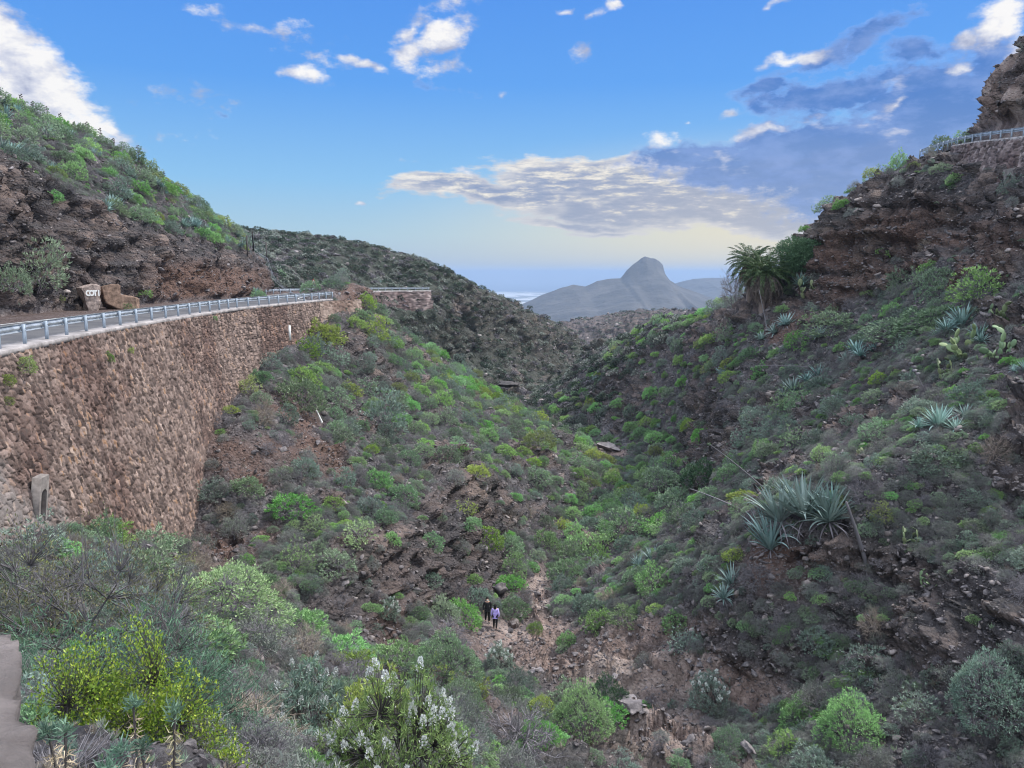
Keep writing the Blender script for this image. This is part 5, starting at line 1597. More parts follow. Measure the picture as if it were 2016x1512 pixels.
AG = [
    (1590, 1018, 165, 5, 1.15, 'tallest pale blue agave clump in the middle of the right slope'),
    (1518, 1082, 105, 2, 1.6, 'tall agave leaning over, left and below the tallest clump'),
    (1640, 1000, 90, 0, 1.1, 'agave at the right side of the tallest clump'),
    (1440, 1162, 100, 4, 1.2, 'blue agave above the bare patch, below the yellow green dome'),
    (1850, 838, 110, 3, .95, 'wide blue agave alone on the stony right slope'),
    (1900, 822, 74, 1, .9, 'smaller agave touching the wide one on the stony slope'),
    (1562, 770, 82, 3, .9, 'left agave of the pair in the middle of the right slope'),
    (1604, 745, 80, 4, .9, 'right agave of the pair in the middle of the right slope'),
    (1692, 690, 84, 4, .9, 'agave above the pair, below the broad green shrub'),
    (1665, 708, 56, 1, .8, 'small agave at the lower left of the one above the pair'),
    (1612, 662, 54, 0, .8, 'agave below the left end of the crag'),
    (1524, 655, 52, 1, .8, 'lowest agave of the row below the palms'),
    (1548, 640, 60, 0, .8, 'middle agave of the row below the palms'),
    (1500, 668, 44, 1, .8, 'left agave of the row below the palms'),
    (1898, 640, 118, 3, .9, 'large agave high on the slope near the right edge, above the cactus'),
    (1932, 664, 90, 4, .9, 'drooping agave beside the large one near the right edge'),
    (1850, 660, 56, 1, .8, 'agave left of the large one near the right edge'),
    (1276, 1110, 76, 4, 1.2, 'blue agave on a dark trunk in the valley floor'),
    (1392, 1052, 52, 1, 1.0, 'small agave in grey scrub left of the yellow green domes'),
    (1576, 560, 62, 0, .9, 'pale blue agave between the palms and the crag'),
    (503, 578, 36, 0, 1.1, 'blue agave beside the road near the far bend'),
    (22, 305, 56, 0, 1.0, 'agave on top of the road cut at the left edge'),
    (1665, 790, 0, 1, .7, ''),
]
for px, py, wpx, k, sq, lab in AG:
    if wpx: place('agave', AGV[k], px, py, wpx * .93, lab, 'agave', 'blue agaves on the slopes', squash=sq * .93)
PR = [
    (1900, 700, 95, 0, .9, 'prickly pear below the large agave near the right edge'),
    (1962, 702, 90, 1, .9, 'prickly pear touching the right edge, below the drooping agave'),
    (1862, 742, 56, 2, 1.1, 'yellowish prickly pear lowest of the cactus patch'),
    (1985, 640, 70, 1, .9, 'highest prickly pear at the right edge'),
    (1590, 588, 62, 0, 1.0, 'prickly pear between the palms and the foot of the crag'),
    (1790, 1068, 62, 2, .9, 'prickly pear with long bare pads right of the dead trunk'),
    (1816, 1150, 40, 0, 1.1, 'small grey prickly pear on the dark lower slope'),
    (1632, 620 + 20, 44, 1, .9, 'prickly pear under the left end of the crag'),
    (1700, 895, 46, 2, .9, 'pale prickly pear on the stones left of the wide agave'),
    (1760, 890, 0, 0, .9, ''),
]
for px, py, wpx, k, sq, lab in PR:
    if wpx: place('prickly_pear', PEAR[k], px, py, wpx, lab, 'cactus', 'prickly pears on the right slope', squash=sq)

# white flowering bushes (rosettes on woody stems with cone shaped heads)
def rosette_bush(seed, n, leafs, ll, lw, mat, h=.7, flowers=0, stem=M_STEM, lump=.3, fill=.45, elong=(1, 1), droop=.1, lowest=.12, w=(0.016, 0.007, 0.0035), k1=10, top_only=.55, fs=1.0):
    rs = np.random.RandomState(seed)
    tips, d = dome_tips(n, .5, h, rs, lump=lump, fill=fill, lowest=lowest)
    tips = tips * np.array([elong[0], elong[1], 1])
    b = np.repeat(tips, leafs, 0) + rs.normal(size=(n * leafs, 3)) * .006
    axis = unit(d * .5 + np.array([0, 0, .8]) + rs.normal(size=(n, 3)) * .2)
    dd = unit(np.repeat(axis, leafs, 0) * rs.uniform(-.1, 1.0, (n * leafs, 1)) + rs.normal(size=(n * leafs, 3)) * .62)
    V, F = leaf_quads(b, dd, ll * rs.uniform(.7, 1.25, n * leafs), lw, rs, curl=droop)
    SV, SF = branch_net(tips, rs, k1=k1, w=w)
    parts = [('foliage', V, F), ('stems', SV, SF)]; mats = [mat, stem]
    if flowers:
        cand = np.where(tips[:, 2] > h * top_only)[0]
        ch = rs.choice(cand, min(flowers, len(cand)), replace=False)
        base = tips[ch] + axis[ch] * ll * .35
        m = 70
        bb = np.repeat(base, m, 0); ax = np.repeat(axis[ch], m, 0)
        t_ = rs.uniform(0, 1, (len(bb), 1))
        rad = (0.026 * (1 - .55 * t_)) * ll / .07 * fs
        off = unit(rs.normal(size=bb.shape)) * rad
        c_ = bb + ax * t_ * .055 * ll / .07 * fs + off
        V2, F2 = leaf_quads(c_, unit(off + ax * .01), .016 * ll / .07 * fs, .014 * ll / .07 * fs, rs)
        parts.append(('flower_heads', V2, F2)); mats.append(M_FLOW)
    return Proto('flowering_bush', parts, mats)

FB = rosette_bush(500, 620, 11, .050, .0085, M_LB.copy(), flowers=64, h=.85, top_only=.42)
M_FBL = leaf_mat('fresh_green_leaf', [(0.10, 0.17, 0.06), (0.17, 0.26, 0.09), (0.26, 0.36, 0.13)])
M_FBG = leaf_mat('soft_green_leaf', [(0.09, 0.13, 0.08), (0.14, 0.19, 0.11), (0.20, 0.26, 0.15)])
FB = rosette_bush(500, 1000, 12, .034, .0065, M_FBL, flowers=70, h=.74, top_only=.38, fs=1.5, lump=.25, fill=.3)
FB2 = rosette_bush(501, 360, 9, .058, .013, M_LY, flowers=0, h=.7)
FB3 = rosette_bush(502, 300, 9, .075, .012, M_LT, flowers=26, h=.75, top_only=.4)
def free(kind, proto, x, y, width, h_scale, label, cat='shrub', yaw=0, z=None, occ=.8, dz=0):
    zg = ground_xy(x, y) if z is None else z
    OCC.append((x, y, width * occ))
    return put_thing(kind, proto, (x, y, zg + dz), Vector((0, 0, 1)), width, label, cat, parts=True, yaw=yaw, squash=h_scale)
free('flowering_bush', FB, -1.75, 10.3, 2.6, 1.25, 'bush dotted with white flower heads at the bottom edge of the photo', yaw=.4)
free('flowering_bush', FB3, -3.9, 13.6, 1.6, 1.3, 'smaller blue green bush with white flowers up the slope from the big one', yaw=1)
free('spurge_shrub', FB2, -2.7, 14.0, 2.2, 1.25, 'yellow leaved bush behind the white flowering bush', yaw=2)
place('flowering_bush', FB3, 986, 1318, 62, 'blue green bush with pale flowers left of the tan rock floor', 'shrub', squash=1.2)
place('flowering_bush', FB3, 1396, 1388, 88, 'blue green bush with white flowers on the rocky stream bed', 'shrub', squash=1.1)
place('flowering_bush', FB3, 764, 1212, 46, 'blue green rosette bush at the foot of the rock bluff', 'shrub', squash=1.2)

# the near bushes in the lower left corner
def composite(seed, domes, n, leafs, ll, lw, mat, stem, up=.6, spread=.5, k1=14, w=(.03, .014, .006), fill=.5, leafmats=None):
    """one big uneven bush made of several overlapping domes (x, y, z, rx, ry, h)"""
    rs = np.random.RandomState(seed)
    A = np.array([d[3] * d[5] for d in domes]); A = (A / A.sum() * n).astype(int)
    T = []; D = []
    for dm, m in zip(domes, A):
        t_, d_ = dome_tips(m, 1.0, 1.0, rs, lump=.3, fill=fill, lowest=.02)
        T.append(t_ * np.array([dm[3], dm[4], dm[5]]) + np.array(dm[:3])); D.append(d_)
    T = np.vstack(T); D = np.vstack(D); n = len(T)
    b = np.repeat(T, leafs, 0) * (1 - .22 * rs.uniform(0, 1, (n * leafs, 1)) ** 2) + rs.normal(size=(n * leafs, 3)) * ll * .55
    dd = unit(np.repeat(D * .4 + np.array([0, 0, up]), leafs, 0) + rs.normal(size=(n * leafs, 3)) * spread)
    V, F = leaf_quads(b, dd, ll * rs.uniform(.6, 1.3, n * leafs), lw * rs.uniform(.7, 1.3, n * leafs), rs, curl=.12)
    SV, SF = branch_net(T, rs, base_r=.12, k1=k1, w=w)
    return Proto('leafy_bush', [('foliage', V, F), ('stems', SV, SF)], [mat, stem])
M_YG = leaf_mat('glossy_yellow_green_leaf', [(0.09, 0.16, 0.03), (0.19, 0.30, 0.045), (0.30, 0.42, 0.06), (0.42, 0.48, 0.08)], rough=.45, transl=.3)
M_NEED = leaf_mat('narrow_blue_green_leaf', [(0.07, 0.14, 0.09), (0.11, 0.21, 0.135), (0.17, 0.29, 0.19)])
M_OLIVE = leaf_mat('small_olive_leaf', [(0.13, 0.14, 0.05), (0.21, 0.23, 0.08), (0.33, 0.33, 0.12)])
def bigbush(name, proto, x, y, z, label, cat='bush'):
    e = empty(name, (x, y, z)); tag(e, label, cat)
    for pn, (V, F, m, me) in proto.parts.items(): obj(pn, me, e)
    OCC.append((x, y, 1.6))
    return e
b1_ = composite(600, [(-.75, 0, .0, .62, .6, 2.0), (-.1, .1, 0, .75, .6, 2.1), (.45, -.1, -.1, .7, .6, 1.75), (.95, -.35, -.4, .55, .5, 1.35), (1.2, -.7, -.7, .4, .4, 1.1)], 4200, 11, .042, .022, M_YG, M_STEM, w=(.011, .006, .0028), fill=.5)
bigbush('leafy_bush', b1_, -3.65, 7.1, ground_xy(-3.6, 7.1), 'near bush with glossy yellow green leaves in the lower left corner').scale = (.88, .88, .84)
b2_ = composite(601, [(-.9, .0, 0, 1.1, .9, 1.75), (.5, .3, 0, 1.2, .9, 1.75), (1.4, .2, -.1, .8, .8, 1.35)], 620, 22, .13, .011, M_NEED, M_STEM, up=.5, spread=.8, fill=.4)
bigbush('leafy_bush', b2_, -5.5, 9.5, ground_xy(-5.5, 9.5), 'near bush of narrow blue green leaves behind the yellow green one')
b3_ = composite(602, [(-1.6, 0, 0, 1.6, 1.2, 2.6), (.4, .3, 0, 1.7, 1.2, 2.5), (1.9, .2, -.2, 1.2, 1.0, 1.9)], 1300, 4, .075, .028, M_OLIVE, M_TWIG, w=(.05, .02, .007), fill=.6)
bigbush('leafy_bush', b3_, -9.2, 15.5, ground_xy(-9.2, 15.5), 'sparse olive leaved bush with grey twigs in front of the stone wall')
d1_ = make_dry(610, n=700, h=.8)
def near_dry(x, y, w_, sq, lab, pr=d1_, yaw=0.0, dz=0):
    free('dry_shrub', pr, x, y, w_, sq, lab, yaw=yaw, dz=dz)
near_dry(-6.7, 13.6, 2.2, 1.0, 'dark ball of bare curved twigs in front of the stone wall', yaw=1)
near_dry(-2.75, 5.1, 1.2, .8, 'grey bare twigs under the yellow green bush', yaw=2, dz=0)
near_dry(-3.3, 5.3, 1.2, .9, 'grey bare twigs against the pale parapet stone', yaw=3, dz=0)
near_dry(-4.2, 11.2, 2.0, .7, 'brown dry twigs on the slope between the near bushes and the bare earth', make_dry(611, n=500, mat=M_TWIGB), yaw=.5)
g1_ = make_greybush(612, n=900); 
free('wormwood_shrub', g1_, -1.9, 5.4, 1.6, 1.0, 'silvery small leaved bush at the bottom edge beside the tan skeleton stalks', yaw=1, dz=-.1)
free('wormwood_shrub', g1_, -2.3, 8.2, 1.5, .8, 'grey green bush on the slope right of the yellow green bush', yaw=4)
free('wormwood_shrub', g1_, -2.95, 12.4, 1.4, .8, 'grey green bush uphill of the white flowering bush', yaw=2.2)
free('wormwood_shrub', g1_, -.3, 12.6, 1.8, .9, 'grey bush just right of the white flowering bush', yaw=3.2)
free('wormwood_shrub', g1_, -6.2, 6.6, 1.8, 1.3, 'grey bush behind the parapet stone at the left edge', yaw=3.9)

free('wormwood_shrub', g1_, -2.55, 4.5, 1.1, .8, 'small grey bush among the tan stalks in the lower left corner', yaw=.7)
free('wormwood_shrub', g1_, -1.95, 4.7, 1.0, .7, 'small grey bush right of the tan stalks at the bottom edge', yaw=2.7)
near_dry(-2.9, 4.2, 1.0, .7, 'small tangle of grey twigs beside the parapet stone', yaw=5)
def stalk_plant(seed, h=.95):
    """upright stalk: dead tan leaves down the stem, a blue green rosette on top"""
    rs = np.random.RandomState(seed)
    n = 7
    axis = np.array([rs.uniform(-.2, .2), rs.uniform(-.2, .2), 1.0])
    sv, sf = twig_ribbons(np.array([[0, 0, -.2]]), (axis * h)[None], .012, .009, rs)
    k = 130
    t_ = rs.uniform(.45, .95, (k, 1)); b = axis * h * t_
    d = unit(np.column_stack([rs.normal(size=(k, 2)), rs.uniform(-.5, .35, k)]))
    DV, DF = leaf_quads(b, d, .062, .006, rs, curl=-.25)
    k = 80
    b = np.repeat((axis * h)[None], k, 0) + rs.normal(size=(k, 3)) * .012
    d = unit(np.column_stack([rs.normal(size=(k, 2)), rs.uniform(-.1, 1.4, k)]))
    GV, GF = leaf_quads(b, d, .062, .007, rs)
    return Proto('succulent_stalk', [('rosette', GV, GF), ('dead_leaves', DV, DF), ('stem', sv, sf)], [M_NEED, M_STRAW, M_STEM])
SK = [stalk_plant(620 + i, h=[.9, 1.1, .75][i]) for i in range(3)]
for i, (px, py, Y) in enumerate([(160, 1420, 3.9), (262, 1408, 4.4), (298, 1420, 4.0), (92, 1480, 3.6), (205, 1470, 3.7), (250, 1490, 3.4), (120, 1455, 4.3), (325, 1465, 4.0)]):
    x, z = P(px, py, Y)
    hgt = max(.7, z - ground_xy(x, Y) )
    pr = SK[i % 3]
    e = put_thing('succulent_stalk', pr, (x, Y, z - hgt * 1.0), Vector((0, 0, 1)), 1.0, ['left stalk with a tuft touching the parapet stone', 'tall tan stalk with green tuft in the middle of the stalk row', 'rightmost but one tan stalk below the yellow green bush', 'lowest left tan stalk at the photo bottom', 'short tan stalk at the bottom edge, left of the tall one', 'short tan stalk at the bottom edge, below the tall one', 'thin stalk behind the two leftmost ones', 'rightmost tan stalk of the row in the lower left corner'][i], 'succulent', 'succulent stalks in the lower left corner', yaw=i * 1.3, sink=0)
    e.scale = (1, 1, hgt / [.9, 1.1, .75][i % 3])
free('flowering_bush', rosette_bush(505, 40, 16, .17, .022, M_FBL, h=.6, flowers=3, top_only=.1), -2.05, 6.7, .95, 1.0, 'bright green long leaved rosettes with one white head at the bottom edge', yaw=1)

# ------------------------------------------------------------------ parapet stone the photographer leans over
rs_ = np.random.RandomState(5)
import bmesh
bm = bmesh.new(); bmesh.ops.create_cube(bm, size=1.0); bmesh.ops.subdivide_edges(bm, edges=bm.edges[:], cuts=40, use_grid_fill=True)
V = np.array([v.co[:] for v in bm.verts]); F4 = np.array([[v.index for v in f.verts] for f in bm.faces]); bm.free()
V = np.sign(V) * np.abs(V) ** 1.0
r_ = np.linalg.norm(V, axis=1, keepdims=True); V = V * (0.80 + 0.2 * (0.5 / np.maximum(r_, .01)))
V = V * np.array([1.0, 2.6, 1.1])
nn_ = unit(V)
V = V + nn_ * (0.06 * fbm(V * 2.2, 4, 3)[:, None] + 0.03 * fbm(V * 8, 4, 8, ridged=True)[:, None])
t = NT('weathered_parapet_stone')
pos = t.coord()
c = t.ramp(t.noise(3, 6, .6, pos), [(.35, (0.20, 0.175, 0.165)), (.55, (0.33, 0.285, 0.27)), (.7, (0.44, 0.38, 0.355))])
c = t.mix(t.math('MULTIPLY', t.smooth(t.noise(9, 8, .75, pos), .50, .62), .8), c, (0.20, 0.17, 0.16))
t.base(c); t.bump(t.noise(16, 8, .75, pos), 1.0, .06)
pst = obj('parapet_stone', mesh_np('parapet_stone', V, F4, t.m, smooth=True), None, loc=(-1.585, 1.34, -1.55), rot=(R(-9), R(12), R(34)))
tag(pst, 'pale pinkish weathered stone block at the lower left corner', 'parapet')

# ------------------------------------------------------------------ boulders
BL = [(984, 1172, 52, 'tall leaning boulder on the path behind the walkers', 1.0, 0), (1012, 1236, 40, 'boulder with a pale top just right of the walkers', .9, 5), (1046, 1172, 26, 'dark round boulder right of the leaning boulder', .9, 1),
      (1200, 888, 62, 'flat dark slab at the bend of the stream bed', .55, 2), (1000, 1252, 18, 'small pale stone in front of the walkers', .8, 6), (1185, 1165, 34, 'flat pale stone under the agave in the valley floor', .5, 5),
      (1868, 862, 28, 'round grey stone below the wide agave', .95, 3), (1238, 1396, 80, 'dark overhanging rock at the lower end of the tan floor', .6, 4), (1480, 1480, 44, 'brown boulder at the bottom edge right of the path', .8, 0),
      (1365, 1470, 50, 'brown boulder in the stony path at the bottom edge', .8, 1), (1310, 1490, 44, 'smaller brown boulder in the stony path at the bottom edge', .8, 2), (1195, 1252, 26, 'grey stone on the tan rock floor', .8, 3), (1060, 1330, 60, 'grey rock at the lower left of the tan floor', .6, 4), (900, 1250 - 20, 0, '', 1, 0)]
for px, py, wpx, lab, sq, k in BL:
    if not wpx: continue
    g, n_ = ground_at(px, py); d = g.y * COSP - g.z * SINP; wd = wpx * d / FPX * 1.1
    o = obj('boulder', BOULD[k], None, (g.x, g.y, g.z + wd * .15 * sq), (rnd.uniform(-.2, .2), rnd.uniform(-.2, .2), rnd.uniform(0, 6)), (wd, wd, wd * 1.25 * sq))
    tag(o, lab, 'boulder'); OCC.append((g.x, g.y, wd))
# big angular blocks in the road cut
ROCKCUT = rock_mat('road_cut_rock', [(0.33, (0.05, 0.045, 0.045)), (0.5, (0.12, 0.095, 0.088)), (0.68, (0.22, 0.17, 0.15))], 4)
# ------------------------------------------------------------------ rock face with painted letters beside the road
def slab(x, y, z, w_, h_, th, yaw, lean, mat, seed, name, lab):
    import bmesh as bmh
    bm = bmh.new(); bmh.ops.create_cube(bm, size=1.0); bmh.ops.subdivide_edges(bm, edges=bm.edges[:], cuts=12, use_grid_fill=True)
    V = np.array([v.co[:] for v in bm.verts]); F = np.array([[v.index for v in f.verts] for f in bm.faces]); bm.free()
    prof = 1 - .28 * np.clip(-V[:, 2] * 2, 0, 1) + .10 * vnoise(np.column_stack([V[:, 2] * 5 + seed, V[:, 2] * 0, V[:, 2] * 0]), seed)
    V[:, 0] *= prof * (1 + .10 * vnoise(np.column_stack([V[:, 2] * 9 + seed * 3, V[:, 0] * 0 + np.sign(V[:, 0]) * 4, V[:, 2] * 0]), seed)); V[:, 2] *= 1 + .07 * vnoise(np.column_stack([V[:, 0] * 6 + seed, V[:, 2] * 0, V[:, 2] * 0]), seed + 5)
    front = V[:, 1] < -.49
    V = V * np.array([w_, th, h_])
    V = V + unit(V) * (fbm(V * 1.5 + seed, 3, seed)[:, None] * .16) * np.where(front & (np.abs(V[:, 2]) < .3 * h_), .3, 1)[:, None]
    o = obj(name, mesh_np(name, V, F, mat), None, (x, y, z + h_ / 2 - .2), (R(lean), 0, R(yaw)))
    tag(o, lab, 'rock face')
    return o
m_pale = simple_mat('pale_pink_rock', (0.27, 0.215, 0.19), .9, 0, 3.2, .5, bumpd=.12)
m_or = simple_mat('orange_rock', (0.20, 0.135, 0.10), .9, 0, 2.4, .5, bumpd=.12)
def face_rock(outline, x, y, z, yaw, lean, mat, seed, lab, deep=1.6):
    import bmesh as bmh
    bm = bmh.new()
    vs = [bm.verts.new((a, 0, b)) for a, b in outline]
    f = bm.faces.new(vs)
    r_ = bmh.ops.extrude_face_region(bm, geom=[f])
    for v in [g for g in r_['geom'] if isinstance(g, bmh.types.BMVert)]: v.co += Vector((v.co.x * .25, deep, v.co.z * .12))
    bmh.ops.triangulate(bm, faces=bm.faces[:])
    for _ in range(4): bmh.ops.subdivide_edges(bm, edges=bm.edges[:], cuts=1, use_grid_fill=True)
    bmh.ops.triangulate(bm, faces=bm.faces[:])
    V = np.array([v.co[:] for v in bm.verts]); F = np.array([[v.index for v in g.verts] for g in bm.faces]); bm.free()
    inner = np.where(V[:, 1] < .01, .22, 1.0)
    n3 = np.stack([fbm(V * 1.3 + seed, 4, seed + k, gain=.6) for k in range(3)], 1)
    V = V + n3 * np.stack([np.full(len(V), .22), .22 * inner, np.full(len(V), .18)], 1)
    o = obj('rock_slab', mesh_np('rock_slab', V, F, mat), None, (x, y, z), (R(lean), 0, R(yaw)))
    tag(o, lab, 'rock face')
    return o
sx_, sz_ = P(185, 600, 58.8)
s1 = face_rock([(-.35, -.2), (.12, -.25), (.50, .45), (.58, 1.2), (.62, 1.95), (.2, 2.02), (-.3, 1.9), (-.66, 1.75), (-.55, 1.25), (-.38, .8)], sx_ - .1, 58.8, -2.9, 36, -6, m_pale, 3, 'pale upright rock face with white painted letters beside the road')
for i, (ch, dx__, wch) in enumerate([('C', -.13, 1), ('O', .12, 1), ('T', .36, 1), ('I', .56, 1)]):
    cu = bpy.data.curves.new('painted_letter', 'FONT'); cu.body = ch; cu.size = .56; cu.offset = .034; cu.extrude = .004; cu.align_x = 'CENTER'
    cu.materials.append(M_WHITE)
    tmp_ = bpy.data.objects.new('letter_source', cu); lm_ = bpy.data.meshes.new_from_object(tmp_); bpy.data.objects.remove(tmp_)
    lo = obj('painted_letter', lm_, s1, (dx__ - .12 + (.04 if ch == 'I' else 0), -.11, 1.22), (R(90), 0, 0)); lo.scale = (.74, 1, 1)
ox_, oz_ = P(236, 604, 60.8)
face_rock([(-.9, .55), (-.2, .15), (.5, -.1), (1.25, -.2), (1.25, 1.0), (.9, 1.15), (.15, 1.2), (.12, 1.95), (-.5, 2.05), (-1.15, 1.9), (-1.0, 1.2)], ox_, 60.8, -2.9, 30, -10, m_or, 7, 'flat orange rock face at road level right of the painted letters', 2.0)

# ------------------------------------------------------------------ palms and the round tree by the crag
def palm(px, py, crown_px, Y, trunk_h, seed, label):
    rs = np.random.RandomState(seed)
    x, z = P(px, py, Y); d = Y
    rad = crown_px / FPX * d / 2
    zg = ground_xy(x, Y)
    e = empty('palm_tree', (x, Y, zg)); tag(e, label, 'palm tree')
    top = z - zg
    mb = MB(); zz = np.linspace(-.3, top, 9)
    mb.tube([(0, 0, a) for a in zz], [.38] * 9, 10)
    obj('trunk', mb.mesh('trunk', M_PALMB), e)
    def fronds(n, e0, e1, bend0, bend1, L, leafw, leafl, mat, nm):
        Vs = []; Fs = []; c = 0
        for k in range(n):
            an = k * 2.39996 + rs.uniform(-.15, .15); fr = (k + .5) / n
            el_ = R(e0 + (e1 - e0) * fr) + rs.uniform(-.1, .1); bend = rs.uniform(bend0, bend1)
            h = np.array([math.cos(an), math.sin(an), 0]); u_ = np.array([0, 0, 1.0])
            ln = L * rs.uniform(.85, 1.1); N = 14; cur = np.array([0, 0, top]) + h * .2; pts = [cur]; ee = el_
            for j in range(N):
                cur = cur + (h * math.cos(ee) + u_ * math.sin(ee)) * ln / N; ee = max(ee - bend / N, -1.52); pts.append(cur)
            pts = np.array(pts)
            V, F = twig_ribbons(pts[:-1], pts[1:], .035, .02, rs); Vs.append(V); Fs.append(F + c); c += len(V)
            m = 34; t_ = np.repeat(np.linspace(.12, .99, m), 2) * N; i0 = np.minimum(t_.astype(int), N - 1)
            b = pts[i0] + (pts[i0 + 1] - pts[i0]) * (t_ - i0)[:, None]; tg = unit(pts[i0 + 1] - pts[i0])
            sd = np.array([-math.sin(an), math.cos(an), 0.0]) * np.tile([1, -1], m)[:, None]
            nrm = np.cross(tg, sd) * np.tile([1, -1], m)[:, None]
            dd = unit(sd * .7 + tg * .75 + np.abs(nrm) * 0 + np.array([0, 0, -.25]) + rs.normal(size=b.shape) * .12)
            V, F = leaf_quads(b, dd, leafl * (1 - .5 * np.abs(t_ / N - .45)), leafw, rs); Vs.append(V); Fs.append(F + c); c += len(V)
        obj(nm, mesh_np(nm, np.vstack(Vs), np.vstack(Fs), mat), e)
    fronds(64, 84, -8, .7, 1.5, rad * 1.22, .06, .55, M_PALMG, 'green_fronds')
    fronds(60, -8, -66, .9, 1.6, rad * 1.12, .05, .45, M_PALMB, 'dry_fronds')
    return e
palm(1503, 538, 100, 90.5, 0, 1, 'bushy palm tree with a skirt of dry hanging fronds, the nearer of two')
palm(1478, 518, 80, 94, 0, 2, 'palm tree partly hidden behind the nearer palm')
OCC.append((P(1503, 530, 92)[0], 92, 4))

M_LD2 = leaf_mat('tree_leaf', [(0.055, 0.105, 0.055), (0.085, 0.155, 0.08), (0.13, 0.21, 0.12)])
def round_tree(px, py, wpx, hpx, Y, seed, label, mat=M_LD2, n=3400):
    rs = np.random.RandomState(seed)
    x, z = P(px, py, Y); wd = wpx / FPX * Y; hh = hpx / FPX * Y; zg = min(ground_xy(x, Y), z)
    e = empty('tree', (x, Y, zg)); tag(e, label, 'tree')
    k = 26
    cc = unit(rs.normal(size=(k, 3))) * rs.uniform(.35, 1, (k, 1)) ** .5 * np.array([wd * .36, wd * .36, hh * .30]) + np.array([0, 0, z - zg + hh * .5])
    rr_ = rs.uniform(.16, .26, k) * wd
    i = rs.randint(0, k, n)
    d = unit(rs.normal(size=(n, 3))); b = cc[i] + d * rr_[i][:, None] * rs.uniform(.75, 1.05, (n, 1)) * np.array([1, 1, .8])
    L = 7
    bb = np.repeat(b, L, 0) + rs.normal(size=(n * L, 3)) * .10; dd = unit(np.repeat(d, L, 0) + rs.normal(size=(n * L, 3)) * .8)
    V, F = leaf_quads(bb, dd, .20, .07, rs)
    obj('crown', mesh_np('crown', V, F, mat), e)
    mb = MB(); zc = z - zg + hh * .45
    mb.tube([(0, 0, -.3), (.1, 0, zc * .4), (0, .1, zc * .8)], [.22, .18, .12], 8)
    for c_ in cc[:12]: mb.tube([(0, 0, zc * .45), tuple((np.array([0, 0, zc * .7]) + c_) / 2), tuple(c_)], [.12, .08, .04], 6)
    obj('trunk', mb.mesh('trunk', M_STEM), e)
round_tree(1572, 552, 118, 98, 91, 3, 'round dark green tree between the palms and the crag')

# ------------------------------------------------------------------ dead agave stalks and fallen canes
def cane(px0, py0, px1, py1, d0, d1, rad, label, mat=M_TWIG, name='dead_stalk', branches=0):
    x0, z0 = P(px0, py0, d0); x1, z1 = P(px1, py1, d1)
    mb = MB(); a = np.array([x0, d0, z0]); b = np.array([x1, d1, z1])
    pts = [a + (b - a) * t_ + np.array([0, 0, .02 * np.linalg.norm(b - a) * math.sin(math.pi * t_)]) for t_ in np.linspace(0, 1, 8)]
    loc = [p_ - a for p_ in pts]
    mb.tube(loc, [rad * (1 - .5 * i / 7) for i in range(8)], 6)
    rr2 = np.random.RandomState(int(px0))
    for k in range(branches):
        t_ = .6 + .38 * k / max(1, branches - 1); q0 = (b - a) * t_
        dirv = np.array([rr2.uniform(-1, 1), rr2.uniform(-.3, .3), .35]) * .11 * np.linalg.norm(b - a) * (1.25 - t_)
        mb.tube([q0, q0 + dirv * .6, q0 + dirv + np.array([0, 0, .03])], [rad * .4, rad * .35, rad * .3], 4)
        mb.box(q0 + dirv + np.array([0, 0, .08]), (rad * 5, rad * 5, rad * 3.5))
    o = obj(name, mb.mesh(name, mat), None, tuple(a)); tag(o, label, 'dead stalk')
    return o
def gdist(px, py, **k):
    g, _ = ground_at(px, py, **k); return g.y
dA = gdist(1706, 1108)
cane(1706, 1112, 1666, 988, dA, dA - .3, .11, 'leaning dead trunk standing on the dark bare slope')
dA = gdist(1500, 965); cane(1505, 962, 1393, 872, dA, dA + 3, .05, 'long pale fallen cane pointing up left from the big agaves')
dA = gdist(1456, 1003); cane(1458, 1003, 1358, 962, dA, dA + 2, .05, 'dark fallen cane left of the flat yellow green shrub')
dA = gdist(1820, 770); cane(1822, 772, 1794, 718, dA, dA, .04, 'thin bare stalk rising left of the wide agave', branches=4)
dA = gdist(1512, 640); cane(1510, 648, 1494, 570, dA - 2, dA - 2, .05, 'thin stalk in front of the nearer palm')
dA = gdist(1600, 725); cane(1590, 722, 1460, 722, dA - 1, dA + 2, .035, 'straight pale cane lying level beside the agave pair')
dA = gdist(640, 840); cane(634, 832, 622, 806, dA, dA, .09, 'short white post lying on the scree', M_WHITE, 'post')
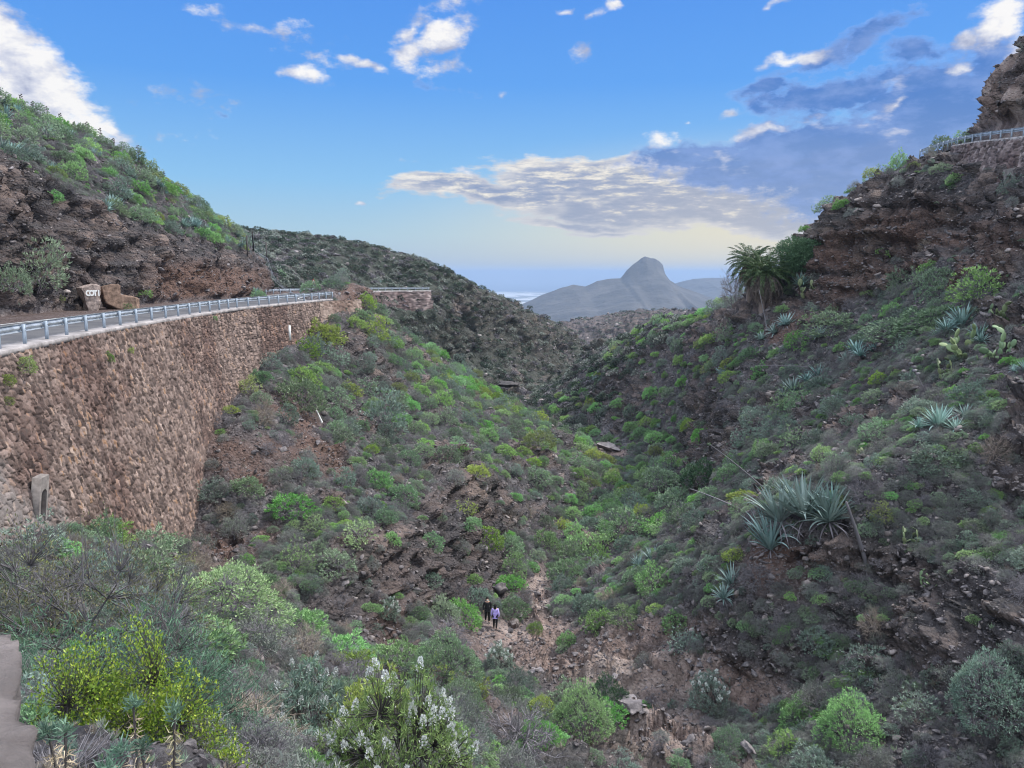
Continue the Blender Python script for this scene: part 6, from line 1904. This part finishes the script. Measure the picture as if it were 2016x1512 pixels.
for i, (px, py, h_) in enumerate([(178, 268, 26), (205, 292, 26), (278, 332, 34), (98, 238, 22), (72, 228, 22), (52, 222, 24), (128, 252, 20), (455, 418, 22), (8, 208, 24), (232, 300, 20), (155, 262, 16), (330, 362, 18)]):
    m = (np.abs(TPX - px) < 9) & (TF > .8) & (TF < 3) & (T0[:, 1] > 50) & (T0[:, 1] < 130)
    k = np.where(m)[0]
    if len(k) == 0: continue
    j = k[np.argmin(TPY[k])]
    x, y, z = TV[j]; hh = h_ * TPD[j] / FPX
    mb = MB(); mb.tube([(0, 0, -.2), (rnd.uniform(-.1, .1), 0, hh * .5), (rnd.uniform(-.25, .25), 0, hh)], [.05, .04, .025], 5)
    for b_ in range(5):
        t_ = .55 + .09 * b_; s_ = -1 if b_ % 2 else 1
        mb.tube([(0, 0, hh * t_), (s_ * .16 * hh * (1.2 - t_), 0, hh * t_ + .10)], [.02, .015], 4); mb.box((s_ * .17 * hh * (1.2 - t_), 0, hh * t_ + .13), (.12, .12, .09))
    o = obj('dead_stalk', mb.mesh('dead_stalk', M_STEM), None, (x, y, z))
    tag(o, 'dried flower stalk on the left skyline, number %s from the left' % ['eight', 'nine', 'eleven', 'five', 'four', 'two', 'six', 'last', 'one', 'ten', 'seven', 'twelve'][i], 'dead stalk', 'flower stalks along the left skyline')

# dark overhang with a cave mouth where the stream bed ends
gc, _ = ground_at(1000, 778, 150, 240)
for i, (dx, dz, w_, h_, dp, lab) in enumerate([(-3.2, 0.2, 3.2, 3.0, 4, 'dark rock left of the cave mouth at the end of the valley'), (3.4, .4, 3.6, 3.4, 4, 'dark rock right of the cave mouth at the end of the valley'), (0.2, 2.3, 8.0, 2.6, 5, 'dark rock lintel over the cave mouth at the end of the valley')]):
    m_ = rock_mesh(720 + i, rock_mat('dark_valley_rock', [(0.33, (0.05, 0.048, 0.05)), (0.5, (0.10, 0.092, 0.092)), (0.68, (0.17, 0.15, 0.15))], 4), sub=4, rough=1.4, flat=1.1)
    o = obj('boulder', m_, None, (gc.x + dx, gc.y + 2 + (0 if i < 2 else -.5), gc.z + dz), (0, .1 * (i - 1), .3 * i), (w_, dp, h_)); tag(o, lab, 'rock')

# ------------------------------------------------------------------ small things by the road
wx, wz = P(573, 660, 69.5)
mb = MB(); mb.box((0, 0, .35), (.16, .16, 1.3)); mb.box((0, 0, 1.02), (.17, .17, .06), taper=.6)
o = obj('marker_post', mb.mesh('marker_post', M_WHITE), None, (wx + .1, 68.8, wz - .1)); tag(o, 'white concrete marker post at the top of the slope beside the stone wall', 'post')
# warning sign on the far bend
sg = empty('road_sign', (P(618, 572, 128)[0], 128, zroad(128) - .1)); tag(sg, 'small triangular warning sign at the far bend', 'road sign')
mb = MB(); mb.tube([(0, 0, 0), (0, 0, 2.4)], .035, 6); obj('pole', mb.mesh('pole', M_GALV), sg)
M_RED = simple_mat('sign_red', (0.45, 0.03, 0.03), .5, 0, 8, .1)
mb = MB(); mb.add([(-.5, -.05, 1.7), (.5, -.05, 1.7), (0, -.05, 2.57), (-.5, -.03, 1.7), (.5, -.03, 1.7), (0, -.03, 2.57)], [(0, 1, 2), (5, 4, 3)]); mb.add([(-.5, -.05, 1.7), (.5, -.05, 1.7), (0, -.05, 2.57), (-.5, -.03, 1.7), (.5, -.03, 1.7), (0, -.03, 2.57)], [(0, 3, 4, 1), (1, 4, 5, 2), (2, 5, 3, 0)])
obj('sign_border', mb.mesh('sign_border', M_RED), sg)
mb = MB(); mb.add([(-.32, -.056, 1.80), (.32, -.056, 1.80), (0, -.056, 2.36)], [(0, 1, 2)]); obj('sign_face', mb.mesh('sign_face', M_WHITE), sg)

# rockfall net with its steel posts
nf = empty('rockfall_fence', (0, 0, 0)); tag(nf, 'wire rockfall net hung from dark posts above the road bend', 'fence')
def gtop(px, py): 
    g, _ = ground_at(px, py, 90, 135); return g
M_NET = simple_mat('galvanised_wire', (0.30, 0.33, 0.37), .5, .2, 3, .2)
posts = [(492, 500), (509, 478), (520, 470), (545, 474)]
tops = []
for px, py in posts:
    g = gtop(px, py); mb = MB(); mb.box((0, 0, 1.3), (.16, .16, 3.0)); o = obj('post', mb.mesh('post', M_STEM), nf, g); tops.append(Vector((g.x, g.y, g.z + 2.7)))
gridp = []
cols_ = [(488, 500), (500, 488), (512, 478), (524, 474), (536, 476), (548, 480)]
for c_i, (px, py) in enumerate(cols_):
    g = gtop(px, py); colp = [Vector((g.x, g.y, g.z + 2.6)), Vector((g.x, g.y, g.z + 1.2)), g + Vector((0, 0, .15))]
    for k in range(1, 9):
        q_ = gtop(px + (k / 8) * (578 - px) * .92 , py + (k / 8) * (575 - py)); colp.append(q_ + Vector((.25, -.3, .25)))
    gridp.append(colp)
mb = MB(); A = np.array([[tuple(v) for v in c_] for c_ in gridp])
def bil(u, v):
    i = min(int(u), A.shape[0] - 2); j = min(int(v), A.shape[1] - 2); a = u - i; b = v - j
    return A[i, j] * (1 - a) * (1 - b) + A[i + 1, j] * a * (1 - b) + A[i, j + 1] * (1 - a) * b + A[i + 1, j + 1] * a * b
for s_ in range(-10, 21):
    for sg_ in (1, -1):
        pts = []
        for k in range(0, 41):
            v_ = k / 40 * 10; u_ = s_ / 2 + sg_ * v_ * .5
            if 0 <= u_ <= 5: pts.append(bil(u_, v_))
        if len(pts) > 2: mb.tube(pts, .011, 3, cap=False)
obj('net', mb.mesh('net', M_NET), nf)

# ------------------------------------------------------------------ the two walkers
def skin_obj(name, verts, edges, radii, mat, parent=None, sub=2, root=0):
    me = bpy.data.meshes.new(name); me.from_pydata([tuple(v) for v in verts], edges, [])
    me.materials.append(mat)
    o = bpy.data.objects.new(name, me); COL.objects.link(o)
    if parent: o.parent = parent
    md = o.modifiers.new('skin', 'SKIN')
    for v, r_ in zip(me.skin_vertices[0].data, radii): v.radius = (r_, r_) if not hasattr(r_, '__len__') else r_
    me.skin_vertices[0].data[root].use_root = True
    md.use_smooth_shade = True
    sb = o.modifiers.new('sub', 'SUBSURF'); sb.levels = sub; sb.render_levels = sub
    return o
def person(loc, yaw, label, shirt, trousers, hair, skin, longtop=True, stride=.16, mask=False, scale=1.0):
    J = {'pel': (0, 0, .95), 'bel': (0, 0, 1.08), 'chest': (0, -.01, 1.30), 'neckb': (0, 0, 1.44), 'neck': (0, -.015, 1.50), 'head': (0, -.04, 1.60), 'crown': (0, -.03, 1.68),
         'shl': (.17, 0, 1.40), 'ell': (.25, .03, 1.13), 'wrl': (.24, -.06, .89), 'shr': (-.17, 0, 1.40), 'elr': (-.25, .05, 1.13), 'wrr': (-.25, -.02, .88),
         'hil': (.09, 0, .90), 'knl': (.10, -stride * .6, .50), 'anl': (.10, -stride * .45, .09), 'tol': (.11, -stride * .45 - .16, .03),
         'hir': (-.09, 0, .90), 'knr': (-.10, stride * .05, .49), 'anr': (-.10, stride, .11), 'tor': (-.10, stride - .13, .03)}
    Rr = {'pel': .13, 'bel': .115, 'chest': .135, 'neckb': .08, 'neck': .052, 'head': .098, 'crown': .075, 'shl': .062, 'ell': .043, 'wrl': .028, 'shr': .062, 'elr': .043, 'wrr': .028,
          'hil': .095, 'knl': .062, 'anl': .042, 'tol': .035, 'hir': .095, 'knr': .062, 'anr': .042, 'tor': .035}
    E = [('pel', 'bel'), ('bel', 'chest'), ('chest', 'neckb'), ('neckb', 'neck'), ('neck', 'head'), ('head', 'crown'), ('neckb', 'shl'), ('shl', 'ell'), ('ell', 'wrl'), ('neckb', 'shr'), ('shr', 'elr'), ('elr', 'wrr'),
         ('pel', 'hil'), ('hil', 'knl'), ('knl', 'anl'), ('anl', 'tol'), ('pel', 'hir'), ('hir', 'knr'), ('knr', 'anr'), ('anr', 'tor')]
    names = list(J); vs = [J[n_] for n_ in names]; rad = [Rr[n_] for n_ in names]; ed = [(names.index(a), names.index(b)) for a, b in E]
    # hands: palm, four fingers, thumb
    for side in ('l', 'r'):
        wv = Vector(J['wr' + side]); s_ = 1 if side == 'l' else -1
        vs.append(tuple(wv + Vector((0, -.01, -.075)))); rad.append(.026); pi_ = len(vs) - 1; ed.append((names.index('wr' + side), pi_))
        for f in range(4):
            off = Vector((0, -.03 + .02 * f, 0)); L_ = [.07, .08, .075, .06][f]
            vs.append(tuple(wv + off + Vector((0, -.01, -.11)))); rad.append(.009); ed.append((pi_, len(vs) - 1))
            vs.append(tuple(wv + off + Vector((-.012 * s_, -.01, -.11 - L_)))); rad.append(.008); ed.append((len(vs) - 2, len(vs) - 1))
        vs.append(tuple(wv + Vector((-.01 * s_, -.055, -.085)))); rad.append(.010); ed.append((pi_, len(vs) - 1))
    body = skin_obj('person', vs, ed, rad, skin)
    body.location = loc; body.rotation_euler = (0, 0, yaw); body.scale = (scale,) * 3
    tag(body, label, 'person', 'two people walking in the valley floor')
    def cloth(nm, keys, edges, grow, mat, extra=None):
        ks = keys; v_ = [J[k] for k in ks]; r_ = [Rr[k] + grow for k in ks]; e_ = [(ks.index(a), ks.index(b)) for a, b in edges]
        if extra: 
            for (a, pnt, rr) in extra: v_.append(pnt); r_.append(rr); e_.append((ks.index(a), len(v_) - 1))
        return skin_obj(nm, v_, e_, r_, mat, body)
    cloth('shirt', ['pel', 'bel', 'chest', 'neckb', 'shl', 'ell', 'wrl', 'shr', 'elr', 'wrr'], [('pel', 'bel'), ('bel', 'chest'), ('chest', 'neckb'), ('neckb', 'shl'), ('shl', 'ell'), ('ell', 'wrl'), ('neckb', 'shr'), ('shr', 'elr'), ('elr', 'wrr')], .022, shirt, [('pel', (0, 0, .82), .17)] if longtop else None)
    cloth('trousers', ['pel', 'hil', 'knl', 'anl', 'hir', 'knr', 'anr'], [('pel', 'hil'), ('hil', 'knl'), ('knl', 'anl'), ('pel', 'hir'), ('hir', 'knr'), ('knr', 'anr')], .018, trousers)
    def blob(nm, c, s_, mat, seed=0):
        import bmesh as bh
        b_ = bh.new(); bh.ops.create_icosphere(b_, subdivisions=3, radius=1.0); V = np.array([v.co[:] for v in b_.verts]); F = np.array([[v.index for v in f.verts] for f in b_.faces]); b_.free()
        V = V * (1 + .06 * fbm(V * 2, 2, seed)[:, None]); V = V * np.array(s_) + np.array(c)
        return obj(nm, mesh_np(nm, V, F, mat, smooth=True), body)
    blob('hair', (0, .025, 1.655), (.108, .115, .10), hair)
    blob('hair', (0, .07, 1.52), (.085, .05, .14), hair)
    if mask: blob('face_mask', (0, -.125, 1.575), (.06, .03, .05), M_WHITE)
    for s_, k in ((1, 'l'), (-1, 'r')):
        a = J['an' + k]; b = J['to' + k]
        blob('shoe', ((a[0] + b[0]) / 2, (a[1] + b[1]) / 2, .045), (.05, .13, .05), M_STEM)
    # face: nose and eyes
    mb = MB(); mb.box((0, -.145, 1.60), (.022, .035, .04), taper=.5); obj('nose', mb.mesh('nose', skin), body)
    for s_ in (-1, 1): blob('eye', (.032 * s_, -.130, 1.625), (.012, .008, .008), M_DARK)
    return body
def flatm(name, c): return simple_mat(name, c, .85, 0, 12, .12)
m_lilac = flatm('lilac_cloth', (0.50, 0.42, 0.85)); m_black = flatm('black_cloth', (0.012, 0.012, 0.014)); m_blackh = flatm('black_hair', (0.010, 0.008, 0.008))
m_skin = flatm('skin', (0.42, 0.26, 0.19)); m_grey = flatm('dark_cloth', (0.02, 0.02, 0.022))
g, _ = ground_at(975, 1240); GP = g
OCC.append((g.x, g.y, 3.0)); OCC.append((g.x, g.y - 2.5, 3.0)); OCC.append((g.x - .2, g.y - 4.5, 3.0))
hs1 = 47 * (g.y * COSP - g.z * SINP) / FPX / 1.72 / .93
person((g.x, g.y, g.z + .02), R(172), 'person in a lilac top and black trousers with dark hair, standing in front', m_lilac, m_black, m_blackh, m_skin, scale=max(.9, min(1.2, hs1)))
g2x, g2z = g.x - .42, ground_xy(g.x - .42, g.y + 1.2)
g2, _ = ground_at(960, 1228, g.y * .9, g.y * 1.3)
person((g2.x, max(g2.y, g.y + .6), g2.z + .02), R(10), 'person dressed all in black with a pale face, walking behind the lilac top', m_grey, m_black, m_blackh, m_skin, mask=True, scale=max(.9, min(1.2, hs1)) * 1.03)
print('WALKERS', g, g2, hs1)
# ------------------------------------------------------------------ the rest of the scrub
def zone(j):
    x, y, z = TV[j]; f = TF[j]
    if f < 4: return 0
    if y > 150 or (f < 11 and y > 135): return 5
    if f < 8.3: return 1
    if f < 10.4: return 2
    if f < 12.3: return 3
    return 4 if y < 78 else 6
ZN = {0: 'on the hillside above the road cut', 1: 'on the slope right below the stone wall', 2: 'on the left slope above the stream bed', 3: 'on the floor of the valley', 4: 'on the stony right slope', 5: 'on the distant side of the valley', 6: 'on the far right slope below the palms'}
bare = np.clip(tan * 1.1 + red * 1.0, 0, 1)
base_w = OKG * (1 - .93 * (cliff > .5)) * (1 - np.clip(bare * 1.5, 0, 1)) * inside * SEEN
upperL = (TF > .6) & (TF < 3.05) & (T0[:, 1] > 40) & (T0[:, 1] < 128)
farhill = (T0[:, 1] > 150) & (T0[:, 1] < 300)
strip = (TF > 11.6) & (T0[:, 1] > 84) & (T0[:, 1] < 190)
leftS = (TF > 6.0) & (TF < 11.3) & (T0[:, 1] < 160)
rightS = (TF >= 12) & (T0[:, 1] <= 84)
floor_ = (TF >= 10.4) & (TF < 12.3) & (T0[:, 1] < 120)
clump = sstep(fbm(TV * .11, 3, 201), -.35, .35)
mid = (DIST > 19)
# green spurge
wS = base_w * mid * (~farhill) * (leftS * (.9 * clump + .25) + strip * 1.5 + upperL * 1.3 + floor_ * 1.1 + rightS * .20 * clump + .05) / (1 + (DIST / 90) ** 2)
wS = wS * np.clip(1 - steep * .5, .2, 1)
wS[(red > .3) | (tan > .3)] = 0
radS = np.where(strip, 1.9, np.where(upperL, 2.0, np.where(leftS, 2.0, 2.1)))
kS = sample(14000, wS, radS, 1, OCC)
rsx = np.random.RandomState(77)
def yawn(n): return rsx.uniform(0, 6.28, n)
sizeS = rsx.uniform(.5, 1.3, len(kS)) * np.where(strip[kS], 2.3, np.where(TPD[kS] > 60, 2.2, 1.75))
score = sizeS / TPD[kS]
order = np.argsort(-score)
IND_S = order[:225]; REST_S = order[225:]
PAL = {0: [SP_M, SP_T, SP_M, SPURGE], 1: [SP_M, SP_T, SP_M, SP_Y], 2: [SP_M, SP_T, SPURGE, SPURGE, SP_M, SP_Y, SP_M], 3: [SPURGE, SPURGE, SP_M, SP_T], 4: [SP_M, SP_T, SP_T], 5: [SPURGE, SP_M], 6: [SPURGE, SPURGE, SP_M, SP_Y, SP_M]}
CN = {id(SP_M): 'dull green', id(SPURGE): 'bright green', id(SP_Y): 'yellow green', id(SP_T): 'blue green', id(SP_D): 'dark green'}
LMK = [(573, 650, 'the white marker post'), (90, 975, 'the arched drain in the wall'), (970, 1210, 'the two walkers'), (1690, 1050, 'the leaning dead trunk'), (1850, 800, 'the wide blue agave'), (1500, 530, 'the palms'),
       (780, 1400, 'the white flowering bush'), (1145, 1400, 'the dense round green shrub'), (1590, 960, 'the tallest agave clump'), (1580, 740, 'the agave pair'), (1180, 1290, 'the tan rock floor'), (985, 1150, 'the leaning boulder'),
       (1200, 885, 'the flat dark slab'), (1000, 770, 'the cave mouth'), (630, 820, 'the fallen white post'), (745, 940, 'the lone bright green dome'), (590, 770, 'the broad shrub by the wall'), (450, 1170, 'the wide wall foot dome'),
       (185, 562, 'the painted letters'), (240, 575, 'the orange rock'), (500, 480, 'the rockfall net'), (800, 590, 'the distant grey wall'), (690, 580, 'the outcrop by the road'), (820, 1100, 'the rock bluff'), (1400, 870, 'the red bank'),
       (1930, 660, 'the cactus patch'), (1680, 1420, 'the large bright green shrub'), (1960, 1350, 'the large blue green shrub'), (1580, 490, 'the round dark tree'), (1750, 500, 'the crag'), (1940, 330, 'the high stone wall'), (1440, 1130, 'the bare patch agave'),
       (1060, 860, 'the yellow green dome'), (1275, 1090, 'the valley floor agave'), (1395, 1350, 'the stream bed flowering bush'), (540, 590, 'the far guardrail posts'), (50, 400, 'the left road cut'), (420, 480, 'the road cut edge'), (250, 330, 'the left skyline'), (1250, 720, 'the green far right slope'), (870, 760, 'the side valley mouth'), (1700, 680, 'the agave above the pair')]
LPT = np.array([(a, b) for a, b, _ in LMK], float)
USED = {}
def where_is(j, sz_word, cn, phrase):
    px, py = TPX[j], TPY[j]
    dd = np.hypot(LPT[:, 0] - px, LPT[:, 1] - py)
    best = None
    for i in np.argsort(dd)[:12]:
        dx, dy = px - LPT[i, 0], py - LPT[i, 1]
        a = math.degrees(math.atan2(-dy, dx)) % 360
        r_ = ['right of', 'above and right of', 'above', 'above and left of', 'left of', 'below and left of', 'below', 'below and right of'][int(((a + 22.5) % 360) // 45)]
        q_ = 'close ' if dd[i] < 45 else ('' if dd[i] < 110 else 'well ')
        lab = '%s%s %s, %s%s %s' % (sz_word, cn, phrase, q_, r_, LMK[i][2])
        if best is None: best = lab
        if lab not in USED:
            USED[lab] = 1; return lab
    return best
def wpx_(s_, j): return s_ / TPD[j] * FPX
def scat_ind(keys, sizes, kind, chooser, cat, phrase, parts_px=60):
    for j, s_ in zip(keys, sizes):
        z_ = zone(j); pr, cn = chooser(z_, j)
        lab = where_is(j, 'large ' if wpx_(s_, j) > 75 else ('small ' if wpx_(s_, j) < 42 else ''), cn, phrase)
        nrm = Vector(TN[j]); wpx = s_ / TPD[j] * FPX
        e = put_thing(kind, pr, Vector(TV[j]) , nrm, s_, lab, cat, '%s %s %s' % (cn, phrase + ('es' if phrase.endswith('bush') else 's'), ZN[z_]), parts=wpx > parts_px, squash=rnd.uniform(.75, 1.1))
def chS(z_, j):
    fam = rnd.choice(PAL[z_]); return rnd.choice(fam), CN[id(fam)]
scat_ind(kS[IND_S], sizeS[IND_S], 'spurge_shrub', chS, 'shrub', 'shrub')
for j, s_ in zip(kS, sizeS): OCC.append((TV[j, 0], TV[j, 1], s_ * .7))
# grey dry shrubs
wD = base_w * mid * (~farhill) * (leftS * .9 + rightS * .55 + upperL * .5 + strip * .4 + floor_ * .7) / (1 + (DIST / 70) ** 2)
kD = sample(6000, wD, 1.7, 2, OCC)
sizeD = rsx.uniform(.7, 1.4, len(kD)) * 1.35
order = np.argsort(-(sizeD / TPD[kD])); half = order[:260]
IND_D = [o_ for i, o_ in enumerate(half) if i % 2 == 0]; IND_G = [o_ for i, o_ in enumerate(half) if i % 2 == 1]
def chD(z_, j):
    if rnd.random() < .3: return rnd.choice(DRYB), 'straw twiggy'
    return rnd.choice(DRY), 'grey twiggy'
def chG(z_, j): return rnd.choice(GREYB), 'grey green'
scat_ind(kD[IND_D], sizeD[IND_D], 'dry_shrub', chD, 'shrub', 'dry bush', 70)
scat_ind(kD[IND_G], sizeD[IND_G], 'wormwood_shrub', chG, 'shrub', 'leafy bush', 70)
REST_D = order[260:]
# agaves on the hillside above the road
wA = base_w * upperL * (clump < .75)
kA = sample(600, wA, 2.9, 3, [])
kA = kA[:46]
for j in kA:
    put_thing('agave', rnd.choice(AGV), Vector(TV[j]), Vector(TN[j]), rnd.uniform(1.7, 2.6), where_is(j, '', 'blue', 'agave'), 'agave', 'agaves on the hillside above the road', parts=False, squash=1.0)
kA2 = sample(300, base_w * (farhill * .25 + strip * .35 + rightS * .08), 4.0, 4, [])[:30]
for j in kA2:
    put_thing('agave', rnd.choice(AGV), Vector(TV[j]), Vector(TN[j]), rnd.uniform(1.3, 2.1), where_is(j, 'small ', 'pale', 'agave'), 'agave', 'small agaves %s' % ZN[zone(j)], parts=False)

# everything nobody could count: scrub, twigs, loose stones
protos = [SP_M[0], SPURGE[1], SP_T[2], SP_Y[0], DRY[0], DRY[1], GREYB[0], GREYB[1]]
P_, Rt, Sc, Ix = [], [], [], []
def push(keys, sizes, idx, sq=(.7, 1.1), lean=.35, dz=0.0):
    for j, s_, i_ in zip(keys, sizes, idx):
        e = rot_to(Vector(TN[j]), rsx.uniform(0, 6.28), lean)
        P_.append(TV[j] + np.array([0, 0, dz * s_])); Rt.append((e.x, e.y, e.z)); Sc.append((s_, s_, s_ * rsx.uniform(*sq))); Ix.append(i_)
push(kS[REST_S], sizeS[REST_S], rsx.choice([0, 1, 2, 3, 0, 1, 1], len(REST_S)))
push(kD[REST_D], sizeD[REST_D], rsx.choice([4, 5, 6, 7], len(REST_D)))
# low filler plants everywhere except bare ground
wF = base_w * (DIST > 9) * (~farhill) / (1 + (DIST / 45) ** 2) * (leftS * .9 + rightS * .75 + upperL * .8 + strip * .6 + floor_ * .7)
kF = sample(14000, wF * (.35 + .65 * clump), None, 5)
push(kF, rsx.uniform(.35, .95, len(kF)), np.where(rsx.rand(len(kF)) < .30, rsx.choice([0, 1, 2], len(kF)), rsx.choice([4, 5, 6, 7, 6], len(kF))), sq=(.5, .9))
scatter_gn('scrub', protos, P_, Rt, Sc, Ix, 'low dense mixed scrub of green and grey bushes covering the slopes')
# far slopes: dark bushy cover
P_, Rt, Sc, Ix = [], [], [], []
kH = sample(20000, OKG * inside * ((T0[:, 1] > 128) & (T0[:, 1] < 300)) * (1 - .5 * (cliff > .5)) * (TF > .3), None, 6)
push(kH, rsx.uniform(.8, 2.3, len(kH)), rsx.choice([0, 1, 1, 2, 2, 4, 4, 5, 0, 1], len(kH)), sq=(.6, .95), lean=.2)
kH2 = sample(3500, inside * (T0[:, 1] > 500), None, 8)
push(kH2, rsx.uniform(1.5, 4.0, len(kH2)), rsx.choice([0, 1, 2, 4], len(kH2)), sq=(.5, .8), lean=.2)
scatter_gn('distant_scrub', LOW, P_, Rt, Sc, Ix, 'dark low bushes covering the far side of the valley')
# grass tufts and fine twigs close by
P_, Rt, Sc, Ix = [], [], [], []
kT = sample(9000, base_w * (DIST > 6.5) / (1 + (DIST / 16) ** 2) ** 1.2 + 0, None, 9)
push(kT, rsx.uniform(.15, .5, len(kT)) * np.clip(DIST[kT] / 14, .6, 1.4), rsx.choice([0, 1, 1, 2], len(kT)))
scatter_gn('dry_grass', TUFT, P_, Rt, Sc, Ix, 'thin dry grass and small weeds between the stones')
# loose stones
P_, Rt, Sc, Ix = [], [], [], []
kR = sample(55000, OKG * inside * SEEN * (DIST > 5) / (1 + (DIST / 24) ** 2) * (.45 + .9 * rightS + .6 * red + .5 * tan + .3 * (cliff > .3)), None, 10)
sz = (rsx.pareto(2.6, len(kR)) + 1) * .065 * (1 + DIST[kR] / 40)
sz = np.minimum(sz, .25 + DIST[kR] * .010)
for j, s_ in zip(kR, sz):
    P_.append(TV[j] + np.array([0, 0, .08 * s_])); Rt.append(tuple(rsx.uniform(-1, 1, 3) * np.array([.6, .6, 3.1]))); Sc.append((s_, s_ * rsx.uniform(.6, 1), s_ * rsx.uniform(.55, .9)))
Ix = rsx.choice([0, 1, 2, 3, 4, 0, 1, 2, 3, 5, 6], len(kR))
scatter_gn('rubble', ROCKS, P_, Rt, Sc, Ix, 'loose grey and brown stones scattered over the slopes')
# weeds rooted in the wall
for i, (px, py, wpx) in enumerate([(36, 716, 44), (2, 745, 34), (6, 790, 22), (418, 626, 12), (205, 700, 26), (250, 690, 14)]):
    Y = 27.5
    for _ in range(8):
        x, z = P(px, py, Y); xw_ = xwall(Y) + .13 * max(0, zroad(Y) - z); Y *= xw_ / x if x else 1
    wd = wpx * Y / FPX
    o = put_thing('wall_weed', SP_Y[i % 3] if i != 3 else SPURGE[0], (xwall(Y) + .13 * (zroad(Y) - z) + .12, Y, z - wd * .2), Vector((1, 0, .4)), wd, ['round yellow green weed near the top left of the stone wall', 'upper weed at the left edge of the photo on the stone wall', 'lower weed at the left edge of the photo on the stone wall', 'tiny green weed on the coping at the middle of the guardrail', 'faint green weed in the upper wall, second from the round one', 'smallest weed high in the middle of the stone wall'][i], 'weed', 'weeds rooted in the stone wall', parts=False, lean=.5)
print('COUNTS', len(kS), len(kD), len(kF), len(kA))
